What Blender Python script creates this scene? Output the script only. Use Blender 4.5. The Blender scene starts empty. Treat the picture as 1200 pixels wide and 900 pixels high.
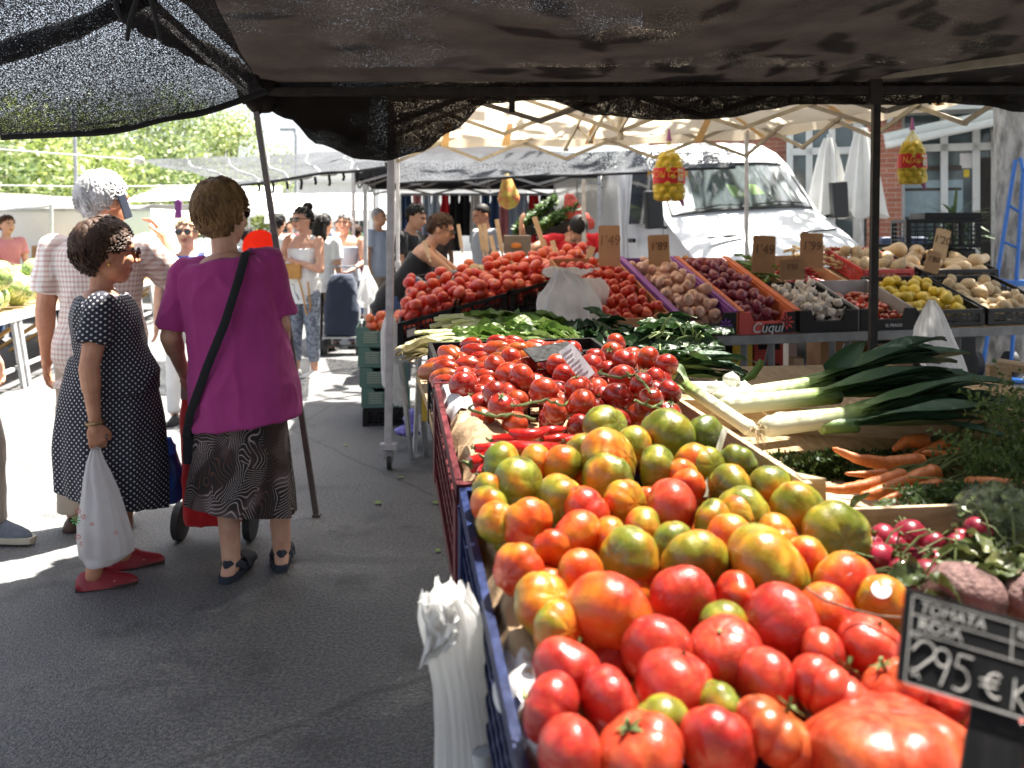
import bpy, bmesh, math, random
import numpy as np
from mathutils import Vector, Matrix, Euler, noise

random.seed(7)
rng = random.Random(7)
SC = bpy.context.scene
COL = SC.collection
R = math.radians
F = 1050.0
V = Vector


def P(x, y, d):
    """world point seen at photo pixel (x, y) at a depth of d metres"""
    return V(((x - 600) / F * d, d, 1.4 - (y - 272) / F * d))


def PZ(x, y, z):
    return P(x, y, F * (1.4 - z) / (y - 272))


def sv(y):
    return F * 1.4 / (y - 272)


# ------------------------------------------------------------------ mesh builder
class MB:
    def __init__(s):
        s.v = []
        s.f = []
        s.m = []
        s.uv = None

    def add(s, vs, fs, mi=0):
        o = len(s.v)
        s.v.extend([tuple(p) for p in vs])
        for f in fs:
            s.f.append(tuple(i + o for i in f))
            s.m.append(mi)

    def box(s, c, size, rot=None, mi=0, taper=1.0):
        hx, hy, hz = [k / 2 for k in size]
        vs = []
        for z in (-1, 1):
            t = taper if z > 0 else 1
            for x, y in ((-1, -1), (1, -1), (1, 1), (-1, 1)):
                p = V((x * hx * t, y * hy * t, z * hz))
                if rot is not None:
                    p = rot @ p
                vs.append(p + V(c))
        s.add(vs, [(3, 2, 1, 0), (4, 5, 6, 7), (0, 1, 5, 4), (1, 2, 6, 5), (2, 3, 7, 6), (3, 0, 4, 7)], mi)

    def bar(s, p, q, w, h=None, mi=0, up=V((0, 0, 1))):
        p, q = V(p), V(q)
        h = h or w
        d = q - p
        L = d.length
        if L < 1e-6:
            return
        d.normalize()
        x = d.cross(up)
        if x.length < 1e-4:
            x = d.cross(V((0, 1, 0)))
        x.normalize()
        z = x.cross(d).normalized()
        rot = Matrix((x, d, z)).transposed()
        s.box((p + q) / 2, (w, L, h), rot, mi)

    def tube(s, pts, r, n=8, mi=0, flat=None, cap=True):
        """tube along points; r a number or list; flat=(sx, sy) scales the section"""
        pts = [V(p) for p in pts]
        k = len(pts)
        rs = r if isinstance(r, (list, tuple)) else [r] * k
        t0 = (pts[1] - pts[0]).normalized()
        a = t0.cross(V((0, 0, 1)))
        if a.length < 1e-3:
            a = t0.cross(V((0, 1, 0)))
        a.normalize()
        vs = []
        for i, p in enumerate(pts):
            t = pts[min(i + 1, k - 1)] - pts[max(i - 1, 0)]
            if t.length < 1e-9:
                t = t0
            t = t.normalized()
            a = (a - t * a.dot(t))
            if a.length < 1e-6:
                a = t.orthogonal()
            a.normalize()
            b = t.cross(a)
            for j in range(n):
                th = 2 * math.pi * j / n
                sx, sy = flat if flat else (1, 1)
                vs.append(p + a * (math.cos(th) * rs[i] * sx) + b * (math.sin(th) * rs[i] * sy))
        fs = []
        for i in range(k - 1):
            for j in range(n):
                j2 = (j + 1) % n
                fs.append((i * n + j, i * n + j2, (i + 1) * n + j2, (i + 1) * n + j))
        if cap:
            fs.append(tuple(reversed(range(n))))
            fs.append(tuple((k - 1) * n + j for j in range(n)))
        s.add(vs, fs, mi)

    def rcone(s, p, q, r1, r2, n=12, mi=0, k=4):
        """round cone: tapered limb with hemispherical ends"""
        p, q = V(p), V(q)
        d = q - p
        if d.length < 1e-6:
            d = V((0, 0, 1e-4))
        t = d.normalized()
        pts, rs = [], []
        for i in range(k + 1):
            a = math.pi / 2 * i / k
            pts.append(p - t * (r1 * math.cos(a)))
            rs.append(max(r1 * math.sin(a), 1e-4))
        for i in range(k + 1):
            a = math.pi / 2 * i / k
            pts.append(q + t * (r2 * math.sin(a)))
            rs.append(max(r2 * math.cos(a), 1e-4))
        s.tube(pts, rs, n, mi)

    def ellip(s, c, r, rot=None, nu=14, nv=9, mi=0):
        vs, fs = [], []
        for i in range(nv + 1):
            a = math.pi * i / nv
            for j in range(nu):
                b = 2 * math.pi * j / nu
                p = V((r[0] * math.sin(a) * math.cos(b), r[1] * math.sin(a) * math.sin(b), r[2] * math.cos(a)))
                if rot is not None:
                    p = rot @ p
                vs.append(p + V(c))
        for i in range(nv):
            for j in range(nu):
                j2 = (j + 1) % nu
                fs.append((i * nu + j, (i + 1) * nu + j, (i + 1) * nu + j2, i * nu + j2))
        s.add(vs, fs, mi)

    def loft(s, rings, mi=0, cap=True):
        n = len(rings[0])
        vs = [p for r in rings for p in r]
        fs = []
        for i in range(len(rings) - 1):
            for j in range(n):
                j2 = (j + 1) % n
                fs.append((i * n + j, i * n + j2, (i + 1) * n + j2, (i + 1) * n + j))
        if cap:
            fs.append(tuple(reversed(range(n))))
            fs.append(tuple((len(rings) - 1) * n + j for j in range(n)))
        s.add(vs, fs, mi)

    def grid(s, fn, nu, nv, mi=0, thick=0.0):
        """sheet fn(u, v); thick > 0 makes it a closed slab"""
        pts = [[V(fn(i / nu, j / nv)) for j in range(nv + 1)] for i in range(nu + 1)]
        o = len(s.v)
        w = nv + 1
        fs = [(i * w + j, (i + 1) * w + j, (i + 1) * w + j + 1, i * w + j + 1) for i in range(nu) for j in range(nv)]
        vs = [p for row in pts for p in row]
        if thick:
            nn = [V((0, 0, 0)) for _ in vs]
            for f in fs:
                a, b, c, d = [vs[i] for i in f]
                q = (c - a).cross(d - b)
                for i in f:
                    nn[i] = nn[i] + q
            low = [p - (q.normalized() if q.length > 0 else V((0, 0, 1))) * thick for p, q in zip(vs, nn)]
            k = len(vs)
            fs2 = [tuple(i + k for i in reversed(f)) for f in fs]
            rim = []
            edge = [i * w for i in range(nu + 1)] + [nu * w + j for j in range(1, nv + 1)] \
                + [i * w + nv for i in range(nu - 1, -1, -1)] + [j for j in range(nv - 1, 0, -1)]
            for a, b in zip(edge, edge[1:] + edge[:1]):
                rim.append((b, a, a + k, b + k))
            s.add(vs + low, fs + fs2 + rim, mi)
        else:
            s.add(vs, fs, mi)

    def prism(s, poly, z0, z1, M=None, mi=0):
        """outline poly [(x, y)] extruded from z0 to z1 in the frame M"""
        n = len(poly)
        vs = [V((x, y, z0)) for x, y in poly] + [V((x, y, z1)) for x, y in poly]
        if M is not None:
            vs = [M @ p for p in vs]
        s.add(vs, [tuple(reversed(range(n))), tuple(range(n, 2 * n))]
              + [(i, (i + 1) % n, n + (i + 1) % n, n + i) for i in range(n)], mi)

    def xf(s, M):
        s.v = [tuple(M @ V(p)) for p in s.v]
        return s

    def mesh(s, name, mats, smooth=True, bevel=0, recalc=True):
        me = bpy.data.meshes.new(name)
        me.from_pydata(s.v, [], s.f)
        if not isinstance(mats, (list, tuple)):
            mats = [mats]
        for m in mats:
            me.materials.append(m)
        me.polygons.foreach_set('material_index', s.m)
        if bevel or recalc:
            bm = bmesh.new()
            bm.from_mesh(me)
            if recalc:
                bmesh.ops.recalc_face_normals(bm, faces=bm.faces)
            if bevel:
                ed = [e for e in bm.edges if len(e.link_faces) == 2 and e.calc_face_angle(0) > 0.6]
                bmesh.ops.bevel(bm, geom=ed, offset=bevel, segments=2, affect='EDGES', profile=0.6, clamp_overlap=True)
            bm.to_mesh(me)
            bm.free()
        me.polygons.foreach_set('use_smooth', [smooth] * len(me.polygons))
        if smooth:
            try:
                me.set_sharp_from_angle(angle=R(50))
            except Exception:
                pass
        me.update()
        return me


ROOT = {}


def props(o, label=None, cat=None, group=None, kind=None):
    if label:
        o['label'] = label
    if cat:
        o['category'] = cat
    if group:
        o['group'] = group
    if kind:
        o['kind'] = kind
    return o


def thing(name, label, cat, loc=(0, 0, 0), rotz=0.0, group=None):
    o = bpy.data.objects.new(name, None)
    o.empty_display_size = 0.1
    COL.objects.link(o)
    o.location = loc
    o.rotation_euler = (0, 0, rotz)
    ROOT[o] = Matrix.Translation(V(loc)) @ Matrix.Rotation(rotz, 4, 'Z')
    return props(o, label, cat, group)


def part(name, mb, mats, parent, smooth=True, bevel=0, world=True, label=None):
    """a child mesh; world=True means the builder's coordinates are world coordinates"""
    me = mb if isinstance(mb, bpy.types.Mesh) else mb.mesh(name, mats, smooth, bevel)
    if mats and not me.materials:
        me.materials.append(mats)
    M = ROOT[parent]
    if world:
        me.transform(M.inverted())
    o = bpy.data.objects.new(name, me)
    COL.objects.link(o)
    o.parent = parent
    ROOT[o] = M
    if label:
        o['label'] = label
    return o


def single(name, mb, mats, label=None, cat=None, group=None, kind=None, smooth=True, bevel=0, origin=None):
    """a top-level thing that is one mesh; its origin goes to its base"""
    me = mb if isinstance(mb, bpy.types.Mesh) else mb.mesh(name, mats, smooth, bevel)
    if mats and not me.materials:
        me.materials.append(mats)
    if origin is None:
        co = np.empty(len(me.vertices) * 3)
        me.vertices.foreach_get('co', co)
        co = co.reshape(-1, 3)
        lo, hi = co.min(0), co.max(0)
        origin = V(((lo[0] + hi[0]) / 2, (lo[1] + hi[1]) / 2, lo[2]))
    origin = V(origin)
    me.transform(Matrix.Translation(-origin))
    o = bpy.data.objects.new(name, me)
    COL.objects.link(o)
    o.location = origin
    ROOT[o] = Matrix.Translation(origin)
    return props(o, label, cat, group, kind)


def inst(name, me, loc, rot=(0, 0, 0), scale=(1, 1, 1), label=None, cat=None, group=None, color=None, parent=None):
    o = bpy.data.objects.new(name, me)
    COL.objects.link(o)
    o.location = loc
    o.rotation_euler = rot
    o.scale = scale if isinstance(scale, (tuple, list, Vector)) else (scale,) * 3
    if color:
        o.color = color
    if parent:
        o.parent = parent
    return props(o, label, cat, group)


def copy_thing(o, loc=None, rotz=None, label=None, group=None):
    c = o.copy()
    COL.objects.link(c)
    for ch in list(o.children):
        d = ch.copy()
        COL.objects.link(d)
        d.parent = c
        for g in list(ch.children):
            e = g.copy()
            COL.objects.link(e)
            e.parent = d
    if loc is not None:
        c.location = loc
    if rotz is not None:
        c.rotation_euler = (0, 0, rotz)
    if label:
        c['label'] = label
    if group:
        c['group'] = group
    return c


def voxel(mb, size, smooth=2, factor=0.5, wrinkle=None):
    """melt overlapping solids into one continuous surface"""
    me = mb.mesh('tmp', [], True, 0, True)
    o = bpy.data.objects.new('tmp', me)
    COL.objects.link(o)
    m = o.modifiers.new('r', 'REMESH')
    m.mode = 'VOXEL'
    m.voxel_size = size
    if smooth:
        m = o.modifiers.new('s', 'SMOOTH')
        m.factor = factor
        m.iterations = smooth
    bpy.context.view_layer.update()
    dg = bpy.context.evaluated_depsgraph_get()
    out = bpy.data.meshes.new_from_object(o.evaluated_get(dg))
    bpy.data.objects.remove(o)
    bpy.data.meshes.remove(me)
    if wrinkle:
        amp, sc = wrinkle[0], wrinkle[1]
        nrm = [v.normal.copy() for v in out.vertices]
        for v, nn in zip(out.vertices, nrm):
            c = v.co
            q = V((c.x * sc, c.y * sc, c.z * sc * 0.6))
            h = noise.noise(q) + 0.5 * noise.noise(q * 2.1 + V((3, 1, 7)))
            h = (1 - abs(h)) ** 3 - 0.4
            v.co = c + nn * (amp * h)
    out.polygons.foreach_set('use_smooth', [True] * len(out.polygons))
    out.update()
    return out


def text_mb(body, size, M, extrude=0.0006, mi=0, mb=None, align='CENTER', shear=0, squash=1.0):
    """lettering as mesh in the frame M (x right, y up, z out)"""
    cu = bpy.data.curves.new('t', 'FONT')
    cu.body = body
    cu.size = size
    cu.align_x = align
    cu.align_y = 'CENTER'
    cu.extrude = extrude
    cu.resolution_u = 3
    cu.shear = shear
    o = bpy.data.objects.new('t', cu)
    COL.objects.link(o)
    bpy.context.view_layer.update()
    dg = bpy.context.evaluated_depsgraph_get()
    me = bpy.data.meshes.new_from_object(o.evaluated_get(dg))
    vs = [M @ V((v.co.x * squash, v.co.y, v.co.z)) for v in me.vertices]
    fs = [tuple(p.vertices) for p in me.polygons]
    bpy.data.objects.remove(o)
    bpy.data.curves.remove(cu)
    bpy.data.meshes.remove(me)
    mb = mb or MB()
    mb.add(vs, fs, mi)
    return mb


def frame(o, x, z):
    """4x4 with origin o, x axis x and z axis as close to z as it can be"""
    x = V(x).normalized()
    y = V(z).cross(x).normalized()
    z = x.cross(y)
    M = Matrix((x, y, z)).transposed().to_4x4()
    M.translation = V(o)
    return M


def stroke(mb, pts, r, M, mi=0):
    """a chalk or marker stroke through 2-D points of the frame M"""
    mb.tube([M @ V((x, y, 0)) for x, y in pts], r, 5, mi, flat=(1, 1))


# ------------------------------------------------------------------ materials
MAT = {}


class NT:
    def __init__(s, name):
        s.m = bpy.data.materials.new(name)
        s.m.use_nodes = True
        s.t = s.m.node_tree
        s.b = s.t.nodes['Principled BSDF']
        s.out = s.t.nodes['Material Output']

    def n(s, typ, ins=None, **kw):
        nd = s.t.nodes.new('ShaderNode' + typ)
        for k, v in kw.items():
            setattr(nd, k, v)
        for k, v in (ins or {}).items():
            s.set(nd.inputs[k], v)
        return nd

    def set(s, sock, v):
        if isinstance(v, bpy.types.NodeSocket):
            s.t.links.new(v, sock)
        elif isinstance(v, bpy.types.Node):
            s.t.links.new(v.outputs[0], sock)
        else:
            sock.default_value = v

    def p(s, **kw):
        for k, v in kw.items():
            s.set(s.b.inputs[k.replace('_', ' ')], v)

    def co(s, kind='Object'):
        return s.n('TexCoord').outputs[kind]

    def noise(s, vec, scale, detail=3, rough=0.55, dist=0):
        return s.n('TexNoise', {'Vector': vec, 'Scale': scale, 'Detail': detail, 'Roughness': rough, 'Distortion': dist}).outputs['Fac']

    def ramp(s, fac, stops, interp='LINEAR'):
        nd = s.n('ValToRGB', {'Fac': fac})
        cr = nd.color_ramp
        cr.interpolation = interp
        while len(cr.elements) < len(stops):
            cr.elements.new(0.5)
        for e, (p, c) in zip(cr.elements, stops):
            e.position = p
            if not isinstance(c, (tuple, list)):
                c = (c, c, c)
            e.color = (*c[:3], 1)
        return nd.outputs['Color']

    def mix(s, fac, a, b, blend='MIX'):
        nd = s.n('Mix', data_type='RGBA', blend_type=blend)
        s.set(nd.inputs[0], fac)
        for i, c in ((6, a), (7, b)):
            if isinstance(c, (tuple, list)):
                c = (*c[:3], 1)
            s.set(nd.inputs[i], c)
        return nd.outputs[2]

    def math(s, op, a, b=0.0, c=0.0):
        nd = s.n('Math', operation=op)
        s.set(nd.inputs[0], a)
        s.set(nd.inputs[1], b)
        s.set(nd.inputs[2], c)
        return nd.outputs[0]

    def bump(s, h, strength=0.3, dist=0.005):
        s.p(Normal=s.n('Bump', {'Height': h, 'Strength': strength, 'Distance': dist}).outputs[0])


def mat(name, c, c2=None, rough=0.6, scale=12.0, detail=4, bump=0.0, bscale=None, bdist=0.004, metal=0.0, spec=0.5,
        coat=0.0, stretch=None, sss=0.0, coords='Object', lo=0.35, hi=0.65, rvar=0.0, objvar=0.0, trans=0.0):
    """a surface with blotchy variation between c and c2 and a fine bump"""
    if name in MAT:
        return MAT[name]
    t = NT(name)
    co = t.co(coords)
    if stretch:
        co = t.n('Mapping', {'Vector': co, 'Scale': stretch}).outputs[0]
    c2 = c2 or tuple(k * 0.8 for k in c)
    f = t.noise(co, scale, detail)
    col = t.ramp(f, [(lo, c2), (hi, c)])
    if objvar:
        rnd = t.n('ObjectInfo').outputs['Random']
        col = t.mix(1.0, col, t.ramp(rnd, [(0, 1 - objvar), (1, 1 + objvar * 0.0)]), 'MULTIPLY')
    t.p(Base_Color=col, Roughness=rough, Metallic=metal, Coat_Weight=coat)
    t.b.inputs['Specular IOR Level'].default_value = spec
    if rvar:
        t.p(Roughness=t.math('ADD', rough - rvar / 2, t.math('MULTIPLY', t.noise(co, scale * 2.3, 4), rvar)))
    if bump:
        t.bump(t.noise(co, bscale or scale * 4, 5), bump, bdist)
    if sss:
        t.p(Subsurface_Weight=sss, Subsurface_Scale=0.01)
        t.b.inputs['Subsurface Radius'].default_value = (1, 0.4, 0.2)
    if trans:
        bs = t.n('BsdfTranslucent', {'Color': col})
        mx = t.n('MixShader', {0: trans})
        t.t.links.new(t.b.outputs[0], mx.inputs[1])
        t.t.links.new(bs.outputs[0], mx.inputs[2])
        t.t.links.new(mx.outputs[0], t.out.inputs[0])
    MAT[name] = t.m
    return t.m


def holes(t, mask, shader=None):
    """cut see-through gaps where mask is 0 (a weave, a mesh)"""
    tr = t.n('BsdfTransparent')
    mx = t.n('MixShader', {0: mask})
    src = shader or t.b.outputs[0]
    t.t.links.new(tr.outputs[0], mx.inputs[1])
    t.t.links.new(src, mx.inputs[2])
    t.t.links.new(mx.outputs[0], t.out.inputs[0])


def flower(mb, M, r, mi=0):
    for k in range(8):
        a = k * math.pi / 4
        d = V((math.cos(a), math.sin(a), 0)); s = V((-d.y, d.x, 0))
        mb.add([M @ (d * r * .2), M @ (d * r * .65 + s * r * .14), M @ (d * r), M @ (d * r * .65 - s * r * .14)], [(0, 1, 2, 3)], mi)
    mb.add([M @ V((math.cos(k) * r * .14, math.sin(k) * r * .14, 0)) for k in [i * 1.0472 for i in range(6)]], [(0, 1, 2, 3, 4, 5)], mi)

# ------------------------------------------------------------------ world, sun, camera
SUN_EL, SUN_AZ = R(68), math.atan2(0.72, 0.7)
w = bpy.data.worlds.new('World')
SC.world = w
w.use_nodes = True
sky = w.node_tree.nodes.new('ShaderNodeTexSky')
sky.sky_type = 'NISHITA'
sky.sun_disc = False
sky.sun_elevation = SUN_EL
sky.sun_rotation = SUN_AZ
sky.dust_density = 4.0
sky.air_density = 1.0
bg = w.node_tree.nodes['Background']
hs_ = w.node_tree.nodes.new('ShaderNodeHueSaturation')
hs_.inputs['Saturation'].default_value = 0.55
w.node_tree.links.new(sky.outputs[0], hs_.inputs['Color'])
w.node_tree.links.new(hs_.outputs[0], bg.inputs[0])
bg.inputs[1].default_value = 0.058
sl = bpy.data.lights.new('sun', 'SUN')
sl.energy = 5.0
sl.angle = R(0.5)
sl.color = (1.0, 0.95, 0.86)
so = bpy.data.objects.new('sun', sl)
COL.objects.link(so)
sd = V((math.sin(SUN_AZ) * math.cos(SUN_EL), math.cos(SUN_AZ) * math.cos(SUN_EL), math.sin(SUN_EL)))
so.rotation_euler = sd.to_track_quat('Z', 'Y').to_euler()
so.location = (0, 0, 20)

cam = bpy.data.cameras.new('camera')
cam.sensor_width = 36
cam.lens = 36 * F / 1200
cam.shift_y = -178 / 1200
cam.clip_start = 0.05
cam.clip_end = 600
cam.dof.use_dof = True
cam.dof.focus_distance = 2.3
cam.dof.aperture_fstop = 5.0
co_ = bpy.data.objects.new('camera', cam)
COL.objects.link(co_)
co_.location = (0, 0, 1.4)
co_.rotation_euler = (R(90), 0, 0)
SC.camera = co_
SC.view_settings.view_transform = 'Standard'
SC.view_settings.look = 'None'
SC.view_settings.gamma = 1
SC.view_settings.exposure = 2.65
SC.cycles.max_bounces = 6
SC.cycles.transparent_max_bounces = 12
SC.cycles.sample_clamp_indirect = 8
SC.cycles.caustics_reflective = False
SC.cycles.caustics_refractive = False

# ------------------------------------------------------------------ shared materials
t = NT('asphalt')
co = t.co()
f1 = t.noise(co, 0.7, 5, 0.6)
f2 = t.noise(co, 75, 4, 0.8)
vor = t.n('TexVoronoi', {'Vector': co, 'Scale': 130.0}).outputs['Distance']
c1 = t.ramp(f1, [(0.3, (0.043, 0.045, 0.049)), (0.7, (0.094, 0.096, 0.099))])
c2 = t.mix(t.ramp(f2, [(0.44, 0.0), (0.58, 1.0)]), c1, (0.17, 0.168, 0.163))
stn = t.ramp(t.noise(co, 2.3, 6, 0.7), [(0.54, 0.0), (0.66, 1.0)])
c3 = t.mix(t.math('MULTIPLY', stn, 0.6), c2, (0.03, 0.03, 0.033))
crack = t.n('TexVoronoi', {'Vector': t.mix(0.06, co, t.n('TexNoise', {'Vector': co, 'Scale': 3.0}).outputs['Color']), 'Scale': 0.23},
            feature='DISTANCE_TO_EDGE').outputs['Distance']
c3 = t.mix(t.ramp(crack, [(0.0, 0.5), (0.0028, 0.0)]), c3, (0.02, 0.02, 0.02))
t.p(Base_Color=c3, Roughness=t.math('ADD', 0.45, t.math('MULTIPLY', f2, 0.35)))
t.bump(t.math('ADD', vor, t.math('MULTIPLY', f2, 0.7)), 0.7, 0.006)
ASPHALT = t.m

STEEL = mat('galvanised steel', (0.52, 0.53, 0.54), (0.36, 0.37, 0.38), 0.38, 9, 4, metal=0.75, rvar=0.2)
POLEM = mat('brown grey pole paint', (.15, .125, .115), (.09, .075, .07), .45, 20, 4)
DARKSTEEL = mat('dark painted steel', (.035, .028, .025), (.018, .015, .014), .55, 20, 4, spec=.3)
TUBE = mat('white enamel tube', (0.62, 0.62, 0.63), (0.45, 0.45, 0.45), 0.35, 14, 4, spec=0.5, rvar=0.2)
BEIGEBAR = mat('beige enamel bar', (0.36, 0.32, 0.25), (0.26, 0.23, 0.17), 0.45, 14, 3)
RUBBER = mat('black rubber', (0.025, 0.025, 0.027), None, 0.7, 30, 3, bump=0.2)
BLACKPL = mat('black plastic', (.010, .010, .011), (.006, .006, .007), .5, 25, 3, bump=.1, spec=.3, rvar=.15)
WOOD = mat('raw pine wood', (0.52, 0.36, 0.2), (0.36, 0.23, 0.11), 0.7, 6, 5, bump=0.25, stretch=(18, 2, 18))
PALEWOOD = mat('pale poplar plank', (0.60, 0.47, 0.31), (0.44, 0.32, 0.19), 0.72, 5, 6, bump=0.4, stretch=(3, 16, 22))
CARD = mat('brown cardboard', (0.40, 0.245, 0.13), (0.33, 0.19, 0.095), 0.85, 10, 4, bump=0.12)
CARDPALE = mat('pale cardboard stick', (0.55, 0.40, 0.26), (0.47, 0.33, 0.2), 0.85, 10, 4)
KRAFT = mat('kraft paper', (0.47, 0.33, 0.2), (0.40, 0.27, 0.15), 0.8, 8, 5, bump=0.5, bscale=30, bdist=0.01, trans=0.1)
WHITEPAPER = mat('white paper', (0.75, 0.73, 0.72), (0.66, 0.64, 0.63), 0.7, 8, 4, bump=0.2)
MARKER = mat('black marker ink', (0.02, 0.02, 0.025), None, 0.7)
BROWNINK = mat('brown marker ink', (0.10, 0.045, 0.02), None, 0.8)
CHALK = mat('chalk marking', (0.68, 0.66, 0.62), (0.45, 0.44, 0.42), 0.9, 60, 3)

def sheet_mat(name, c, c2, fac, hole=None, scale=4, rough=0.85, bump=0.3):
    t = NT(name)
    co = t.co()
    col = t.ramp(t.noise(co, scale, 5), [(0.35, c2), (0.65, c)])
    t.p(Base_Color=col, Roughness=rough)
    t.b.inputs['Specular IOR Level'].default_value = 0.2
    if bump:
        t.bump(t.noise(co, 28, 4), bump, 0.01)
    bs = t.n('BsdfTranslucent', {'Color': col})
    mx = t.n('MixShader', {0: fac})
    t.t.links.new(t.b.outputs[0], mx.inputs[1])
    t.t.links.new(bs.outputs[0], mx.inputs[2])
    if hole:
        sc, lo, hi, zone, stretch = hole
        c3 = t.n('Mapping', {'Vector': co, 'Scale': stretch}).outputs[0]
        h = t.ramp(t.noise(c3, sc, 3, 0.7), [(lo, 1.0), (hi, 0.0)])
        if zone:
            z = t.ramp(t.noise(co, zone[0], 3), [(zone[1], 0.0), (zone[2], 1.0)])
            h = t.math('SUBTRACT', 1.0, t.math('MULTIPLY', t.math('SUBTRACT', 1.0, h), z))
        holes(t, h, mx.outputs[0])
    else:
        t.t.links.new(mx.outputs[0], t.out.inputs[0])
    return t.m


NETDENSE = sheet_mat('dense brown shade cloth', (0.023, 0.018, 0.0155), (0.012, 0.0095, 0.0085), 0.17,
                     (210, 0.60, 0.68, (1.3, 0.45, 0.7), (1.6, 0.5, 1)), bump=0.35)
NETLOOSE = sheet_mat('loose black shade net', (0.016, 0.016, 0.019), (0.009, 0.009, 0.011), 0.12,
                     (240, 0.525, 0.62, (1.6, 0.2, 0.62), (1.0, 0.6, 1)), bump=0.5)
NETFAR = sheet_mat('grey shade net', (0.085, 0.09, 0.10), (0.05, 0.053, 0.06), 0.25,
                   (60, 0.52, 0.62, None, (1.0, 0.6, 1)), bump=0.5)
BEIGECLOTH = sheet_mat('beige gazebo cloth', (0.72, 0.63, 0.49), (0.66, 0.57, 0.43), 0.42, bump=0.15)
ORANGECLOTH = sheet_mat('orange faded patch cloth', (0.75, 0.48, 0.2), (0.72, 0.5, 0.25), 0.2, bump=0.1)
BLACKCLOTH = sheet_mat('black gazebo cloth', (0.028, 0.028, 0.032), (0.02, 0.02, 0.023), 0.05)
GREYCLOTH = sheet_mat('grey canvas awning', (0.26, 0.25, 0.235), (0.18, 0.175, 0.165), 0.35)
WHITECLOTH = sheet_mat('white canvas', (0.8, 0.8, 0.79), (0.72, 0.72, 0.71), 0.35)
BAGWHITE = sheet_mat('thin white plastic film', (0.80, 0.80, 0.80), (0.70, 0.70, 0.71), 0.55, rough=0.3, bump=0.9)
nt_ = BAGWHITE.node_tree
mo_ = nt_.nodes['Material Output']; src_ = mo_.inputs[0].links[0].from_socket
tr_ = nt_.nodes.new('ShaderNodeBsdfTransparent'); mx_ = nt_.nodes.new('ShaderNodeMixShader'); mx_.inputs[0].default_value = .74
nt_.links.new(tr_.outputs[0], mx_.inputs[1]); nt_.links.new(src_, mx_.inputs[2]); nt_.links.new(mx_.outputs[0], mo_.inputs[0])

# ------------------------------------------------------------------ ground
mb = MB()
def gnd(u, v):
    return (-150 + 300 * u, -8 + 230 * v, 0)
mb.grid(gnd, 30, 30)
o = single('street', mb, ASPHALT, kind='structure', origin=(0, 0, 0))
# leaf litter and scraps of paper on the asphalt
LEAFBIT = mat('dropped green leaf', (0.2, 0.3, 0.05), None, 0.6)
lm = MB()
lm.grid(lambda u, v: ((u - .5) * .03, (v - .5) * .05 * math.sin(math.pi * (u * .8 + .1)), .004 + .006 * abs(v - .5)), 4, 4)
LM = lm.mesh('leaf', LEAFBIT)
for i, (x, y) in enumerate([(513, 646), (512, 590), (405, 522), (397, 402), (470, 560), (443, 590)]):
    p = PZ(x, y, 0.004)
    inst('fallen_leaf', LM, p, (0, 0, i * 1.3), 0.8 + 0.3 * (i % 2), 'small green leaf scrap dropped on the asphalt aisle',
         'leaf', 'leaf scraps on the asphalt')

# ------------------------------------------------------------------ main canopy over the camera (dark shade cloth on a steel frame)
root = thing('stall_canopy', 'dark brown shade cloth canopy on a thin steel frame right overhead', 'canopy', (-1.0, 4.4, 0))
PL0, PL1 = P(371, 606, 4.41), P(297, 108, 4.4)
PR0, PR1 = V((1.76, 4.4, 0)), P(1027, 96, 4.4)
mb = MB(); mb.bar(PL0, PL1, 0.027, 0.027); mb.box(PL0 + V((0, 0, .012)), (.04, .04, .012))
part('pole', mb, POLEM, root, False, .003, label='dark thin pole leaning behind the woman in purple')
mb = MB(); mb.bar(PR0, PR1, 0.036, 0.036); mb.box(PR0 + V((0, 0, .01)), (.08, .08, .012)); mb.box(PR1 + V((-.01, 0, -.05)), (.06, .06, .12))
part('pole', mb, DARKSTEEL, root, False, .003)
zb = PL1.z
mb = MB(); mb.bar(V((-1.27, 4.4, zb)), V((4.5, 4.4, zb + .015)), 0.04, 0.04)
mb.box(V((-.0, 4.4, zb - .055)), (.03, .03, .09)); mb.box(V((.4, 4.4, zb - .03)), (.05, .04, .04))
part('front_beam', mb, DARKSTEEL, root, False, .003)
mb = MB(); mb.bar(V((-1.27, 4.4, zb - .02)), V((-1.19, 2.2, zb + .14)), 0.035, 0.035)
part('side_beam', mb, STEEL, root, False, .003)
mb = MB(); mb.bar(PR1 + V((0.02, -.03, .03)), V((2.75, 3.3, zb + .06)), 0.045, 0.045)
part('side_beam', mb, BEIGEBAR, root, False, .003)
mb = MB()
def roofz(x, y):
    # sagging cloth, resting on the beams
    k = max(0, (4.4 - y))
    if y > 4.4:
        return zb + 0.05 + .22 * (y - 4.4)  # unseen stretch past the beam, added to keep the aisle in shade
    s = 0.05 * math.sin((x + 1.2) * 1.1) ** 2 * min(1, k) - .05 * math.exp(-((x + .6) ** 2 + (y - 3.3) ** 2) / .35)
    return zb + 0.05 + 0.13 * (1 - math.exp(-k * 1.1)) - s + 0.018 * noise.noise(V((x * 2.2, y * 2.2, 1))) + 0.008 * noise.noise(V((x * 7, y * 3, 4)))
mb.grid(lambda u, v: (-1.22 + 5.9 * v, 5.25 - 9.45 * u, roofz(-1.22 + 5.9 * v, 5.25 - 9.45 * u)), 90, 70)
NETSUN = sheet_mat('worn see-through shade cloth', (0.017, 0.0135, 0.012), (0.009, 0.0075, 0.007), 0.1, (190, 0.462, 0.567, None, (1, 1, 1)))  # unseen thin panel, added to let sun through onto the near tomatoes
def sun_gap(f):
    c = sum((V(mb.v[i]) for i in f), V((0, 0, 0))) / 4
    return -.02 < c.x < 1.0 and .2 < c.y < 2.9
wf = [f for f in mb.f if sun_gap(f)]
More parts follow.
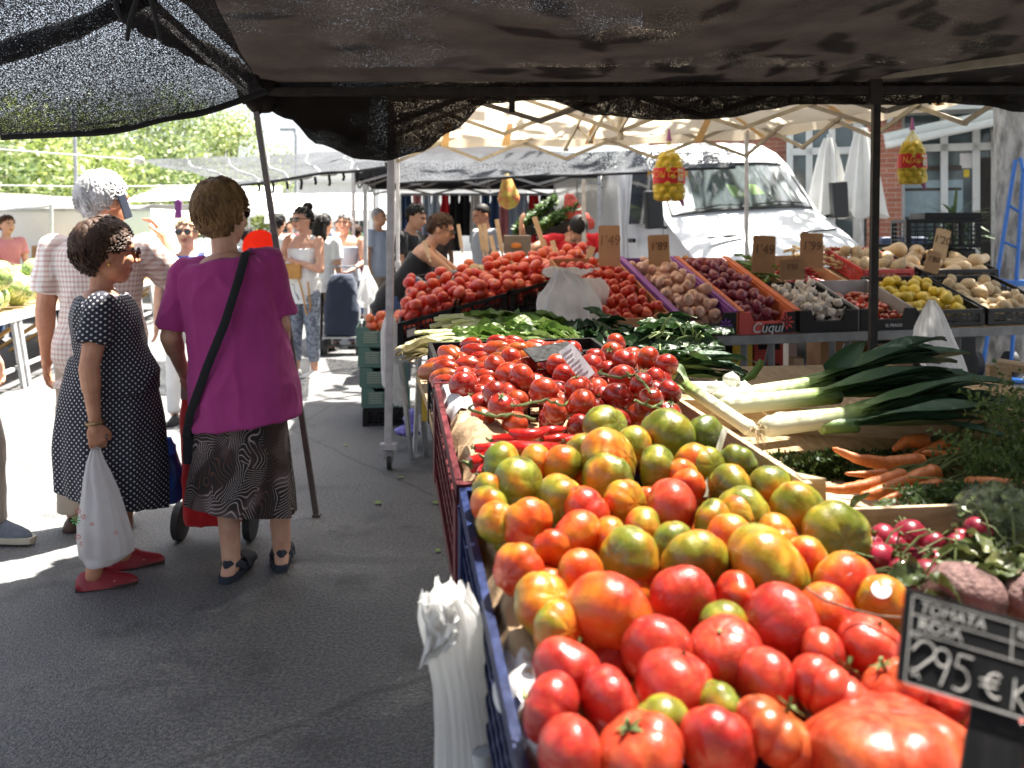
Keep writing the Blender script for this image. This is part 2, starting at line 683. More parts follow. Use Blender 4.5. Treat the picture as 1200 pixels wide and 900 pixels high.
mb.f = [f for f in mb.f if not sun_gap(f)]; mb.m = [0] * len(mb.f)
wmb = MB(); wmb.add(mb.v, wf)
part('sun_gap_cloth', wmb, NETSUN, root)
part('roof_cloth', mb, NETDENSE, root)
mb = MB()
# front valance hanging in scallops below the beam
def scal(x):
    # drop (m) below the beam along x
    px = 600 + x / 4.4 * F
    pts = [(300, 15), (335, 30), (370, 60), (420, 78), (450, 80), (490, 70), (530, 45), (570, 12), (640, 8), (700, 26), (780, 32), (850, 30),
           (900, 20), (940, 13), (1060, 14), (1100, 11), (1150, 14), (1200, 22), (1300, 30), (1700, 20)]
    for (a, ya), (b, yb) in zip(pts, pts[1:]):
        if a <= px <= b:
            q = (px - a) / (b - a)
            q = q * q * (3 - 2 * q)
            return (ya + (yb - ya) * q) / F * 4.4
    return 0.05
def val(u, v):
    x = -1.24 + 5.7 * v
    d = scal(x)
    bag = math.sin(math.pi * min(1, u * 1.1)) * d * 0.5
    return (x, 4.44 + bag + 0.012 * noise.noise(V((x * 6, u * 5, 2))), zb + 0.13 - (d + .13) * u + .006 * noise.noise(V((x * 9, u * 8, 5))))
mb.grid(val, 14, 150)
part('valance', mb, NETDENSE, root)
# clips and knots under the beam
mb = MB()
for px in (930, 935, 1090, 1104, 960):
    p = P(px, 104, 4.5)
    mb.tube([p, p + V((.012 * (px % 3 - 1), 0, -.035)), p + V((.02 * (px % 3 - 1), 0, -.08))], .009, 6)
part('tie', mb, BLACKPL, root)
mb = MB()
for k in range(7):
    c = PL1 + V((.02 + .05 * math.sin(k * 2.1), .02 * math.cos(k * 1.7), .03 - .03 * k / 3 + .05 * math.cos(k)))
    mb.ellip(c, (.05, .045, .06), None, 10, 7)
for k in range(9):
    c = PL1 + V((-.02 - .03 * k * .9 + .05, -.12 * k, .05 + .012 * k))
    mb.ellip(c, (.05 + .01 * math.sin(k * 2), .09, .05), None, 10, 7)
part('gathered_knot', voxel(mb, .015, 2, .5, (.012, 25)), NETDENSE, root)

# loose black net hung to the left of the frame
root = thing('shade_net', 'black see-through shade net sagging off the left side of the canopy', 'shade net', (-1.8, 3.3, 1.7))
mb = MB()
A0, A1 = P(312, 106, 3.75), P(0, 158, 3.3)
B0 = V((-.95, 2.6, zb + .2))
def net(u, v):
    a = A0.lerp(A1, v)
    b = B0.lerp(V((-2.3, 2.5, zb + .1)), v)
    p = a.lerp(b, u)
    p.z -= .09 * math.sin(math.pi * v * .95) * (1 - u) ** .7 * (.6 if u < .1 else .8)
    p.z += .02 * noise.noise(V((p.x * 4, p.y * 4, 3))) - .05 * math.sin(math.pi * u)
    return p
mb.grid(net, 40, 60)
part('net', mb, NETLOOSE, root)
mb = MB()
mb.tube([net(0, v / 24) + V((0, 0, -.004)) for v in range(25)], .014, 7)
part('hem', mb, mat('black hem cloth', (.02, .02, .022), None, .9), root)
mb = MB()
def roll(u, v):
    p = P(-40, 75, 2.75).lerp(P(185, -12, 2.75), v)
    a = u * 2 * math.pi
    r = .045 + .012 * noise.noise(V((v * 6, a, 1)))
    return p + V((math.cos(a) * .03, math.sin(a) * r, math.cos(a) * r - .02 * math.sin(v * 3)))
mb.grid(roll, 14, 30)
part('rolled_edge', mb, NETLOOSE, root)
mb = MB()
for a, b, c in (((160, 0), (152, 24), (149, 48)), ((176, -6), (183, 22), (188, 48)), ((135, -4), (137, 12), (143, 24))):
    mb.tube([P(*a, 2.7), P(*b, 2.7), P(*c, 2.7)], [.009, .008, .006], 6)
part('cloth_tie', mb, mat('black hem cloth', (.02, .02, .022)), root)

# ------------------------------------------------------------------ beige pop-up gazebo
root = thing('pop_up_gazebo', 'beige pop-up gazebo with folding scissor frame standing in front of the van', 'gazebo', (.7, 6.4, 0))
C = [V((-.73, 5.3, 0)), V((-1.02, 8.0, 0)), V((1.95, 7.45, 0)), V((2.85, 4.45, 0))]   # front-left, back-left, back-right, front-right
ZT, ZE = 2.62, 2.13
def leg(i, top, m=TUBE, w=.036):
    mb = MB(); mb.bar(C[i] + V((0, 0, .0)), C[i] + V((0, 0, top * .5)), w, w)
    mb.bar(C[i] + V((0, 0, top * .5)), C[i] + V((0, 0, top)), w * .8, w * .8)
    mb.box(C[i] + V((0, 0, .01)), (.09, .09, .012)); mb.box(C[i] + V((0, 0, top * .5)), (w + .012, w + .012, .05))
    return part('leg', mb, m, root, False, .003)
for i in (1, 2, 3):
    leg(i, ZE + .1)
mb = MB(); mb.bar(P(455, 527, 5.3) , P(459, 130, 5.3), .042, .042); mb.box(P(455.5, 523, 5.3), (.10, .06, .035))
part('leg', mb, TUBE, root, False, .003)
ctr = (C[0] + C[1] + C[2] + C[3]) / 4 + V((0, 0, ZT + .25))
eav = [c + V((0, 0, ZE + .12)) for c in C]
mb = MB()
for i in range(4):
    a, b = eav[i], eav[(i + 1) % 4]
    def roof(u, v, a=a, b=b):
        p = a.lerp(b, v).lerp(ctr, u)
        p.z -= .07 * math.sin(math.pi * u) + .05 * math.sin(math.pi * v) * (1 - u)
        return p
    mb.grid(roof, 14, 14)
part('roof_cloth', mb, BEIGECLOTH, root)
mb = MB()
for i in (0, 1, 2, 3):
    a, b = eav[i], eav[(i + 1) % 4]
    out = (b - a).cross(V((0, 0, 1))).normalized() * -.02
    def vl(u, v, a=a, b=b, out=out):
        p = a.lerp(b, v) + out
        p.z -= .03 * math.sin(math.pi * v) - .02 + u * (.10 + .008 * math.sin(v * 40)) 
        return p + V((0, .006 * math.sin(v * 30) * u, 0))
    mb.grid(vl, 4, 40)
part('valance', mb, BEIGECLOTH, root)
for i, ts in ((1, (.14, .32, .56, .86)), (2, (.12, .46, .72))):
    a, b = eav[i], eav[(i + 1) % 4]
    inn = (ctr - (a + b) / 2); inn.z = 0; inn.normalize()
    for k in ts:
        p = a.lerp(b, k) + inn * .06 + V((0, 0, .06))
        d = (b - a).normalized()
        w2 = .035
        q = [p - d * w2 + V((0, 0, -.16)), p + d * w2 + V((0, 0, -.16)), p + d * w2 * .7 + inn * .25 + V((0, 0, .03)), p - d * w2 * .7 + inn * .25 + V((0, 0, .03))]
        mb = MB(); mb.add(q, [(0, 1, 2, 3)]); part('patch', mb, ORANGECLOTH, root)
def scissor(a, b, n, z0, z1, off):
    """lattice of crossed bars between two legs"""
    mb = MB()
    for k in range(n):
        p, q = a.lerp(b, k / n), a.lerp(b, (k + 1) / n)
        for s in (0, 1):
            za, zb_ = (z0, z1) if s else (z1, z0)
            o2 = off * (1 if s else -1)
            mb.bar(p + V((0, 0, za)) + o2, q + V((0, 0, zb_)) + o2, .014, .028)
            mb.tube([p + V((0, 0, za)) - off * 2, p + V((0, 0, za)) + off * 2], .013, 6)
        m_ = (p + q) / 2 + V((0, 0, (z0 + z1) / 2))
        mb.tube([m_ - off * 2, m_ + off * 2], .014, 6)
    return mb
for i, n in ((0, 4), (1, 4), (2, 4), (3, 4)):
    a, b = C[i].copy(), C[(i + 1) % 4].copy()
    off = (b - a).cross(V((0, 0, 1))).normalized() * .01
    part('scissor_frame', scissor(a, b, n, ZE - .1, ZE + .2, off), BEIGEBAR, root, False)
mid = lambda i: (C[i] + C[(i + 1) % 4]) / 2
for i in (0, 2):
    pass
hub = V((ctr.x, ctr.y, 0))
for i in range(4):
    a = mid(i)
    off = (hub - a).cross(V((0, 0, 1))).normalized() * .01
    part('scissor_frame', scissor(a, hub, 2, ZE - .02, ZE + .28, off), BEIGEBAR, root, False)
mb = MB(); mb.tube([hub + V((0, 0, ZE - .08)), ctr - V((0, 0, .02))], .022, 8)
part('centre_post', mb, BEIGEBAR, root)
# caster on the front-left leg
cas = part('caster', (lambda m: (m.box(P(456, 533, 5.3), (.05, .05, .05)), m.box(P(453.6, 540, 5.3), (.006, .05, .06)), m.box(P(459.4, 540, 5.3), (.006, .05, .06)), m)[-1])(MB()), STEEL, root, False, .003)
wc = P(456.5, 542, 5.29)
mb = MB(); mb.tube([V((wc.x - .012, wc.y, .042)), V((wc.x + .012, wc.y, .042))], .042, 18)
part('wheel', mb, RUBBER, cas)

# ------------------------------------------------------------------ nets and awnings further along the street
def awning(name, label, corners, m, sag=.12, hem=True, n=24, cat='awning', group=None, poles=(), rib=0):
    a, b, c, d = [V(p) for p in corners]
    root = thing(name, label, cat, ((a + c) / 2).to_tuple(), 0, group)
    mb = MB()
    def fn(u, v):
        p = a.lerp(b, v).lerp(d.lerp(c, v), u)
        p.z += -sag * math.sin(math.pi * u) * math.sin(math.pi * v) + .03 * noise.noise(V((p.x * 2, p.y * 2, 7)))
        return p
    mb.grid(fn, n, n)
    part('cloth', mb, m, root)
    if hem:
        mb = MB()
        mb.tube([fn(0, v / 20) for v in range(21)], .014, 6)
        part('hem', mb, BLACKPL if m in (NETFAR, BLACKCLOTH) else STEEL, root)
    for p in poles:
        p = V(p)
        mb = MB(); mb.tube([V((p.x, p.y, 0)), p], .022, 8)
        part('pole', mb, TUBE, root)
    if rib:
        mb = MB()
        for k in range(1, rib):
            pts = [fn(u / 14, k / rib + .015 * math.sin(u)) + V((0, 0, -.012)) for u in range(15)]
            mb.tube(pts, .014, 5)
        part('seam', mb, mat('pale net seam', (.4, .4, .4)), root)
    return root
nroot = awning('shade_net', 'grey shade net with pale seams stretched across the street behind the purple shirt', 
       [P(280, 217, 8.2), P(452, 196, 8.0), P(448, 176, 10.6), P(166, 189, 10.2)], NETFAR, .10, rib=6, cat='shade net')
mb = MB()
for k in range(9):
    p = P(303 + k * 16.5, 216 - k * 2.2, 8.2)
    mb.tube([p, p + V((.01, 0, -.035 - .02 * (k % 3))), p + V((.0, 0, -.07 - .03 * (k % 2)))], .013, 6)
part('tie', mb, BLACKPL, nroot)
awning('shade_net', 'long grey shade net strip slung under the beige gazebo back edge', 
       [P(462, 214, 9.4), P(862, 196, 8.4), P(858, 176, 8.6), P(462, 180, 10.6)], NETFAR, .05, cat='shade net')
mb = MB(); mb.tube([P(0, 175, 10.5), P(80, 181, 10.4), P(160, 187, 10.2)], .012, 6)
mb.ellip(P(163, 188, 10.2), (.06, .04, .05))
single('guy_rope', mb, mat('white rope', (.7, .7, .7)), 'white rope stretched from the grey net corner across the trees', 'rope')
mb = MB(); mb.tube([P(0, 217, 14), P(110, 219, 14), P(240, 217, 14.5)], .012, 6)
single('guy_rope', mb, mat('white rope', (.7, .7, .7)), 'lower white rope level with the grey haired man', 'rope')
GA = 'grey stall awnings on the far left side of the street'
awning('stall_awning', 'grey awning above the watermelon stall left of the grey haired man', [P(-120, 262, 11), P(60, 240, 11), P(84, 232, 15), P(-120, 216, 13)], GREYCLOTH, .05,
       poles=[P(60, 240, 11)])
awning('stall_awning', 'lower grey awning sheet behind the watermelon stall awning', [P(-100, 262, 17), P(160, 258, 17), P(150, 232, 24), P(-100, 226, 24)], GREYCLOTH, .06,
       poles=[P(160, 258, 17)])
awning('stall_awning', 'grey awning between the grey haired man and the purple shirt woman', [P(120, 262, 18), P(300, 254, 18), P(300, 238, 27), P(150, 240, 27)], GREYCLOTH, .1,
       poles=[P(182, 258, 18), P(292, 254, 18)])
awning('stall_awning', 'white topped awning roof sloping behind the grey haired man', [P(140, 237, 22), P(330, 232, 22), P(330, 218, 27), P(185, 220, 27)], WHITECLOTH, .05,
       poles=[P(140, 237, 22)])
awning('stall_awning', 'pale awning above the phone woman and the crowd', [P(285, 252, 20), P(440, 246, 20), P(440, 226, 30), P(285, 228, 30)], WHITECLOTH, .1,
       poles=[P(430, 247, 20)])
awning('stall_awning', 'small grey awning sheet right of the leaning pole', [P(310, 262, 30), P(432, 258, 30), P(432, 240, 40), P(310, 244, 40)], GREYCLOTH, .1,
       poles=[P(320, 262, 30)])
# black gazebo in mid distance
root = thing('black_gazebo', 'black pop-up gazebo with grey truss bars behind the tomato stall', 'gazebo', (0, 13, 0))
G = [V((-2.0, 11.3, 0)), V((-2.2, 14.3, 0)), V((1.5, 14.3, 0)), V((1.1, 11.3, 0))]
for g in G:
    mb = MB(); mb.bar(g, g + V((0, 0, 2.3)), .04, .04)
    part('leg', mb, TUBE, root, False)
ct = V((-.4, 12.8, 2.9))
mb = MB()
for i in range(4):
    a, b = G[i] + V((0, 0, 2.28)), G[(i + 1) % 4] + V((0, 0, 2.28))
    mb.grid(lambda u, v, a=a, b=b: a.lerp(b, v).lerp(ct, u) - V((0, 0, .06 * math.sin(math.pi * u))), 8, 8)
    mb.grid(lambda u, v, a=a, b=b: a.lerp(b, v) + V((0, 0, -u * .2 + .001)), 2, 12)
part('roof_cloth', mb, BLACKCLOTH, root)
for i in range(4):
    a, b = G[i], G[(i + 1) % 4]
    off = (b - a).cross(V((0, 0, 1))).normalized() * .01
    part('truss', scissor(a, b, 4, 2.0, 2.22, off), mat('grey truss bar', (.32, .31, .3)), root, False)
    part('truss', scissor((a + b) / 2, V((ct.x, ct.y, 0)), 2, 2.05, 2.35, off), mat('grey truss bar', (.32, .31, .3)), root, False)
# ------------------------------------------------------------------ people
def skin(name, c, c2):
    return mat(name, c, c2, .5, 14, 4, bump=.12, bscale=60, bdist=.002, sss=.12)
SKIN_A = skin('tanned skin', (.55, .27, .16), (.44, .19, .105))
SKIN_B = skin('fair skin', (.64, .36, .245), (.54, .27, .18))
SKIN_C = skin('olive skin', (.54, .29, .18), (.44, .22, .13))
LIP = mat('lips', (.38, .12, .10), (.32, .09, .08), .45)
BROW = mat('brow and beard hair', (.03, .02, .015), None, .8)

def hairmat(name, a, b):
    return mat(name, a, b, .62, 22, 4, bump=.6, bscale=60, bdist=.004, stretch=(1, 1, .35), spec=.22)
HAIR_BROWN = hairmat('dark brown hair', (.075, .04, .025), (.03, .016, .011))
HAIR_GOLD = hairmat('golden brown hair', (.30, .18, .08), (.11, .06, .028))
HAIR_WHITE = hairmat('white grey hair', (.62, .61, .6), (.28, .28, .28))
HAIR_BLACK = hairmat('black hair', (.02, .016, .014), (.01, .008, .008))
HAIR_BLOND = hairmat('light blond hair', (.62, .5, .33), (.45, .32, .18))
HAIR_GREY = hairmat('grey hair', (.35, .34, .33), (.2, .19, .19))

def Rx(a): return Matrix.Rotation(a, 3, 'X')
def Ry(a): return Matrix.Rotation(a, 3, 'Y')
def Rz(a): return Matrix.Rotation(a, 3, 'Z')

TORSO = [(-.075, .074, .060, .0), (-.03, .097, .072, .004), (.02, .098, .072, .006), (.07, .088, .066, .0), (.12, .083, .062, -.004), (.18, .09, .066, -.004), (.235, .098, .066, .0), (.27, .096, .058, .004), (.295, .07, .046, .008), (.312, .04, .038, .01)]

def ring(c, wx, wy, M, n=28, p=2.3):
    out = []
    for j in range(n):
        a = 2 * math.pi * j / n
        ca, sa = math.cos(a), math.sin(a)
        out.append(M @ V((abs(ca) ** (2 / p) * math.copysign(1, ca) * wx, abs(sa) ** (2 / p) * math.copysign(1, sa) * wy, 0)) + c)
    return out

class Fig:
    """joint positions of a standing or bending figure; it faces -Y in its own frame, its right hand is on -X"""
    def __init__(s, H=1.65, bw=1.0, belly=0.0, lean=0, twist=0, sway=0, head=(0, 0, 0), arms=None, legs=None, hipz=None, sh=.112, hs=1.06):
        s.H, s.bw, s.belly = H, bw, belly
        s.q = H / 1.65 * hs
        k = H
        s.hz = (hipz if hipz is not None else .52 * H)
        s.hip = V((0, 0, s.hz))
        s.T = Rx(R(lean)) @ Ry(R(sway)) @ Rz(R(twist))
        s.sh = {}
        for nm, sx in (('R', -1), ('L', 1)):
            s.sh[nm] = s.tp(sx * sh * bw ** .5 * k, .004 * k, .278 * k)
        s.neck = s.tp(0, .01 * k, .30 * k)
        s.hM = s.T @ Rz(R(head[0])) @ Rx(R(head[1])) @ Ry(R(head[2]))
        s.headc = s.tp(0, .006 * k, .335 * k) + s.hM @ V((0, -.012 * k, .068 * k * (.5 + .5 * hs)))
        s.arm = {}
        for nm, (u, f) in (arms or {'R': ((-.12, 0, -1), (-.02, -.15, -1)), 'L': ((.12, 0, -1), (.02, -.15, -1))}).items():
            u, f = V(u).normalized(), V(f).normalized()
            e = s.sh[nm] + u * (.172 * k); w_ = e + f * (.148 * k)
            s.arm[nm] = (s.sh[nm], e, w_, f)
        s.leg = {}
        for nm, (th, shn, fy) in (legs or {'R': ((-.02, 0, -1), (0, .02, -1), 0), 'L': ((.02, 0, -1), (0, .02, -1), 0)}).items():
            sx = -1 if nm == 'R' else 1
            h = s.hip + V((sx * .053 * k * bw ** .5, 0, -.02 * k))
            kn = h + V(th).normalized() * (.235 * k); an = kn + V(shn).normalized() * (.225 * k)
            s.leg[nm] = [h, kn, an, fy]
        # feet on the ground
        low = min(l[2].z for l in s.leg.values()) - .042 * k
        s.shift = -low
        s.move(V((0, 0, -low)))
    def tp(s, x, y, z):
        return s.hip + s.T @ V((x, y, z))
    def move(s, d):
        s.hip = s.hip + d; s.neck = s.neck + d; s.headc = s.headc + d
        for nm in s.sh: s.sh[nm] = s.sh[nm] + d
        for nm in s.arm: a = s.arm[nm]; s.arm[nm] = (a[0] + d, a[1] + d, a[2] + d, a[3])
        for nm in s.leg: l = s.leg[nm]; s.leg[nm] = [l[0] + d, l[1] + d, l[2] + d, l[3]]
    def torso_rings(s, z0=-1, z1=1, off=0.0, n=28, flare=None, prof=None):
        out = []
        for (z, wx, wy, yo) in (prof or TORSO):
            if z < z0 or z > z1: continue
            b = s.belly * math.exp(-((z - .06) / .075) ** 2)
            c = s.tp(0, (yo - b * .5) * s.H, z * s.H)
            f = 1 + (flare(z) if flare else 0)
            out.append(ring(c, (wx * s.bw * s.H + off) * f, (wy * s.bw ** .6 * s.H + b * .5 * s.H + off) * f, s.T, n))
        return out

def add_head(mb, g, fem=False):
    q = g.q
    M = g.hM
    def at(x, y, z): return g.headc + M @ V((x * q, y * q, z * q))
    def e(c, r): mb.ellip(at(*c), [k * q for k in r], M, 18, 12)
    e((0, .012, .022), (.073, .092, .092))
    e((0, -.02, -.03), (.062, .066, .076))
    e((0, -.05, -.075), (.034, .032, .03))
    e((0, -.062, .03), (.055, .03, .03))
    for sx in (-1, 1):
        e((sx * .036, -.062, -.02), (.024, .022, .026))
        e((sx * .074, .012, -.005), (.009, .020, .031))
    mb.rcone(at(0, -.086, .014), at(0, -.108, -.018), .009 * q, .013 * q, 10)
    for sx in (-1, 1): e((sx * .012, -.096, -.022), (.009, .011, .008))
    e((0, -.084, -.047), (.022, .010, .006)); e((0, -.082, -.057), (.019, .010, .006))
    return at

def add_hand(mb, w_, d, side, q, curl=.35, spread=.1, thumb=1):
    """palm, four unequal bent fingers and a thumb leaving the side of the palm"""
    d = d.normalized(); s = (side - d * side.dot(d)).normalized(); nrm = d.cross(s) * thumb
    rot = Matrix((s, d, d.cross(s))).transposed()
    mb.ellip(w_ + d * .047 * q, (.039 * q, .055 * q, .016 * q), rot, 14, 9)
    mb.rcone(w_ - d * .01 * q, w_ + d * .03 * q, .024 * q, .024 * q, 10)
    for k, (o, L) in enumerate(((-.029, .062), (-.010, .072), (.010, .068), (.027, .054))):
        b = w_ + d * .088 * q + s * o * q
        a1 = curl; dd = (d * math.cos(a1) + nrm * math.sin(a1) + s * o * spread * 6).normalized()
        m = b + dd * L * .5 * q
        a2 = curl * 2.3; dd2 = (d * math.cos(a2) + nrm * math.sin(a2)).normalized()
        mb.rcone(b - d * .012 * q, m, .0098 * q, .0088 * q, 8, 0, 3); mb.rcone(m, m + dd2 * L * .5 * q, .0088 * q, .0070 * q, 8, 0, 3)
    b = w_ + d * .030 * q - s * .032 * q
    m = b + (d * .75 - s * .55 + nrm * .35).normalized() * .036 * q
    mb.rcone(b, m, .0125 * q, .010 * q, 8, 0, 3); mb.rcone(m, m + (d * .9 + s * .05 + nrm * .5).normalized() * .028 * q, .010 * q, .008 * q, 8, 0, 3)

def build_body(g, mskin, vox, hands=None, beard=False, foot=True, torso_off=-.004, armr=1.0, legr=1.0, ft=.55):
    mb = MB(); q = g.H / 1.65
    mb.loft(g.torso_rings(off=torso_off))
    mb.rcone(g.neck - g.T @ V((0, 0, .02 * q)), g.headc + g.hM @ V((0, .018, -.05)) * q, .056 * q, .05 * q)
    at = add_head(mb, g)
    for nm, (a, e, w_, f) in g.arm.items():
        mb.rcone(a, e, .050 * q * armr, .039 * q * armr); mb.rcone(e, w_, .039 * q * armr, .026 * q)
        mb.rcone(e.lerp(w_, .0), e.lerp(w_, .35), .041 * q * armr, .038 * q * armr)
        hs = (hands or {}).get(nm, {})
        side = V(hs.get('side', (0, -1, 0))); 
        add_hand(mb, w_ , V(hs.get('dir', f)), side, q * 1.04, hs.get('curl', .35), thumb=hs.get('thumb', 1))
    for nm, (h, k, a, fy) in g.leg.items():
        mb.rcone(h, k, .074 * q * legr, .052 * q * legr); mb.rcone(k, a, .050 * q * legr, .036 * q * legr ** .5)
        mb.rcone(k.lerp(a, .12), k.lerp(a, .4), .053 * q * legr, .050 * q * legr)
        if foot:
            d = Rz(R(fy)) @ V((0, -1, 0))
            z = V((0, 0, 1))
            b = V((a.x, a.y, .03 * q + a.z - .042 * g.H * 1.0))
            mb.rcone(a, b - d * .035 * q + V((0, 0, .004)), .036 * q, .030 * q * ft); mb.rcone(a - V((0, 0, .02)), b + d * .10 * q, .034 * q * ft, .018 * q * ft)
            mb.rcone(b - d * .03 * q, b + d * .14 * q * (.4 + .6 * ft), .028 * q * ft, .022 * q * ft); mb.rcone(b + d * .05 * q, b + d * .12 * q * (.4 + .6 * ft) + d.cross(z) * .018 * q, .03 * q * ft, .020 * q * ft)
    me = voxel(mb, vox, 2, .5)
    me.materials.append(mskin); me.materials.append(LIP); me.materials.append(BROW)
    Mi = g.hM.inverted(); q = g.q
    for p in me.polygons:
        c = Mi @ (p.center - g.headc) / q
        if abs(c.x) < .025 and c.y < -.082 and -.066 < c.z < -.04: p.material_index = 1
        elif beard and c.y < -.03 and c.z < -.032 and abs(c.x) < .07 and c.z > -.12 and not (abs(c.x) < .02 and -.062 < c.z < -.04): p.material_index = 2
        elif c.y < -.07 and .018 < c.z < .03 and .012 < abs(c.x) < .05: p.material_index = 2
    return me, at

def tufts(mb, g, n, seed, zone, L=.05, r=.012, flow='short', q=1.0, bulk=(.082, .1, .1), c0=(0, .016, .026)):
    """locks of hair lying along the skull; zone(x, y, z) keeps the hairline"""
    rr = random.Random(seed)
    k = 0; t_ = 0
    while k < n and t_ < n * 30:
        t_ += 1
        d = V((rr.gauss(0, 1), rr.gauss(0, 1), rr.gauss(0, 1))).normalized()
        p = V((c0[0] + d.x * bulk[0], c0[1] + d.y * bulk[1], c0[2] + d.z * bulk[2]))
        if not zone(p): continue
        crown = V((0, .05, .11))
        fl = (p - crown); fl = fl - d * fl.dot(d)
        if fl.length < 1e-3: fl = d.orthogonal()
        fl.normalize()
        fl = (fl + V((rr.gauss(0, .16), rr.gauss(0, .16), rr.gauss(0, .12)))).normalized()
        e = p + fl * L * rr.uniform(.6, 1.2)
        dd = V(((e.x - c0[0]) / bulk[0], (e.y - c0[1]) / bulk[1], (e.z - c0[2]) / bulk[2]))
        e = V((c0[0] + dd.x / dd.length * bulk[0], c0[1] + dd.y / dd.length * bulk[1], c0[2] + dd.z / dd.length * bulk[2])) * 1.0 + d * rr.uniform(-.003, .003)
        if not zone(e): e = p.lerp(e, .3)
        m = p.lerp(e, .5) + d * L * .07
        pts = [g.headc + g.hM @ (V(x) * q) for x in (p - d * .004, m, e)]
        mb.tube(pts, [r * q * .8, r * q, r * q * .15], 6, flat=(1.3, .6))
        k += 1

def hair_mesh(g, style, seed, m, n=260):
    q = g.q
    mb = MB()
    def zone_short(p): return (p.z > .004 + 1.0 * max(0, -p.y) if p.y < 0.03 else (p.z > -.035 or (p.z > -.085 and abs(p.x) < .062 and p.y > .05))) and not (p.y < -.062 and p.z < .062) and not (abs(p.x) > .05 and p.y < .03 and p.z < .012)
    base = MB()
    bulk = {'short': (.083, .102, .103), 'full': (.092, .110, .112), 'crop': (.077, .096, .097), 'bun': (.080, .1, .1), 'long': (.084, .104, .104)}[style]
    base.ellip(g.headc + g.hM @ V((0, .018, .03)) * q, [k * q * .97 for k in bulk], g.hM, 26, 18)
    # keep only the scalp part of the cap
    keep = MB()
    Mi = g.hM.inverted()
    vs, fs = base.v, base.f
    loc = [Mi @ (V(p) - g.headc) / q for p in vs]
    ok = [zone_short(p) for p in loc]
    used = {}
    for f in fs:
        if all(ok[i] for i in f):
            keep.f.append(tuple(f)); keep.m.append(0)
    keep.v = vs
    mb.v, mb.f, mb.m = list(keep.v), list(keep.f), list(keep.m)
    tufts(mb, g, 0 if style == 'crop' else n, seed, zone_short, {'short': .06, 'full': .08, 'crop': .02, 'bun': .06, 'long': .07}[style], {'crop': .006}.get(style, .0075 if n > 300 else .011), style, q, bulk, (0, .018, .03))
    if style == 'bun':
        mb.ellip(g.headc + g.hM @ V((0, .075, .12)) * q, (.05 * q, .05 * q, .045 * q), g.hM)
    if style == 'long':
        rr = random.Random(seed)
        for k in range(60):
            x = rr.uniform(-.07, .07); a = g.headc + g.hM @ V((x, .085 + rr.uniform(-.03, .02), .02)) * q
            mb.tube([a, a + V((x * .2, .02, -.1)) * q, a + V((x * .5, .01, -rr.uniform(.18, .28))) * q], [.016 * q, .016 * q, .004 * q], 6)
    if style == 'pony':
        pass
    me = mb.mesh('hair', m, True, 0, False)
    return me

def flatcone(mb, a, b, r1, r2, n=22):
    mb.tube([a, a.lerp(b, .33), a.lerp(b, .66), b], [r1, r1 + (r2 - r1) * .33, r1 + (r2 - r1) * .66, r2], n)

def shirt_mesh(g, vox, off=.014, hem=-.06, sleeve=.55, sleeve_r=(.066, .070), flare=None, wr=(.006, 9), tank=False, collar=False, long=None, z1=.30, neck=None, deep=.070, prof=None):
    mb = MB(); q = g.H / 1.65
    prof = [t for t in (prof or TORSO) if t[0] > hem]
    t0 = prof[0]
    low = (hem, max(t0[1], .094), max(t0[2], deep), t0[3])
    rings = g.torso_rings(off=off, prof=[low] + prof, flare=flare, z1=z1)
    mb.loft(rings)
    if not tank:
        for nm, (a, e, w_, f) in g.arm.items():
            inner = a + (g.neck - a) * .35
            mb.rcone(inner, a, .05 * q, .058 * q)
            if long:
                flatcone(mb, a, e, sleeve_r[0] * q, sleeve_r[1] * q); mb.rcone(e, e, sleeve_r[1] * q, sleeve_r[1] * q); flatcone(mb, e, e.lerp(w_, long), sleeve_r[1] * q, .045 * q)
            else:
                mb.rcone(a, a, sleeve_r[0] * q, sleeve_r[0] * q)
                flatcone(mb, a, a.lerp(e, sleeve), sleeve_r[0] * q, sleeve_r[1] * q)
    else:
        for nm, (a, e, w_, f) in g.arm.items():
            s_ = a + (g.neck - a) * .45
            mb.rcone(s_ + V((0, 0, .012)) , s_ - g.T @ V((0, 0, .08 * q)), .032 * q, .04 * q)
    if neck:
        c = g.neck
        mb.tube([c - g.T @ V((0, 0, .05 * q)), c + g.T @ V((0, .002, .002 * q))], [.10 * q, neck * q], 22)
    if collar:
        c = g.neck + g.T @ V((0, 0, .012 * q))
        mb.tube([c - g.T @ V((0, 0, .03 * q)), c + g.T @ V((0, .004 * q, .03 * q))], [.082 * q, .072 * q], 22)
    return voxel(mb, vox, 3, .5, wr)

def pants_mesh(g, vox, off=.012, length=1.0, r=None, wr=(.006, 8), waist=.07):
    mb = MB(); q = g.H / 1.65
    mb.loft(g.torso_rings(off=off, z1=waist))
    for nm, (h, k, a, fy) in g.leg.items():
        R1, R2, R3 = r or (.088, .066, .056)
        mb.rcone(h, k, R1 * q, R2 * q)
        flatcone(mb, k, k.lerp(a, length), R2 * q, R3 * q); mb.rcone(k, k, R2 * q, R2 * q)
    return voxel(mb, vox, 2, .5, wr)

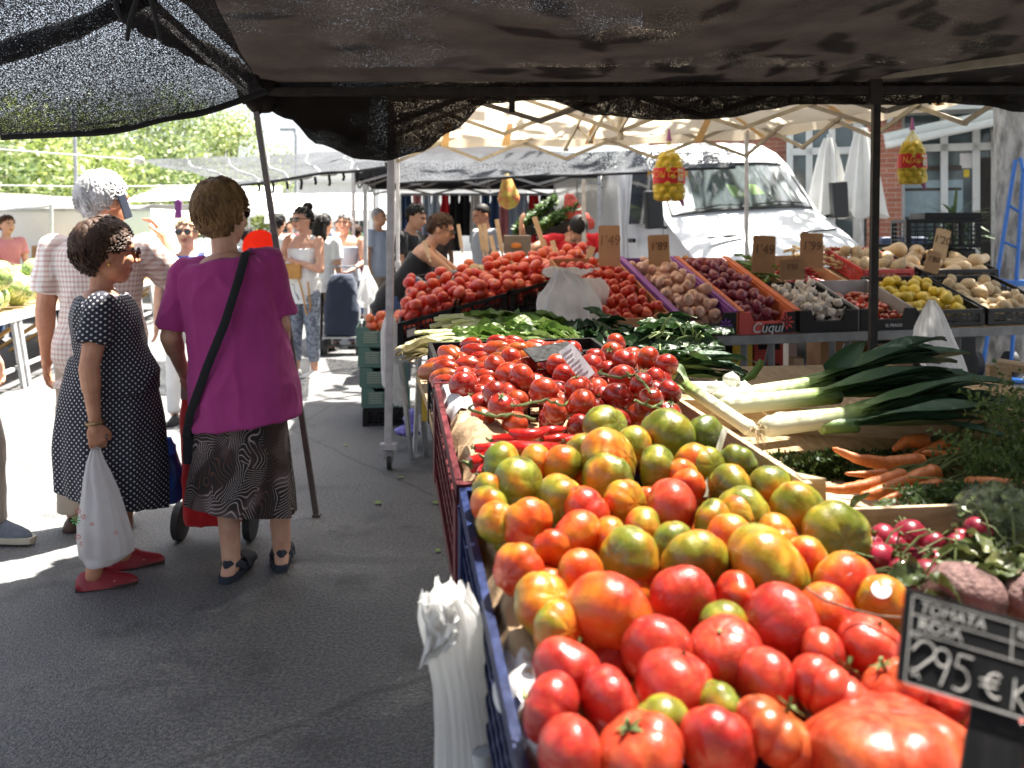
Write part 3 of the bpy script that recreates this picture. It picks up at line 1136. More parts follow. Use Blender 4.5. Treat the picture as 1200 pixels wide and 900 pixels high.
def skirt_mesh(g, z0, z1, r0, r1, folds=9, amp=.02, tilt=(0, 0), seed=0, dy=(0, 0), n=96, m=26, prof=None):
    """loft between heights z0 (top) and z1 (hem), closed below; r = (half width, half depth)"""
    mb = MB(); rings = []; 
    cx0 = V((g.hip.x, g.hip.y, 0))
    for i in range(m + 1):
        s = i / m
        ss = s ** .8
        z = z0 + (z1 - z0) * s
        wx = r0[0] + (r1[0] - r0[0]) * ss; wy = r0[1] + (r1[1] - r0[1]) * ss
        if prof: 
            kx, ky = prof(s); wx *= kx; wy *= ky
        out = []
        for j in range(n):
            a = 2 * math.pi * j / n
            f = 1 + amp * s ** 1.3 * (math.sin(folds * a + seed + .6 * math.sin(2 * a)) + .5 * math.sin((folds * 2 + 1) * a + 2 * seed + s)) / max(wx, .1) * .6
            f += .025 * noise.noise(V((math.cos(a) * 2 + seed, math.sin(a) * 2, s * 3.5)))
            x, y = math.cos(a) * wx * f, math.sin(a) * wy * f
            zt = s * (tilt[0] * x / max(wx, .01) + tilt[1] * y / max(wy, .01))
            out.append(cx0 + V((x, y + dy[0] + (dy[1] - dy[0]) * s, z + zt)))
        rings.append(out)
    last = rings[-1]
    cen = sum(last, V((0, 0, 0))) / n
    rings.append([cen + (p - cen) * .93 + V((0, 0, .004)) for p in last])
    rings.append([cen + (p - cen) * .9 + V((0, 0, .05)) for p in last])
    mb.loft(rings)
    return mb.mesh('cloth', [], True)

def cyl_uv(me, c, r=.2, seam=0.0):
    lay = me.uv_layers.new(name='UVMap')
    co = [v.co for v in me.vertices]
    for p in me.polygons:
        us = []
        for li in p.loop_indices:
            v = co[me.loops[li].vertex_index]
            a = (math.atan2(v.x - c.x, v.y - c.y) + seam + math.pi) % (2 * math.pi)
            us.append((li, a, v.z))
        amax = max(u[1] for u in us)
        for li, a, z in us:
            if amax - a > math.pi: a += 2 * math.pi
            lay.data[li].uv = (a * r, z)

def shoe(mb, a, fy, H, L=.25, W=.088, h=.07, open_=False):
    """closed shoe under the ankle a"""
    d = Rz(R(fy)) @ V((0, -1, 0)); s = V((-d.y, d.x, 0))
    base = V((a.x, a.y, a.z - .042 * H))
    rings = []
    for k in range(15):
        t_ = k / 14
        x = -.065 + L * t_
        w = W / 2 * (math.sin(math.pi * min(1, .16 + t_ * .80)) ** .45) * (.86 + .2 * math.sin(math.pi * t_))
        if k == 0 or k == 14: w *= .35
        hh = h * float(np.interp(t_, [0, .04, .15, .38, .6, .85, .96, 1], [.5, .8, .86, 1.05, .74, .5, .36, .18]))
        c = base + d * x + s * (.012 * math.sin(math.pi * t_))
        ring_ = []
        for j in range(16):
            an = 2 * math.pi * j / 16
            yy = math.cos(an) * w; zz = math.sin(an)
            zz = hh * zz if zz > 0 else .004 * zz
            ring_.append(c + s * yy * (1 - .5 * max(0, math.sin(an)) ** 2) + V((0, 0, .006 + zz)))
        rings.append(ring_)
    mb.loft(rings)
    return base, d, s
def sole(mb, a, fy, H, L=.26, W=.094, h=.022):
    d = Rz(R(fy)) @ V((0, -1, 0)); s = V((-d.y, d.x, 0))
    base = V((a.x, a.y, a.z - .042 * H))
    poly = []
    for k in range(24):
        t_ = k / 24 * 2 * math.pi
        x = -.068 + L * (.5 - .5 * math.cos(t_)); sg = 1 if t_ < math.pi else -1
        u = .5 - .5 * math.cos(t_)
        w = W / 2 * (math.sin(math.pi * min(1, .10 + u * .86)) ** .5 if 0 < k < 24 else .3) * (.85 + .2 * u) * (0.15 if k in (0, 12) else 1)
        poly.append((x, sg * w + .01 * math.sin(math.pi * u)))
    M = Matrix((d, s, V((0, 0, 1)))).transposed().to_4x4(); M.translation = base
    mb.prism(poly, 0.001, h, M)

def fabric(name, c, c2=None, rough=.85, wv=220):
    t = NT(name)
    co = t.co()
    f = t.noise(co, 5, 4)
    col = t.ramp(f, [(.3, c2 or tuple(k * .85 for k in c)), (.7, c)])
    t.p(Base_Color=col, Roughness=rough, Sheen_Weight=.15)
    t.b.inputs['Specular IOR Level'].default_value = .25
    t.bump(t.math('ADD', t.noise(co, wv, 2), t.math('MULTIPLY', t.noise(co, 14, 4), 1.2)), .28, .004)
    return t.m

def uv_scaled(t, s):
    return t.n('Mapping', {'Vector': t.n('TexCoord').outputs['UV'], 'Scale': (s, s, s)}).outputs[0]

# dots
t = NT('navy cloth with white dots')
uv = t.n('Mapping', {'Vector': t.n('TexCoord').outputs['UV'], 'Scale': (62, 62, 1), 'Rotation': (0, 0, R(45))}).outputs[0]
fr_ = t.n('VectorMath', {0: uv}, operation='FRACTION').outputs[0]
ds = t.n('VectorMath', {0: fr_, 1: (.5, .5, 0)}, operation='DISTANCE').outputs['Value']
t.p(Base_Color=t.mix(t.ramp(ds, [(.17, 1.0), (.24, 0.0)]), (.018, .018, .032), (.62, .60, .58)), Roughness=.75)
t.b.inputs['Specular IOR Level'].default_value = .3
t.bump(t.noise(t.co(), 160, 3), .2, .003)
DOTS = t.m
# checks
t = NT('pink checked shirt cloth')
s3 = t.n('SeparateXYZ', {0: t.n('TexCoord').outputs['UV']})
def stripe(o, k, w_): return t.math('LESS_THAN', t.math('FRACT', t.math('MULTIPLY', o, k)), w_)
hx, hy = stripe(s3.outputs[0], 42, .42), stripe(s3.outputs[1], 42, .42)
sm = t.math('MULTIPLY', t.math('ADD', hx, hy), .5)
t.p(Base_Color=t.ramp(sm, [(0, (.76, .71, .66)), (.5, (.66, .52, .46)), (1, (.52, .34, .29))], 'LINEAR'), Roughness=.85)
t.bump(t.noise(t.co(), 20, 4), .3, .006)
CHECK = t.m
# swirling skirt print
t = NT('black skirt cloth with swirling lines')
uv = uv_scaled(t, 1.0)
wrp = t.n('TexNoise', {'Vector': uv, 'Scale': 6.5, 'Detail': 1.0, 'Roughness': .4}).outputs['Fac']
zone = t.noise(uv, 5.2, 1, .4)
sxy = t.n('SeparateXYZ', {0: uv})
which = t.math('GREATER_THAN', t.noise(uv, 7.5, 0), .5)
base_ = t.math('ADD', t.math('MULTIPLY', t.math('MULTIPLY', sxy.outputs[1], 68.0), which), t.math('MULTIPLY', t.math('MULTIPLY', sxy.outputs[0], 60.0), t.math('SUBTRACT', 1.0, which)))
ln = t.math('FRACT', t.math('ADD', t.math('MULTIPLY', wrp, 15.0), base_))
lm_ = t.ramp(ln, [(.0, .8), (.12, .8), (.2, 0.0), (.92, 0.0), (1.0, .8)])
linecol = t.ramp(zone, [(.36, (.14, .055, .03)), (.44, (.10, .04, .03)), (.5, (.48, .38, .36)), (.62, (.56, .46, .44))])
fillc = t.ramp(t.noise(uv, 8.0, 1, .3), [(.42, (.011, .009, .009)), (.55, (.03, .014, .011)), (.66, (.10, .07, .07))])
t.p(Base_Color=t.mix(lm_, fillc, linecol), Roughness=.8)
t.bump(t.noise(t.co(), 30, 3), .2, .004)
SKIRT = t.m
# blue floral
t = NT('blue floral cloth')
vv = t.n('TexVoronoi', {'Vector': t.co(), 'Scale': 16.0})
t.p(Base_Color=t.ramp(t.n('SeparateColor', {0: vv.outputs['Color']}).outputs[0], [(.2, (.02, .05, .25)), (.45, (.04, .16, .5)), (.6, (.6, .65, .7)), (.8, (.03, .03, .08))], 'CONSTANT'), Roughness=.8)
FLORAL = t.m
t = NT('grey striped knit')
t.p(Base_Color=t.mix(t.ramp(t.n('TexWave', {'Vector': t.co(), 'Scale': 26.0}, bands_direction='Z').outputs['Fac'], [(.5, 0.0), (.55, 1.0)]), (.5, .53, .6), (.2, .23, .32)), Roughness=.8)
STRIPE = t.m
t = NT('blue grey leaf print cloth')
t.p(Base_Color=t.ramp(t.noise(t.co(), 34, 3, .6), [(.42, (.10, .115, .16)), (.56, (.25, .28, .34))]), Roughness=.85)
LEAFPR = t.m
MAGENTA = fabric('magenta jersey', (.42, .05, .23), (.34, .036, .18))
WHITECOT = fabric('white cotton', (.78, .77, .76))
BLACKCOT = fabric('black cotton', (.015, .015, .017))
REDCOT = fabric('red cotton', (.62, .018, .03), (.52, .014, .025))
BLUECOT = fabric('pale blue cotton', (.42, .5, .62))
BEIGECOT = fabric('beige chino', (.48, .40, .31))
TAUPE = fabric('taupe trouser cloth', (.36, .31, .26))
BROWNPR = mat('brown mottled print cloth', (.16, .11, .09), (.05, .035, .03), .85, 22, 3)
JEANS = fabric('blue denim', (.06, .11, .24), (.045, .085, .19))
GREYTEE = fabric('grey jersey', (.33, .34, .37))
PINKTEE = fabric('pink jersey', (.62, .24, .26))
REDLEATH = mat('dark red leather', (.30, .018, .028), (.22, .012, .018), .38, 14, 3, bump=.15)
NAVYSH = mat('navy sandal fabric', (.022, .028, .045), None, .75, 30, 3, bump=.3)
DARKLENS = mat('dark sunglass lens', (.012, .010, .012), None, .06, spec=.9)

def glasses(root, g, at, M=None, frame_m=None, r=.026):
    mb = MB(); q = g.q
    for sx in (-1, 1):
        mb.ellip(at(sx * .034, -.100, .010), (r * q, .005 * q, r * .85 * q), g.hM, 16, 8)
        mb.tube([at(sx * .06, -.096, .016), at(sx * .078, -.04, .016), at(sx * .080, .012, .010)], .003 * q, 6)
    mb.tube([at(-.012, -.106, .016), at(.012, -.106, .016)], .003 * q, 6)
    return part('sunglasses', mb, frame_m or DARKLENS, root, world=False)

def person(label, px, d, yaw, g, group=None, x=None):
    """thing at the photo column px and depth d; yaw 0 faces the camera, positive turns to the photo's right"""
    return thing('person', label, 'person', ((px - 600) / F * d if x is None else x, d, 0), R(yaw), group)
def lp(nm, me, m, root, label=None):
    if m is not None:
        me.materials.clear(); me.materials.append(m)
    return part(nm, me, None, root, world=False, label=label)

# ---- lady in the dotted navy dress, seen from her right and a little behind, facing right
g = Fig(1.405, 1.32, .05, lean=-3, head=(18, 6, 0), sh=.112, hs=1.3,
        arms={'R': ((-.20, .16, -1), (-.04, -.10, -1)), 'L': ((.18, -.1, -1), (0, -.5, -1))},
        legs={'R': ((-.02, .07, -1), (.0, .10, -1), 0), 'L': ((.03, -.13, -1), (0, -.02, -1), 6)})
root = person('short dark haired woman in a navy dotted dress and sunglasses', 129, 3.62, 112, g)
me, at = build_body(g, SKIN_A, .0055, hands={'R': {'side': (0, 1, 0), 'curl': .85, 'thumb': 1}}, armr=1.12, legr=1.08)
part('body', me, None, root, world=False)
lp('hair', hair_mesh(g, 'full', 3, HAIR_BROWN, 1100), None, root)
glasses(root, g, at, r=.027)
mb = MB(); mb.ellip(at(-.079, .014, -.036), (.006, .006, .008)); part('earring', mb, mat('gold earring', (.8, .5, .12), None, .25, metal=1), root, world=False)
top = shirt_mesh(g, .0075, .020, .02, .62, (.062, .074), neck=.066, wr=(.010, 8))
cyl_uv(top, g.hip, .19, R(180))
lp('dress_bodice', top, DOTS, root)
sk = skirt_mesh(g, g.hip.z + .17, .335, (.160, .150), (.20, .205), 7, .016, (0, .05), 2, (.0, -.012), prof=lambda s: (1 + .10 * math.sin(3.1 * s), 1 + .14 * math.sin(3.1 * s)))
cyl_uv(sk, g.hip, .2, R(180))
lp('dress_skirt', sk, DOTS, root)
for nm in ('R', 'L'):
    mb = MB(); a = g.leg[nm][2]; shoe(mb, a, g.leg[nm][3], g.H, .225, .080, .076); sh_o = part('shoe', mb, REDLEATH, root, world=False)
    mb = MB(); sole(mb, a, g.leg[nm][3], g.H, .228, .080, .012); part('sole', mb, mat('dark shoe sole', (.06, .03, .025)), sh_o, False, world=False)
mb = MB(); w_ = g.arm['R'][2]; f = g.arm['R'][3]
ringp = [w_ + (f.orthogonal().normalized() * math.cos(k * .5236) + f.cross(f.orthogonal().normalized()) * math.sin(k * .5236)) * .031 for k in range(13)]
mb.tube(ringp, .006, 6); part('bracelet', mb, mat('brass bracelet', (.4, .25, .12), None, .35, metal=.8), root, world=False)
hand1 = ROOT[root] @ (w_ + f * .085)

# her white carrier bag with red prints
hx = hand1
t = NT('printed carrier film')
co = t.co()
blob = t.n('TexVoronoi', {'Vector': co, 'Scale': 34.0}).outputs['Distance']
shadow_ = t.ramp(t.noise(co, 7, 2), [(.4, (.80, .78, .77)), (.65, (.70, .67, .67))])
t.p(Base_Color=shadow_, Roughness=.35)
t.bump(t.noise(co, 22, 4), .4, .01)
bs = t.n('BsdfTranslucent', {'Color': (.8, .76, .75, 1)}); mx = t.n('MixShader', {0: .5})
t.t.links.new(t.b.outputs[0], mx.inputs[1]); t.t.links.new(bs.outputs[0], mx.inputs[2]); t.t.links.new(mx.outputs[0], t.out.inputs[0])
PRFILM = t.m
broot = thing('carrier_bag', 'full white carrier bag with red and green print in the dotted lady\'s hand', 'carrier bag', (hx.x, hx.y, hx.z - .42))
dB = hx.y - .02
out = [(-.012, .014, .0), (-.030, .030, -.05), (-.036, .055, -.10), (-.044, .085, -.17), (-.055, .110, -.25), (-.060, .135, -.33), (-.050, .140, -.385), (-.02, .10, -.415)]
mb = MB(); rings = []; n = 56
for i in range(44):
    s = i / 43 * (len(out) - 1); k = min(int(s), len(out) - 2); q = s - k
    xl, xr, z = [out[k][j] * (1 - q) + out[k + 1][j] * q for j in range(3)]
    hw = (xr - xl) / 2; top_ = 1 - i / 43
    dp = .02 + .075 * min(1, i / 26)
    rings.append([V((hx.x + (xl + xr) / 2 + math.cos(a) * hw * (1 + .10 * top_ * math.sin(8 * a + 1) + .04 * math.sin(15 * a)), dB + math.sin(a) * dp * (1 + .16 * top_ * math.sin(9 * a) + .10 * noise.noise(V((math.cos(a) * 2, math.sin(a) * 2, i * .2)))),
                    hx.z - .01 + z + .006 * math.sin(11 * a) * top_)) for a in [2 * math.pi * j / n for j in range(n)]])
mb.loft(rings)
part('bag', mb, PRFILM, broot)
RP_ = mat('red bag print', (.62, .1, .08)); GP_ = mat('green bag print', (.1, .5, .15))
mb = MB()
def front_pt(x, z): return V((hx.x + x, dB - .082 - .01 * math.cos(x * 30), hx.z + z))
fM_ = lambda x, z: frame(front_pt(x, z), (1, 0, 0), (0, -1, -.05))
for x, z, r in ((-.02, -.215, .014), (.0, -.235, .012), (.03, -.265, .010), (-.02, -.31, .014), (-.005, -.335, .012), (.11, -.30, .010)):
    flower(mb, fM_(x, z), r)
part('red_print', mb, RP_, broot, False)
part('lettering', text_mb('FRUTA', .026, fM_(.045, -.335), .0005), RP_, broot, False)
mb = MB(); flower(mb, fM_(-.03, -.25), .02); part('green_print', mb, GP_, broot, False)

# ---- woman in the magenta shirt, seen from behind
# facing away: her left is on the photo's left
g = Fig(1.585, 1.08, .02, lean=1, sway=8, head=(-14, 4, 0), sh=.102, hs=1.2,
        arms={'L': ((.24, -.10, -1), (-.02, -.75, -.75)), 'R': ((-.16, -.06, -1), (.05, -.55, -.8))},
        legs={'R': ((-.12, -.12, -1), (-.06, .0, -1), 6), 'L': ((-.08, .06, -1), (-.07, .10, -1), -14)})
root = person('woman with short golden brown hair in a magenta shirt and swirl skirt', 284, 3.68, 186, g)
me, at = build_body(g, SKIN_B, .0055, hands={'L': {'side': (0, 0, 1), 'curl': .7}}, armr=1.12, legr=1.12, ft=1)
part('body', me, None, root, world=False)
lp('hair', hair_mesh(g, 'full', 8, HAIR_GOLD, 1200), None, root)
mb = MB()
for sx in (-1, 1): mb.tube([at(sx * .06, -.096, .016), at(sx * .084, -.04, .018), at(sx * .086, .012, .014)], .004, 6); mb.ellip(at(sx * .036, -.1, .01), (.026, .004, .02), g.hM)
part('glasses', mb, DARKSTEEL, root, world=False)
lp('shirt', shirt_mesh(g, .0075, .030, -.125, .86, (.062, .080), flare=lambda z: .03 * max(0, .05 - z) / .15, wr=(.011, 6.5), neck=.066, prof=[(-.125, .108, .112, .0), (-.06, .107, .106, 0), (.0, .104, .094, .004), (.06, .098, .082, .004), (.12, .096, .074, 0), (.18, .098, .072, -.002), (.235, .100, .068, .0), (.27, .096, .058, .004), (.295, .07, .046, .008), (.312, .04, .038, .01)]), MAGENTA, root)
sk = skirt_mesh(g, g.hip.z - .06, .262, (.16, .13), (.218, .19), 6, .020, (.03, .02), 5, (0, -.01))
cyl_uv(sk, g.hip, .22, 0)
lp('skirt', sk, SKIRT, root)
for nm in ('R', 'L'):
    a = g.leg[nm][2]; fy = g.leg[nm][3]
    mb = MB(); sole(mb, a, fy, g.H, .25, .092, .03)
    so_ = part('sandal', mb, NAVYSH, root, False, .003, world=False)
    d = Rz(R(fy)) @ V((0, -1, 0)); s = V((-d.y, d.x, 0)); b = V((a.x, a.y, .03))
    mb = MB()
    mb.tube([b - s * .042 + d * .05, b - s * .040 + d * .0 + V((0, 0, .035)), b - d * .055 + V((0, 0, .045)), b + s * .040 + V((0, 0, .035)), b + s * .042 + d * .05], .012, 8, flat=(.35, 1.2))
    def band(u, v):
        an = math.pi * u
        return b + d * (.05 + .10 * v) - s * math.cos(an) * (.049 - .006 * v) + V((0, 0, .002 + math.sin(an) * (.05 - .02 * v)))
    mb.grid(band, 12, 6, thick=.005)
    part('strap', mb, NAVYSH, so_, world=False)
# crossbody strap and the small black bag at her hip
sh_ = g.sh['R'] + (g.neck - g.sh['R']) * .42
mb = MB()
bk = lambda x, y, z: g.tp(x * g.H, y * g.H, z * g.H)
mb.tube([bk(-.062, -.02, .312), bk(-.062, .064, .304), bk(-.045, .112, .24), bk(-.0, .120, .14), bk(.055, .128, .04), bk(.115, .112, -.07), bk(.155, .03, -.14)], .014, 10, flat=(1.25, .3))
part('bag_strap', mb, BLACKCOT, root, world=False)
c = bk(.15, -.03, -.16)
mb = MB(); mb.box(c, (.05, .22, .15))
single('shoulder_bag', mb.xf(ROOT[root]), BLACKCOT, 'small black shoulder bag at the left hip of the magenta shirt woman', 'bag', bevel=.02)

# red shopping trolley in front of her
tb = V(((244 - 600) / F * 3.98, 3.98, 0))
troot = thing('shopping_trolley', 'red wheeled shopping trolley in front of the magenta shirt woman', 'trolley', tb.to_tuple())
mb = MB()
prof_ = [(.12, .125, .12), (.3, .13, .125), (.6, .125, .12), (.78, .11, .10), (.83, .09, .07)]
mb.loft([ring(tb + V((.035 - .035 * z, .02, z)), wx, wy, Matrix.Identity(3), 24, 3.5) for z, wx, wy in prof_])
part('bag', voxel(mb, .012, 2, .5, (.008, 9)), fabric('red trolley canvas', (.62, .02, .025), (.5, .015, .02)), troot)
mb = MB(); mb.box(tb + V((.01, -.125, .74)), (.17, .015, .12)); part('flap', mb, mat('pale flap', (.6, .4, .36)), troot, False, .006)
mb = MB()
for sx in (-.14, .14): mb.tube([tb + V((sx + .02, .14, .09)), tb + V((sx, .16, .95)), tb + V((sx * .8, .16, 1.0))], .011, 8)
mb.tube([tb + V((-.11, .16, 1.0)), tb + V((.11, .16, 1.0))], .013, 8); mb.tube([tb + V((-.16, .12, .085)), tb + V((.16, .12, .085))], .009, 8)
part('frame', mb, DARKSTEEL, troot)
for sx in (-.16, .16):
    mb = MB(); mb.tube([tb + V((sx - .016, .10, .085)), tb + V((sx + .016, .10, .085))], .085, 24); part('wheel', mb, RUBBER, troot)

# ---- grey haired man on the phone, back to us
g = Fig(1.655, 1.12, .04, lean=-1, head=(-38, 8, 6), sh=.112, hs=1.2,
        arms={'R': ((-.55, -.55, -.75), (.38, -.15, 1)), 'L': ((.16, -.05, -1), (.05, -.25, -1))},
        legs={'R': ((-.04, 0, -1), (.0, .04, -1), 10), 'L': ((.05, -.03, -1), (0, .05, -1), -10)})
root = person('grey haired man in a pink checked shirt with a phone at his ear', 118, 4.25, 192, g)
me, at = build_body(g, SKIN_A, .0065, hands={'R': {'side': (0, -1, 0), 'curl': .5}}, armr=1.12)
part('body', me, None, root, world=False)
lp('hair', hair_mesh(g, 'short', 5, HAIR_WHITE, 800), None, root)
sh = shirt_mesh(g, .0085, .022, -.11, .72, (.074, .084), collar=True, flare=lambda z: .05 * max(0, .05 - z) / .1, wr=(.008, 7))
cyl_uv(sh, g.hip, .2, 0)
lp('shirt', sh, CHECK, root)
lp('trousers', pants_mesh(g, .009, .016, .97, (.105, .085, .078), (.008, 7)), BEIGECOT, root)
for nm in ('R', 'L'):
    mb = MB(); shoe(mb, g.leg[nm][2], g.leg[nm][3], g.H, .27, .098, .075); part('shoe', mb, mat('brown shoe leather', (.10, .06, .04), None, .5), root, world=False)
wr_ = g.arm['R'][2]
mb = MB(); ec = at(-.092, -.02, -.02); M = g.hM
mb.box(ec, (.009, .046, .115), M @ Rx(R(-25)))
o = single('mobile_phone', mb.xf(ROOT[root]), mat('grey phone shell', (.05, .06, .09), None, .2), 'slim grey phone held at the grey haired man\'s ear', 'phone', smooth=False, bevel=.003)
bb = P(196, 570, 3.85)
mb = MB(); mb.loft([ring(V((bb.x - .03, bb.y + .1, z)), wx, wy, Matrix.Identity(3), 24, 2.6) for z, wx, wy in ((.21, .04, .03), (.24, .065, .05), (.33, .06, .045), (.42, .035, .03), (.5, .012, .01))])
single('carrier_bag', voxel(mb, .01, 2, .5, (.01, 12)), mat('bright blue plastic', (.02, .09, .42), (.015, .06, .3), .3, 8), 'bright blue carrier bag hanging behind the dotted dress', 'carrier bag')

# ---- man cut by the left picture edge
g = Fig(1.72, 1.08, .03, head=(0, 0, 0), arms={'R': ((-.1, -.1, -1), (0, -.5, -1)), 'L': ((.12, -.02, -1), (.0, -.3, -1))},
        legs={'R': ((-.03, .12, -1), (0, .2, -1), 0), 'L': ((.03, -.34, -1), (0, -.06, -1), 0)})
root = person('man in taupe trousers and grey canvas shoes cut off by the left edge', -70, 3.95, 82, g)
me, at = build_body(g, SKIN_B, .008, armr=1.1); part('body', me, None, root, world=False)
lp('hair', hair_mesh(g, 'short', 15, HAIR_GREY, 200), None, root)
lp('shirt', shirt_mesh(g, .01, .022, -.1, .7), BLUECOT, root)
lp('trousers', pants_mesh(g, .010, .014, .98, (.10, .078, .07), (.008, 7)), TAUPE, root)
for nm in ('R', 'L'):
    mb = MB(); sole(mb, g.leg[nm][2], g.leg[nm][3], g.H, .29, .104, .026)
    sh_o = part('shoe', mb, mat('cream rubber sole', (.55, .5, .38), None, .6), root, False, world=False)
    mb = MB(); shoe(mb, g.leg[nm][2] + V((0, 0, .018)), g.leg[nm][3], g.H, .275, .096, .08); part('upper', mb, mat('grey blue canvas', (.13, .15, .18), (.1, .115, .14), .8, 60), sh_o, world=False)
    mb = MB(); a = g.leg[nm][2]; d = V((0, -1, 0))
    for k in range(4):
        b_ = V((a.x, a.y, .07 - .008 * k)) + d * (.06 + .022 * k); mb.tube([b_ + V((-.022, 0, 0)), b_ + V((0, 0, .010)), b_ + V((.022, 0, 0))], .003, 5)
    part('lace', mb, BLACKCOT, sh_o, world=False)

# ---- generic bystanders
def bystander(label, px, d, yaw, H, mskin, hstyle, hm, top, bottom, lean=0, head=(0, 0, 0), arms=None, legs=None, bw=1.0, tank=False, sleeve=.6, hem=-.06, vox=.013, skirt=None,
              length=.97, shades=False, beard=False, shoes=None, hipz=None, belly=0, group=None, long=None, twist=0, pr=None, hands=None):
    g = Fig(H, bw, belly, lean=lean, head=head, arms=arms, legs=legs, hipz=hipz, twist=twist)
    root = person(label, px, d, yaw, g, group)
    me, at = build_body(g, mskin, vox, beard=beard, hands=hands); part('body', me, None, root, world=False)
    if hstyle: lp('hair', hair_mesh(g, hstyle, int(px), hm, 130), None, root)
    if shades: glasses(root, g, at)
    lp('top', shirt_mesh(g, vox, .014, hem, sleeve, tank=tank, long=long, z1=.25 if tank else .30), top, root)
    if skirt: 
        lp('skirt', skirt_mesh(g, g.hip.z + .05, skirt, (.17, .15), (.2, .18), 6, .02, n=48, m=12), bottom, root)
    else:
        lp('trousers', pants_mesh(g, vox, .010, length, pr), bottom, root)
    for nm in g.leg:
        mb = MB(); shoe(mb, g.leg[nm][2], g.leg[nm][3], H, .25, .09, .06); part('shoe', mb, shoes or BLACKCOT, root, world=False)
    return root, g, at
stand_wide = {'R': ((-.05, 0, -1), (0, .03, -1), 10), 'L': ((.07, 0, -1), (.03, .03, -1), -12)}
root, g, at = bystander('woman in sunglasses, white tank top and leaf print trousers, hand at her face', 356, 8.75, -28, 1.64, SKIN_B, 'bun', HAIR_BLACK, WHITECOT, LEAFPR, tank=True, hem=-.09, vox=.009, length=.80,
          head=(-10, 4, 0), arms={'R': ((-.12, -.42, -.9), (.52, -.22, .95)), 'L': ((.22, -.18, -1), (-.9, -.42, .30))}, legs=stand_wide, shades=True, shoes=mat('white flip flop', (.7, .68, .66)), pr=(.094, .072, .05))
hd = ROOT[root] @ g.arm['L'][2]
mb = MB(); c = ROOT[root] @ (g.tp(-.02, -.17, .17)); mb.box(c + V((.0, -.02, .0)), (.22, .05, .15)); 
b = thing('shoulder_bag', 'tan leather handbag held at the phone woman\'s chest', 'bag', c.to_tuple())
TAN = mat('tan leather', (.52, .26, .06), (.44, .2, .045), .5, 20, 3)
part('bag', mb, TAN, b, False, .018)
mb = MB(); mb.tube([c + V((.08, -.02, -.05)), c + V((.13, -.02, -.25)), c + V((.16, -.02, -.42)), c + V((.2, -.01, -.36)), c + V((.17, -.01, -.1))], .008, 6); part('strap', mb, TAN, b)
bystander('black haired woman in a white shirt and brown print trousers beside the trolley', 380, 10.6, 150, 1.60, SKIN_C, 'long', HAIR_BLACK, WHITECOT, BROWNPR, bw=1.08, sleeve=.75, hem=-.09)
root, g, at = bystander('older woman in a striped sleeveless top pushing a navy shopping trolley', 404, 10.9, -6, 1.62, SKIN_B, 'short', HAIR_GREY, STRIPE, JEANS, bw=1.15, tank=True, hem=-.1,
          arms={'R': ((-.2, -.2, -1), (.35, -.75, -.3)), 'L': ((.2, -.2, -1), (-.35, -.75, -.3))})
NAVYC = fabric('navy trolley canvas', (.035, .045, .075))
tb = V(((401 - 600) / F * 10.3, 10.3, 0))
troot = thing('shopping_trolley', 'navy shopping trolley pushed by the woman in stripes', 'trolley', tb.to_tuple())
mb = MB(); mb.loft([ring(tb + V((0, 0, z)), wx, wy, Matrix.Identity(3), 20, 3) for z, wx, wy in ((.22, .2, .13), (.5, .21, .14), (.82, .16, .1), (.92, .12, .06))]); part('bag', voxel(mb, .02, 1, .5, (.01, 8)), NAVYC, troot)
mb = MB()
for sx in (-.14, .14): mb.tube([tb + V((sx, .1, .1)), tb + V((sx, .14, 1.0))], .012, 6)
mb.tube([tb + V((-.14, .14, 1.0)), tb + V((.14, .14, 1.0))], .014, 6); mb.tube([tb + V((-.2, .06, .09)), tb + V((.2, .06, .09))], .012, 6); mb.box(tb + V((0, -.02, .2)), (.4, .26, .02)); part('frame', mb, STEEL, troot)
for sx in (-.2, .2):
    for y in (-.1, .08):
        mb = MB(); mb.tube([tb + V((sx - .015, y, .085)), tb + V((sx + .015, y, .085))], .085, 18); part('wheel', mb, RUBBER, troot)
bystander('blond woman in sunglasses and a blue floral blouse behind the magenta shirt', 219, 6.6, 5, 1.50, SKIN_B, 'short', HAIR_BLOND, FLORAL, WHITECOT, shades=True, bw=1.05)
bystander('man in a blue shirt walking away beyond the phone woman', 374, 15.5, 170, 1.74, SKIN_B, 'crop', HAIR_GREY, BLUECOT, BEIGECOT, vox=.018)
bystander('person in a white shirt just left of the phone woman', 327, 12.5, 165, 1.64, SKIN_C, 'short', HAIR_BLACK, WHITECOT, JEANS, vox=.016)
bystander('dark haired person beyond, between the phone woman and the white shirt woman', 366, 13.8, 185, 1.62, SKIN_C, 'short', HAIR_BLACK, BLACKCOT, JEANS, vox=.016)
bystander('balding man in a pale blue shirt left of the white pole', 444, 12.2, 60, 1.72, SKIN_C, 'crop', HAIR_GREY, BLUECOT, BEIGECOT, vox=.016)
bystander('small figure in dark red near the pole in the far crowd', 418, 14.5, 170, 1.5, SKIN_C, 'short', HAIR_BROWN, fabric('dark red jersey', (.25, .03, .05)), JEANS, vox=.018)
bystander('person in a pink top in the distant crowd', 340, 22, 0, 1.65, SKIN_B, 'short', HAIR_BROWN, PINKTEE, JEANS, vox=.022)
bystander('person in white in the distant crowd', 396, 24, 0, 1.7, SKIN_B, 'short', HAIR_BLACK, WHITECOT, JEANS, vox=.022)
bystander('person in a green top in the distant crowd', 415, 27, 20, 1.7, SKIN_B, 'short', HAIR_BROWN, fabric('green jersey', (.1, .25, .1)), JEANS, vox=.022)
bystander('child sized far figure in black beside the red parasol', 290, 11.5, 160, 1.45, SKIN_C, 'short', HAIR_BLACK, GREYTEE, JEANS, vox=.016)
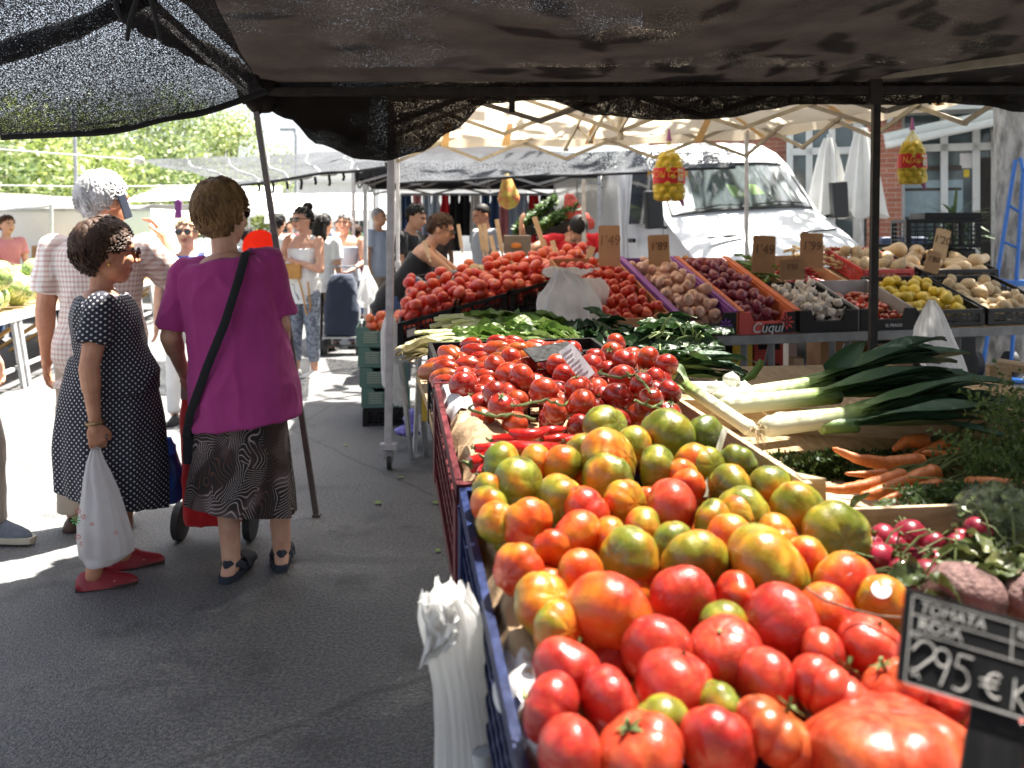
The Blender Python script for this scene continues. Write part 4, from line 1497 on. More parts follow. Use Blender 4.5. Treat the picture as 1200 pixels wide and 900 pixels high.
# shopper in black bending over the tomatoes
bystander('person in a black tank top bending far over the aubergines', 462, 7.3, 92, 1.66, SKIN_C, 'short', HAIR_BROWN, BLACKCOT, JEANS, lean=36, head=(0, -14, 0), tank=True, hem=-.1, bw=1.02, vox=.010,
          arms={'R': ((.1, -.75, -.65), (.1, -1, -.1)), 'L': ((.1, -.8, -.6), (-.1, -1, -.05))}, legs={'R': ((-.03, .12, -1), (0, .2, -1), 0), 'L': ((.03, .02, -1), (0, .15, -1), 0)}, shades=True)
bystander('dark haired man in a black top just behind the bending shopper', 471, 9.4, 70, 1.70, SKIN_C, 'short', HAIR_BLACK, BLACKCOT, JEANS, lean=12, head=(0, 8, 0), vox=.013)
bystander('small dark haired person at the clothes stall under the black gazebo', 513, 13.5, 20, 1.62, SKIN_C, 'short', HAIR_BLACK, BROWNPR, JEANS, vox=.016, head=(0, 15, 0))
bystander('man in a grey T-shirt and pale cap serving behind the cartons', 568, 10.2, -60, 1.72, SKIN_A, 'crop', HAIR_BLACK, GREYTEE, JEANS, head=(0, 15, 0), vox=.012)
# vendor in red
root, g, at = bystander('bearded vendor in a red vest leaning down over the tomatoes', 669, 8.6, 4, 1.80, SKIN_C, 'crop', HAIR_BLACK, REDCOT, JEANS, lean=40, head=(0, 32, 0), tank=False, sleeve=.28, bw=1.1, vox=.009, beard=True,
          arms={'R': ((-.75, -.30, -.30), (-.15, -.65, .8)), 'L': ((.45, -.45, -.75), (-.25, -.85, -.3))}, legs={'R': ((-.05, -.1, -1), (0, .1, -1), 0), 'L': ((.05, -.1, -1), (0, .2, -1), 0)})
# stall keeper by the watermelons, café guests
bystander('watermelon seller in a pink top behind his table at the left edge', 8, 11.2, 60, 1.60, SKIN_B, 'short', HAIR_BROWN, PINKTEE, JEANS, arms={'R': ((-.1, -.3, -1), (.2, -1, .0)), 'L': ((.1, -.3, -1), (-.3, -1, 0))}, vox=.012)
bystander('seated grey haired guest in a pale shirt before the café', 1031, 10.2, 200, 1.62, SKIN_B, 'short', HAIR_GREY, GREYTEE, BLACKCOT, vox=.013, hipz=.5,
          legs={'R': ((-.1, -1, -.05), (0, 0, -1), 0), 'L': ((.1, -1, -.05), (0, 0, -1), 0)})
bystander('grey haired guest seated left at the café window', 1066, 10.9, 20, 1.62, SKIN_B, 'short', HAIR_WHITE, BLUECOT, BLACKCOT, vox=.014,
          legs={'R': ((-.1, -1, -.05), (0, 0, -1), 0), 'L': ((.1, -1, -.05), (0, 0, -1), 0)})
bystander('dark grey haired guest seated right at the café window', 1077, 10.7, 200, 1.62, SKIN_B, 'short', HAIR_GREY, BLACKCOT, BLACKCOT, vox=.014,
          legs={'R': ((-.1, -1, -.05), (0, 0, -1), 0), 'L': ((.1, -1, -.05), (0, 0, -1), 0)})

# red sun parasol in the crowd and hanging clothes
pb = P(303, 290, 10.5); 
root = thing('red_fan_parasol', 'tilted red parasol between the magenta shirt and the leaning pole', 'parasol', (pb.x, pb.y, 0))
mb = MB()
q = P(305, 290, 10.5)
mb.loft([[q + V((math.cos(a) * r, .15 * (r - .3), math.sin(a) * r)) for a in [2 * math.pi * j / 24 for j in range(24)]] for r in (.03, .1, .16, .21)], 0, True)
part('canopy', mb, sheet_mat('red parasol cloth', (.75, .07, .03), (.65, .05, .02), .5), root)
mb = MB(); mb.tube([V((pb.x, pb.y + .2, 0)), q], .02, 8); part('pole', mb, STEEL, root)
mb = MB(); mb.bar(P(622 - 408 + 0, 240, 9), P(208, 240, 9), .02, .02)
CL = [('blue denim', JEANS), ('white', WHITECOT), ('dark', BLACKCOT), ('red', REDCOT), ('pale blue', BLUECOT), ('pink', PINKTEE)]
rail = thing('clothes_rail', 'steel clothes rail under the black gazebo', 'rail', (-.9, 13.6, 0))
mb = MB(); mb.tube([P(470, 228, 13.8), P(645, 228, 13.8)], .02, 8); part('bar', mb, STEEL, rail)
for x in (470, 645):
    mb = MB(); p_ = P(x, 228, 13.8); mb.tube([V((p_.x, p_.y, 0)), p_], .02, 8); part('upright', mb, STEEL, rail)
for k in range(15):
    x = 476 + k * 11.5
    nm, m_ = CL[(k * 5 + k // 3) % 6]
    p_ = P(x, 229, 13.8)
    mb = MB()
    def gar(u, v, p_=p_, k=k):
        w_ = .15 * (1 if u > .2 else .7)
        return p_ + V(((v - .5) * w_, .03 * math.sin(v * 9 + k) + .02 * math.sin(u * 3 + k), -u * (.62 + .12 * (k % 3))))
    mb.grid(gar, 8, 8, thick=.03)
    single('hanging_garment', mb, m_, '%s garment hanging on the rail under the black gazebo' % nm, 'garment', 'garments on the clothes rail' )
mb = MB(); p_ = P(209, 243, 13); mb.loft([ring(p_ + V((0, 0, z)), wx, .03, Matrix.Identity(3), 14) for z, wx in ((.12, .02), (.08, .06), (-.05, .05), (-.16, .06))])
single('hanging_garment', voxel(mb, .015, 1), fabric('purple cloth', (.18, .04, .2)), 'small purple garment hung left of the golden brown hair', 'garment')
# ------------------------------------------------------------------ trees beyond the market
def leaf_mat(name, a, b, c):
    t = NT(name)
    rnd = t.n('NewGeometry').outputs['Random Per Island']
    col = t.ramp(rnd, [(0.0, a), (0.5, b), (1.0, c)])
    t.p(Base_Color=col, Roughness=0.5)
    bs = t.n('BsdfTranslucent', {'Color': col})
    mx = t.n('MixShader', {0: 0.45})
    t.t.links.new(t.b.outputs[0], mx.inputs[1])
    t.t.links.new(bs.outputs[0], mx.inputs[2])
    t.t.links.new(mx.outputs[0], t.out.inputs[0])
    return t.m
LEAF1 = leaf_mat('bright tree leaves', (.15, .21, .05), (.25, .31, .08), (.38, .42, .14))
LEAF2 = leaf_mat('darker tree leaves', (.08, .13, .04), (.14, .2, .06), (.22, .27, .09))
BARK = mat('tree bark', (.22, .19, .16), (.12, .10, .08), .9, 9, 5, bump=.8, bscale=14, bdist=.03, stretch=(1, 1, .3))

def tree(x, y, h, r, label, lm, seed, nleaf=3600, group='trees beyond the market'):
    rr = random.Random(seed)
    root = thing('tree', label, 'tree', (x, y, 0), 0, group)
    mb = MB()
    th = h * .3
    mb.tube([(x, y, 0), (x + .1, y, th * .5), (x, y, th), (x + .1, y, h * .7)], [.24, .2, .17, .05], 8)
    lobes = []
    for k in range(13):
        a = rr.uniform(0, 6.28)
        q = rr.random() ** .5
        zc = h * rr.uniform(.38, .9)
        rad = r * (.75 if zc < h * .7 else .5) * q
        c = V((x + rad * math.cos(a), y + rad * math.sin(a), zc))
        lobes.append((c, r * rr.uniform(.3, .5)))
        mb.tube([(x, y, th * rr.uniform(.8, 1.2)), V((x, y, th)).lerp(c, .5) + V((0, 0, -.2)), c], [.1, .07, .02], 6)
    part('trunk', mb, BARK, root)
    mb = MB()
    for k in range(nleaf):
        c, lr = lobes[rr.randrange(len(lobes))]
        d = V((rr.gauss(0, 1), rr.gauss(0, 1), rr.gauss(0, .8))).normalized() * lr * (rr.random() ** .4)
        p = c + d
        s = rr.uniform(.07, .15)
        u = V((rr.gauss(0, 1), rr.gauss(0, 1), rr.gauss(0, .7))).normalized() * s
        v = u.orthogonal().normalized() * s * .5
        mb.add([p - u, p + v, p + u, p - v], [(0, 1, 2, 3)])
    me = mb.mesh('crown', lm, False, 0, False)
    part('crown', me, None, root)
for i, (px, d, top, rw, k) in enumerate([(-40, 34, 112, 4.2, 0), (50, 38, 118, 4.4, 1), (130, 42, 128, 4.6, 0), (205, 46, 122, 4.6, 1),
                                       (268, 50, 126, 4.2, 0), (15, 28, 168, 2.8, 1), (105, 30, 172, 3.0, 0), (190, 33, 168, 3.2, 1), (262, 35, 176, 2.6, 0),
                                       (330, 62, 196, 2.6, 1)]):
    h = 1.4 + (272 - top) / F * d
    kinds = ['bright yellow-green tree rising behind the left awnings', 'mid green leafy tree rising behind the left awnings']
    tree((px - 600) / F * d, d, h, rw, kinds[k], LEAF1 if k == 0 else LEAF2, 40 + i, 5200 if i < 5 else 3600,
         'bright trees behind the left awnings' if k == 0 else 'mid green trees behind the left awnings')

# lamp posts
root = thing('lamp_post', 'thin grey lamp post rising above the grey haired man', 'lamp post', P(92, 300, 20) * V((1, 1, 0)) if False else (P(92, 300, 20).x, 20, 0))
mb = MB(); mb.tube([V((P(92, 300, 20).x, 20, 0)), P(90, 250, 20), P(87, 130, 20)], [.06, .05, .04], 8)
part('pole', mb, STEEL, root)
root = thing('street_light', 'distant street light with flat head against the white sky', 'street light', (P(347, 300, 40).x, 40, 0))
mb = MB(); mb.tube([V((P(347, 300, 40).x, 40, 0)), P(347, 160, 40), P(345, 153, 40)], [.1, .06, .05], 8)
part('pole', mb, STEEL, root)
mb = MB(); mb.box(P(338, 152, 40), (.7, .3, .1))
part('lamp_head', mb, STEEL, root, False)

# far pale buildings closing the street
PLASTER = mat('white plaster', (.8, .79, .76), (.72, .71, .68), .9, 3, 4, bump=.1)
GLASSD = mat('dark window glass', (.05, .06, .07), (.03, .035, .04), .08, 2, 2, spec=.8)
def block(x0, x1, y, h, label, m=PLASTER, rows=2, cols=5, depth=8):
    root = thing('building', label, 'building', ((x0 + x1) / 2, y, 0))
    mb = MB(); mb.box(((x0 + x1) / 2, y + depth / 2, h / 2), (x1 - x0, depth, h))
    mb.box(((x0 + x1) / 2, y + depth / 2, h + .1), (x1 - x0 + .4, depth + .4, .2))
    part('wall', mb, m, root, False)
    cw = (x1 - x0) / cols
    for r in range(rows):
        for c in range(cols):
            cx, cz = x0 + cw * (c + .5), h * (r + .55) / rows
            mb = MB(); mb.box((cx, y - .01, cz), (cw * .45, .06, h / rows * .5))
            wi = part('window', mb, GLASSD, root, False)
            mb = MB(); mb.box((cx, y - .05, cz - h / rows * .27), (cw * .55, .16, .06)); mb.box((cx, y - .03, cz), (.06, .07, h / rows * .5))
            part('frame', mb, PLASTER, wi, False)
block(-19, -8.6, 58, 4.6, 'low white building closing the far end of the street', rows=1, cols=4)
block(-8.2, 6, 66, 4.2, 'long pale building behind the distant crowd', rows=1, cols=6)

# white box lorry behind the watermelon stall
root = thing('box_truck', 'white box truck body behind the watermelon stall', 'truck', (-7.6, 14.6, 0))
mb = MB(); mb.box((-8.4, 15.4, 1.1), (5.2, 2.0, 1.36))
part('cargo_box', mb, mat('white truck panel', (.8, .8, .8), (.74, .74, .74), .4, 2), root, False, .03)
mb = MB()
for x in (-10, -9.2, -7.2):
    mb.tube([(x, 14.5, .4), (x, 14.8, .4)], .4, 18)
part('wheel', mb, RUBBER, root)
mb = MB(); mb.box((-8.4, 14.385, 1.3), (.02, .02, .95)); mb.box((-6.7, 14.385, 1.1), (.03, .02, 1.3)); mb.box((-8.4, 14.385, 1.76), (5.2, .02, .04))
part('seam', mb, STEEL, root, False)

# ------------------------------------------------------------------ white van
VW = mat('white van paint', (.74, .75, .765), (.70, .71, .725), .3, 3, 3, coat=.3, rvar=.08)
VG = NT('van windscreen glass')
co = VG.co()
VG.p(Base_Color=(.10, .13, .14, 1), Roughness=.04, Metallic=0.0)
VG.b.inputs['Specular IOR Level'].default_value = 1.0
VG.b.inputs['Coat Weight'].default_value = 1.0
VG.b.inputs['Alpha'].default_value = .55
VGLASS = VG.m
BLACKTRIM = mat('black van trim', (.02, .02, .022), None, .5, 30)
VO = V((2.07, 9.0, 0))
YAW = R(14)
root = thing('delivery_van', 'white delivery van with raised roof facing the vegetable stall', 'van', VO.to_tuple(), YAW)
ROLL = Matrix.Rotation(R(-3.2), 4, 'Y')
VM = ROOT[root]
def vp(nm, mb, m, par=root, smooth=False, bevel=0):
    mb.xf(VM @ ROLL)
    return part(nm, mb, m, par, smooth, bevel)
W_ = 2.02
# cab: side profile (y from the front, z), x across 0..W
prof = [(.0, .42), (-.02, .85), (.06, 1.06), (.75, 1.44), (1.02, 1.58), (1.52, 2.17), (1.75, 2.34), (2.2, 2.46), (2.55, 2.5), (2.55, .42)]
mb = MB()
rings = []
for k in range(25):
    s = k / 24
    x = s * W_
    e = abs(2 * s - 1)
    ring = []
    for (y, z) in prof:
        inset = .14 * max(0, z - 1.3) / 1.2
        xx = W_ / 2 + (x - W_ / 2) * (1 - inset)
        fb = .16 * e ** 3 if y < 2 else 0
        zz = z - (.05 * e ** 4 if z > 1.0 else 0)
        ring.append(V((xx, y + fb, zz)))
    rings.append(ring)
mb.loft(rings)
vp('cab', mb, VW, root, True)
mb = MB(); mb.box((W_ / 2, 4.9, 1.32), (1.94, 4.6, 1.86)); 
box_ = vp('cargo_box', mb, VW, root, False, .05)
mb = MB()
for y in (2.9, 4.0, 5.1): mb.box((-.065, y, 1.32), (.012, .05, 1.8))
vp('seam', mb, mat('grey van seam', (.55, .57, .6)), box_)
def scr(u, v, x0=.09, x1=W_ - .09, o=.02):
    # windscreen between the bonnet edge and the roof
    x = x0 + (x1 - x0) * u
    y, z = 1.04 + .46 * v, 1.60 + .535 * v
    inset = .14 * max(0, z - 1.3) / 1.2
    e = abs(2 * u - 1)
    return V((W_ / 2 + (x - W_ / 2) * (1 - inset), y + .16 * e ** 3 - o, z - .05 * e ** 4 + o))
mb = MB(); mb.grid(lambda u, v: scr(u, v), 16, 8, 0)
ws = vp('windscreen', mb, VGLASS, root, True)
mb = MB()
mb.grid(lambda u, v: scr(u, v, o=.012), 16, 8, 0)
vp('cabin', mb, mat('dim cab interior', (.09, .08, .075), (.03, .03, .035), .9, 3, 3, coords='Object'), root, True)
edge = [(u / 12, 0) for u in range(13)] + [(1, v / 6) for v in range(1, 7)] + [(1 - u / 12, 1) for u in range(1, 13)] + [(0, 1 - v / 6) for v in range(1, 7)]
mb = MB(); mb.tube([scr(u, v, o=.024) for u, v in edge], .018, 6)
vp('gasket', mb, BLACKTRIM, ws, True)
mb = MB()
mb.tube([scr(.12, .03, o=.04), scr(.3, .06, o=.045), scr(.50, .05, o=.04)], .009, 6)
mb.tube([scr(.52, .03, o=.04), scr(.7, .07, o=.045), scr(.9, .06, o=.04)], .009, 6)
vp('wiper', mb, BLACKTRIM, root, True)
LIME = mat('lime green headrest', (.35, .6, .03), None, .7)
SUNREF = mat('red brick pale panel', (.4, .2, .14), None, .9)
mb = MB()
mb.add([scr(.42, .28, o=.016), scr(.52, .26, o=.016), scr(.47, .52, o=.016), scr(.41, .56, o=.016)], [(0, 1, 2, 3)])
mb.add([scr(.56, .30, o=.016), scr(.66, .3, o=.016), scr(.63, .52, o=.016), scr(.57, .54, o=.016)], [(0, 1, 2, 3)])
vp('headrest', mb, LIME, root)
for a, b in ((.22, .62), (1.35, 1.75)):
    mb = MB(); mb.bar(V((a, .50, 1.325)), V((b, .50, 1.335)), .05, .02)
    vp('bonnet_vent', mb, BLACKTRIM)
mb = MB(); mb.bar(V((.1, -.03, .93)), V((W_ - .1, -.03, .93)), .03, .05); mb.box((W_ / 2, -.03, .72), (1.2, .04, .25))
vp('grille', mb, BLACKTRIM)
for x in (.2, W_ - .2):
    mb = MB(); mb.ellip((x, .06, .78), (.16, .08, .12))
    vp('headlight', mb, mat('headlight lens', (.6, .62, .65), None, .1, spec=.9), root, True)
mb = MB(); mb.box((W_ / 2, -.05, .5), (W_ + .04, .22, .26))
vp('bumper', mb, mat('grey bumper', (.12, .12, .13)), root, False, .03)
for x, s in ((-.17, -1), (W_ + .14, 1)):
    mb = MB(); mb.box((x, 1.02, 1.66), (.2, .1, .42)); mb.bar(V((x, 1.05, 1.5)), V((x - s * .2, 1.15, 1.45)), .04, .04)
    vp('wing_mirror', mb, BLACKTRIM, root, False, .03)
mb = MB(); mb.add([V((-.012, 1.25, 1.5)), V((-.012, 2.2, 1.5)), V((.075, 2.2, 2.12)), V((.065, 1.62, 2.12))], [(0, 1, 2, 3)])
sw = vp('side_window', mb, GLASSD)
mb = MB(); mb.tube([V((-.014, 1.15, 1.45)), V((-.014, 1.1, .6)), V((-.014, 2.25, .55)), V((-.014, 2.28, 1.45)), V((.08, 2.28, 2.2)), V((.06, 1.6, 2.2)), V((-.014, 1.15, 1.45))], .008, 5)
dr = vp('door_seam', mb, mat('grey van seam', (.55, .57, .6)), root)
mb = MB(); mb.box((-.02, 2.1, 1.3), (.04, .16, .05))
vp('door_handle', mb, BLACKTRIM)
mb = MB(); mb.ellip((-.0, .62, 1.12), (.02, .07, .035))
vp('indicator', mb, mat('amber lens', (.8, .3, .03), None, .2), root, True)
mb = MB(); mb.box((-.008, 1.7, .98), (.012, .26, .22))
vp('sticker', mb, mat('pale blue sticker', (.35, .5, .75), (.7, .75, .8), .5, 60))
for x in (.02, W_ - .02):
    for y in (.75, 5.9):
        mb = MB(); mb.tube([V((x - .1, y, .36)), V((x + .1, y, .36))], .36, 24)
        wh = vp('wheel', mb, RUBBER, root, True)
        mb = MB(); mb.tube([V((x - .11, y, .36)), V((x + .11, y, .36))], .2, 20)
        vp('rim', mb, STEEL, wh, True)
TM = VM @ ROLL @ frame(V((.75, 1.90, 2.385)), (1, 0, 0), (0, -.75, .66))
part('lettering', text_mb('GARRIDO', .16, TM, .002), mat('faded grey lettering', (.35, .35, .37)), root, False)

# ------------------------------------------------------------------ café building on the right
t = NT('red brick')
bt = t.n('TexBrick', {'Vector': t.n('Mapping', {'Vector': t.co(), 'Rotation': (R(90), 0, 0)}).outputs[0], 'Scale': 4.2, 'Color1': (.33, .12, .08, 1), 'Color2': (.42, .17, .11, 1),
     'Mortar': (.45, .38, .33, 1), 'Mortar Size': .018, 'Brick Width': .9, 'Row Height': .28})
t.p(Base_Color=bt.outputs['Color'], Roughness=.85)
t.bump(bt.outputs['Fac'], -.3, .01)
BRICK = t.m
WINFR = mat('white window frame', (.72, .74, .74), (.64, .66, .66), .4, 6)
CAFEGL = mat('blue grey cafe glass', (.12, .17, .19), (.05, .065, .075), .1, 1.2, 4, spec=.8)
CREAM = mat('cream render', (.68, .57, .4), (.6, .5, .34), .85, 3)
O = P(960, 272, 12.6); O.z = 0
ex = V((1, -.36, 0)).normalized()
CM = frame(O, ex, (0, 0, 1))      # x along the facade, y into the building
ROOTC = thing('cafe_building', 'brick and white framed café front behind the right stall', 'building', O.to_tuple())
def cp(nm, mb, m, par=ROOTC, smooth=False, bevel=0):
    mb.xf(CM)
    return part(nm, mb, m, par, smooth, bevel)
def fx(px):
    """facade x of a photo column"""
    k = (px - 600) / F
    # O.x + ex.x*s = k*(O.y + ex.y*s)
    return (k * O.y - O.x) / (ex.x - k * ex.y)
def fz(px, y):
    s = fx(px)
    return 1.4 - (y - 272) / F * (O.y + ex.y * s)
mb = MB(); mb.box((2.0, 3.4, 2.2), (9, 6, 7.6)); cp('wall', mb, BRICK)
mb = MB(); mb.box((2.0, .25, 4.3), (9, .6, 1.9)); cp('lintel', mb, CREAM)
mb = MB(); x0, x1 = fx(1036), fx(1053)
mb.box(((x0 + x1) / 2 - .1, .06, 1.7), (x1 - x0 + .25, .5, 3.4)); cp('brick_pillar', mb, BRICK)
mb = MB(); mb.box((fx(1176) + .1, .05, 1.7), (.25, .5, 3.4)); cp('cream_pillar', mb, CREAM)
# glazing left of the pillar and right of it
for a, b, mull in ((925, 1034, (948, 975, 1004)), (1057, 1168, (1108, 1146))):
    xa, xb = fx(a), fx(b)
    mb = MB(); mb.box(((xa + xb) / 2, .22, 1.7), (xb - xa, .02, 3.2))
    wi = cp('window', mb, CAFEGL)
    mb = MB()
    for px in (a, b) + mull:
        mb.box((fx(px), .17, 1.7), (.09, .08, 3.2))
    for z in (.12, fz(1100, 172), 3.2):
        mb.box(((xa + xb) / 2, .165, z), (xb - xa, .07, .10))
    cp('window_frame', mb, WINFR, wi)
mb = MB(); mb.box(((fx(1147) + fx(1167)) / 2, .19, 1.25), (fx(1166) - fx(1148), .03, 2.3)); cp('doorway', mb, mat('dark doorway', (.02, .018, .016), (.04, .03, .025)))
mb = MB(); mb.box((fx(1135), .205, fz(1135, 187)), (.16, .012, .2)); cp('notice', mb, WHITEPAPER)
mb = MB(); mb.box((fx(1135), .205, fz(1135, 202)), (.07, .014, .1)); cp('sticker', mb, mat('yellow sticker', (.8, .6, .05)))
mb = MB()
for z, k in ((fz(1100, 196), .07), (fz(1100, 221), .04)):
    mb.box((fx(1095), .2, z), (fx(1132) - fx(1064), .014, k))
cp('glass_band', mb, mat('dark glass band', (.06, .05, .04)))
mb = MB(); mb.box((fx(1078), .2, fz(1078, 232)), (1.1, .01, .5)); cp('frosted_panel', mb, mat('frosted panel', (.33, .43, .48), (.27, .37, .42), .3))
# furled awning cassette with two rails
mb = MB()
mb.tube([V((fx(1034), -.55, fz(1034, 168))), V((fx(1175), -.55, fz(1175, 138)))], .085, 10)
mb.tube([V((fx(1034), -.75, fz(1034, 172) - .05)), V((fx(1168), -.75, fz(1168, 148)))], .05, 8)
mb.box((fx(1100), -.25, fz(1100, 130)), (fx(1176) - fx(1035), .5, .1))
aw = cp('awning_cassette', mb, WINFR, ROOTC, True)
mb = MB()
for px in (1040, 1110, 1165): mb.bar(V((fx(px), .2, fz(px, 148))), V((fx(px), -.6, fz(px, 146))), .06, .08)
cp('bracket', mb, STEEL, aw)

# furled parasols
def parasol(px, top, bot, d, label):
    b = P(px, 272, d); b.z = 0
    root = thing('furled_parasol', label, 'parasol', b.to_tuple())
    zt, zl = P(px, top, d).z, P(px, bot, d).z
    mb = MB(); mb.tube([b, b + V((0, 0, zt + .05))], .025, 8)
    part('pole', mb, STEEL, root)
    mb = MB()
    n = 40
    rings = []
    for k in range(13):
        s = k / 12
        r = .05 + .19 * s ** .8
        if s > .93: r *= 1.04
        rings.append([b + V((math.cos(a) * r * (1 + .28 * math.sin(8 * a + .4 * s)), math.sin(a) * r * (1 + .28 * math.sin(8 * a + .4 * s)), zt + (zl - zt) * s + .05 * math.sin(4 * a) * s))
                      for a in [2 * math.pi * j / n for j in range(n)]])
    mb.loft(rings)
    part('canopy', mb, WHITECLOTH, root)
    mb = MB(); mb.box(b + V((0, 0, .04)), (.5, .5, .08))
    part('base', mb, mat('grey concrete', (.4, .4, .39), None, .9), root, False, .01)
parasol(971, 162, 252, 11.2, 'slim furled white parasol right behind the van')
parasol(1010, 150, 252, 10.9, 'larger furled white parasol between the van and the canopy post')

# plane-tree trunk at the right edge with the blue hand truck leaning on it
x = P(1186, 272, 9.2)
root = thing('plane_tree', 'pale grey tree trunk at the right edge beside the café', 'tree', (x.x, x.y, 0))
mb = MB()
rings = []
for k in range(24):
    z = k / 23 * 6.4
    r = .22 + .12 * math.exp(-z * 2.5) - .012 * z
    rings.append([V((x.x + .05 * math.sin(z) + math.cos(a) * r * (1 + .12 * noise.noise(V((math.cos(a) * 1.5, math.sin(a) * 1.5, z * 1.2)))),
                     x.y + math.sin(a) * r * (1 + .12 * noise.noise(V((math.cos(a) * 1.5, 4 + math.sin(a) * 1.5, z * 1.2)))), z)) for a in [2 * math.pi * j / 20 for j in range(20)]])
mb.loft(rings)
part('trunk', mb, mat('pale plane bark', (.5, .46, .42), (.16, .145, .13), .9, 13, 6, bump=.9, bscale=16, bdist=.02, stretch=(1, 1, .35)), root)
mb = MB()
rr = random.Random(5)
for k in range(3600):
    p = V((x.x - .2 + rr.gauss(0, 1.7), x.y - .6 + rr.gauss(0, 1.9), 7.0 + rr.gauss(0, .8)))
    u = V((rr.gauss(0, 1), rr.gauss(0, 1), rr.gauss(0, .4))).normalized() * .17
    v = u.orthogonal().normalized() * .12
    mb.add([p - u, p + v, p + u, p - v], [(0, 1, 2, 3)])
part('crown', mb.mesh('crown', LEAF2, False, 0, False), None, root)
BLUE = mat('blue enamel', (.03, .16, .5), (.025, .12, .4), .4, 20)
hb = P(1172, 272, 8.6); hb.z = 0
root = thing('hand_truck', 'blue hand truck leaning on the pale tree trunk', 'hand truck', hb.to_tuple())
a0, a1 = hb + V((-.22, -.1, .12)), P(1190, 188, 8.8)
b0, b1 = hb + V((.05, -.1, .12)), P(1199, 200, 8.7)
mb = MB(); mb.tube([a0, a0.lerp(a1, .5), a1, a1 + V((.05, 0, .02)), b1], .02, 8); mb.tube([b0, b0.lerp(b1, .5), b1], .02, 8)
for k in (.25, .42, .6, .78): mb.tube([a0.lerp(a1, k), b0.lerp(b1, k)], .014, 6)
part('frame', mb, BLUE, root)
mb = MB(); mb.box(a0.lerp(b0, .5) + V((0, -.15, -.1)), (.34, .24, .015)); part('toe_plate', mb, BLUE, root, False)
mb = MB(); mb.box(a0.lerp(a1, .40) + V((.09, -.04, .0)), (.4, .14, .05)); part('bracket', mb, BLUE, root, False)
for s in (-.24, .1):
    mb = MB(); mb.tube([hb + V((s - .03, 0, .13)), hb + V((s + .03, 0, .13))], .13, 18); part('wheel', mb, RUBBER, root)

# potted yucca by the café window
yb = P(1118, 272, 11.0); yb.z = 0
root = thing('yucca_plant', 'spiky potted yucca in front of the café window', 'plant', yb.to_tuple())
mb = MB(); mb.tube([yb + V((0, 0, .0)), yb + V((0, 0, .4))], [.16, .22], 16); part('pot', mb, mat('terracotta', (.4, .17, .09)), root)
mb = MB(); mb.tube([yb + V((0, 0, .38)), yb + V((.03, 0, 1.0)), yb + V((0, 0, 1.55))], [.05, .04, .03], 8); part('stem', mb, BARK, root)
mb = MB()
rr = random.Random(3)
for k in range(80):
    c = yb + V((0, 0, 1.1 + .5 * rr.random()))
    a = rr.uniform(0, 6.28); e = rr.uniform(-.3, 1.2); L = rr.uniform(.4, .75)
    d = V((math.cos(a) * math.cos(e), math.sin(a) * math.cos(e), math.sin(e)))
    pts = [c + d * L * s + V((0, 0, -.35 * L * s * s)) for s in (0, .35, .7, 1)]
    mb.tube(pts, [.02, .022, .015, .002], 4, flat=(1, .15))
part('foliage', mb, mat('yucca leaf', (.10, .16, .07), (.05, .09, .04), .5, 10), root)
# café steel chairs
def chair(px, d, rz, label):
    b = P(px, 272, d); b.z = 0
    root = thing('cafe_chair', label, 'chair', b.to_tuple(), rz, None)
    M = ROOT[root]
    def cpart(nm, mb):
        mb.xf(M); part(nm, mb, STEEL, root)
    for sx in (-1, 1):
        for sy in (-1, 1):
            mb = MB(); mb.tube([(sx * .22, sy * .2, 0), (sx * .2, sy * .18, .45)], .012, 6); cpart('leg', mb)
    mb = MB(); mb.box((0, 0, .455), (.44, .42, .02)); cpart('seat', mb)
    mb = MB(); mb.tube([(-.2, .2, .45), (-.22, .25, .75), (-.18, .26, .85), (.18, .26, .85), (.22, .25, .75), (.2, .2, .45)], .012, 6)
    for k in range(4): mb.box((0, .245 + .005 * k, .55 + .08 * k), (.4, .012, .04))
    cpart('backrest', mb)
    mb = MB(); mb.tube([(-.22, .22, .66), (-.25, 0, .67), (-.23, -.18, .64), (-.22, -.2, .45)], .012, 6); mb.tube([(.22, .22, .66), (.25, 0, .67), (.23, -.18, .64), (.22, -.2, .45)], .012, 6); cpart('armrest', mb)
chair(1050, 9.6, R(160), 'aluminium café chair behind the right stall beside the blue seat')
chair(1160, 9.4, R(200), 'aluminium café chair under the blue hand truck')
chair(1108, 10.2, R(120), 'aluminium café chair between the black crate and the doorway')
# grey steel strip and blue seat
sb = V((P(1048, 268, 9.9).x, 9.9, 0))
root = thing('cafe_armchair', 'dark blue padded seat behind the stall near the café', 'seat', sb.to_tuple())
UPH = mat('dark blue upholstery', (.03, .05, .11))
mb = MB(); mb.box(sb + V((0, 0, .34)), (.52, .5, .2)); part('seat', mb, UPH, root, False, .05)
mb = MB(); mb.box(sb + V((0, -.24, .95 - .1)), (.52, .12, 1.0)); part('backrest', mb, UPH, root, False, .05)
for sx in (-.2, .2):
    for sy in (-.2, .2):
        mb = MB(); mb.tube([sb + V((sx, sy, 0)), sb + V((sx, sy, .26))], .02, 6); part('leg', mb, STEEL, root)
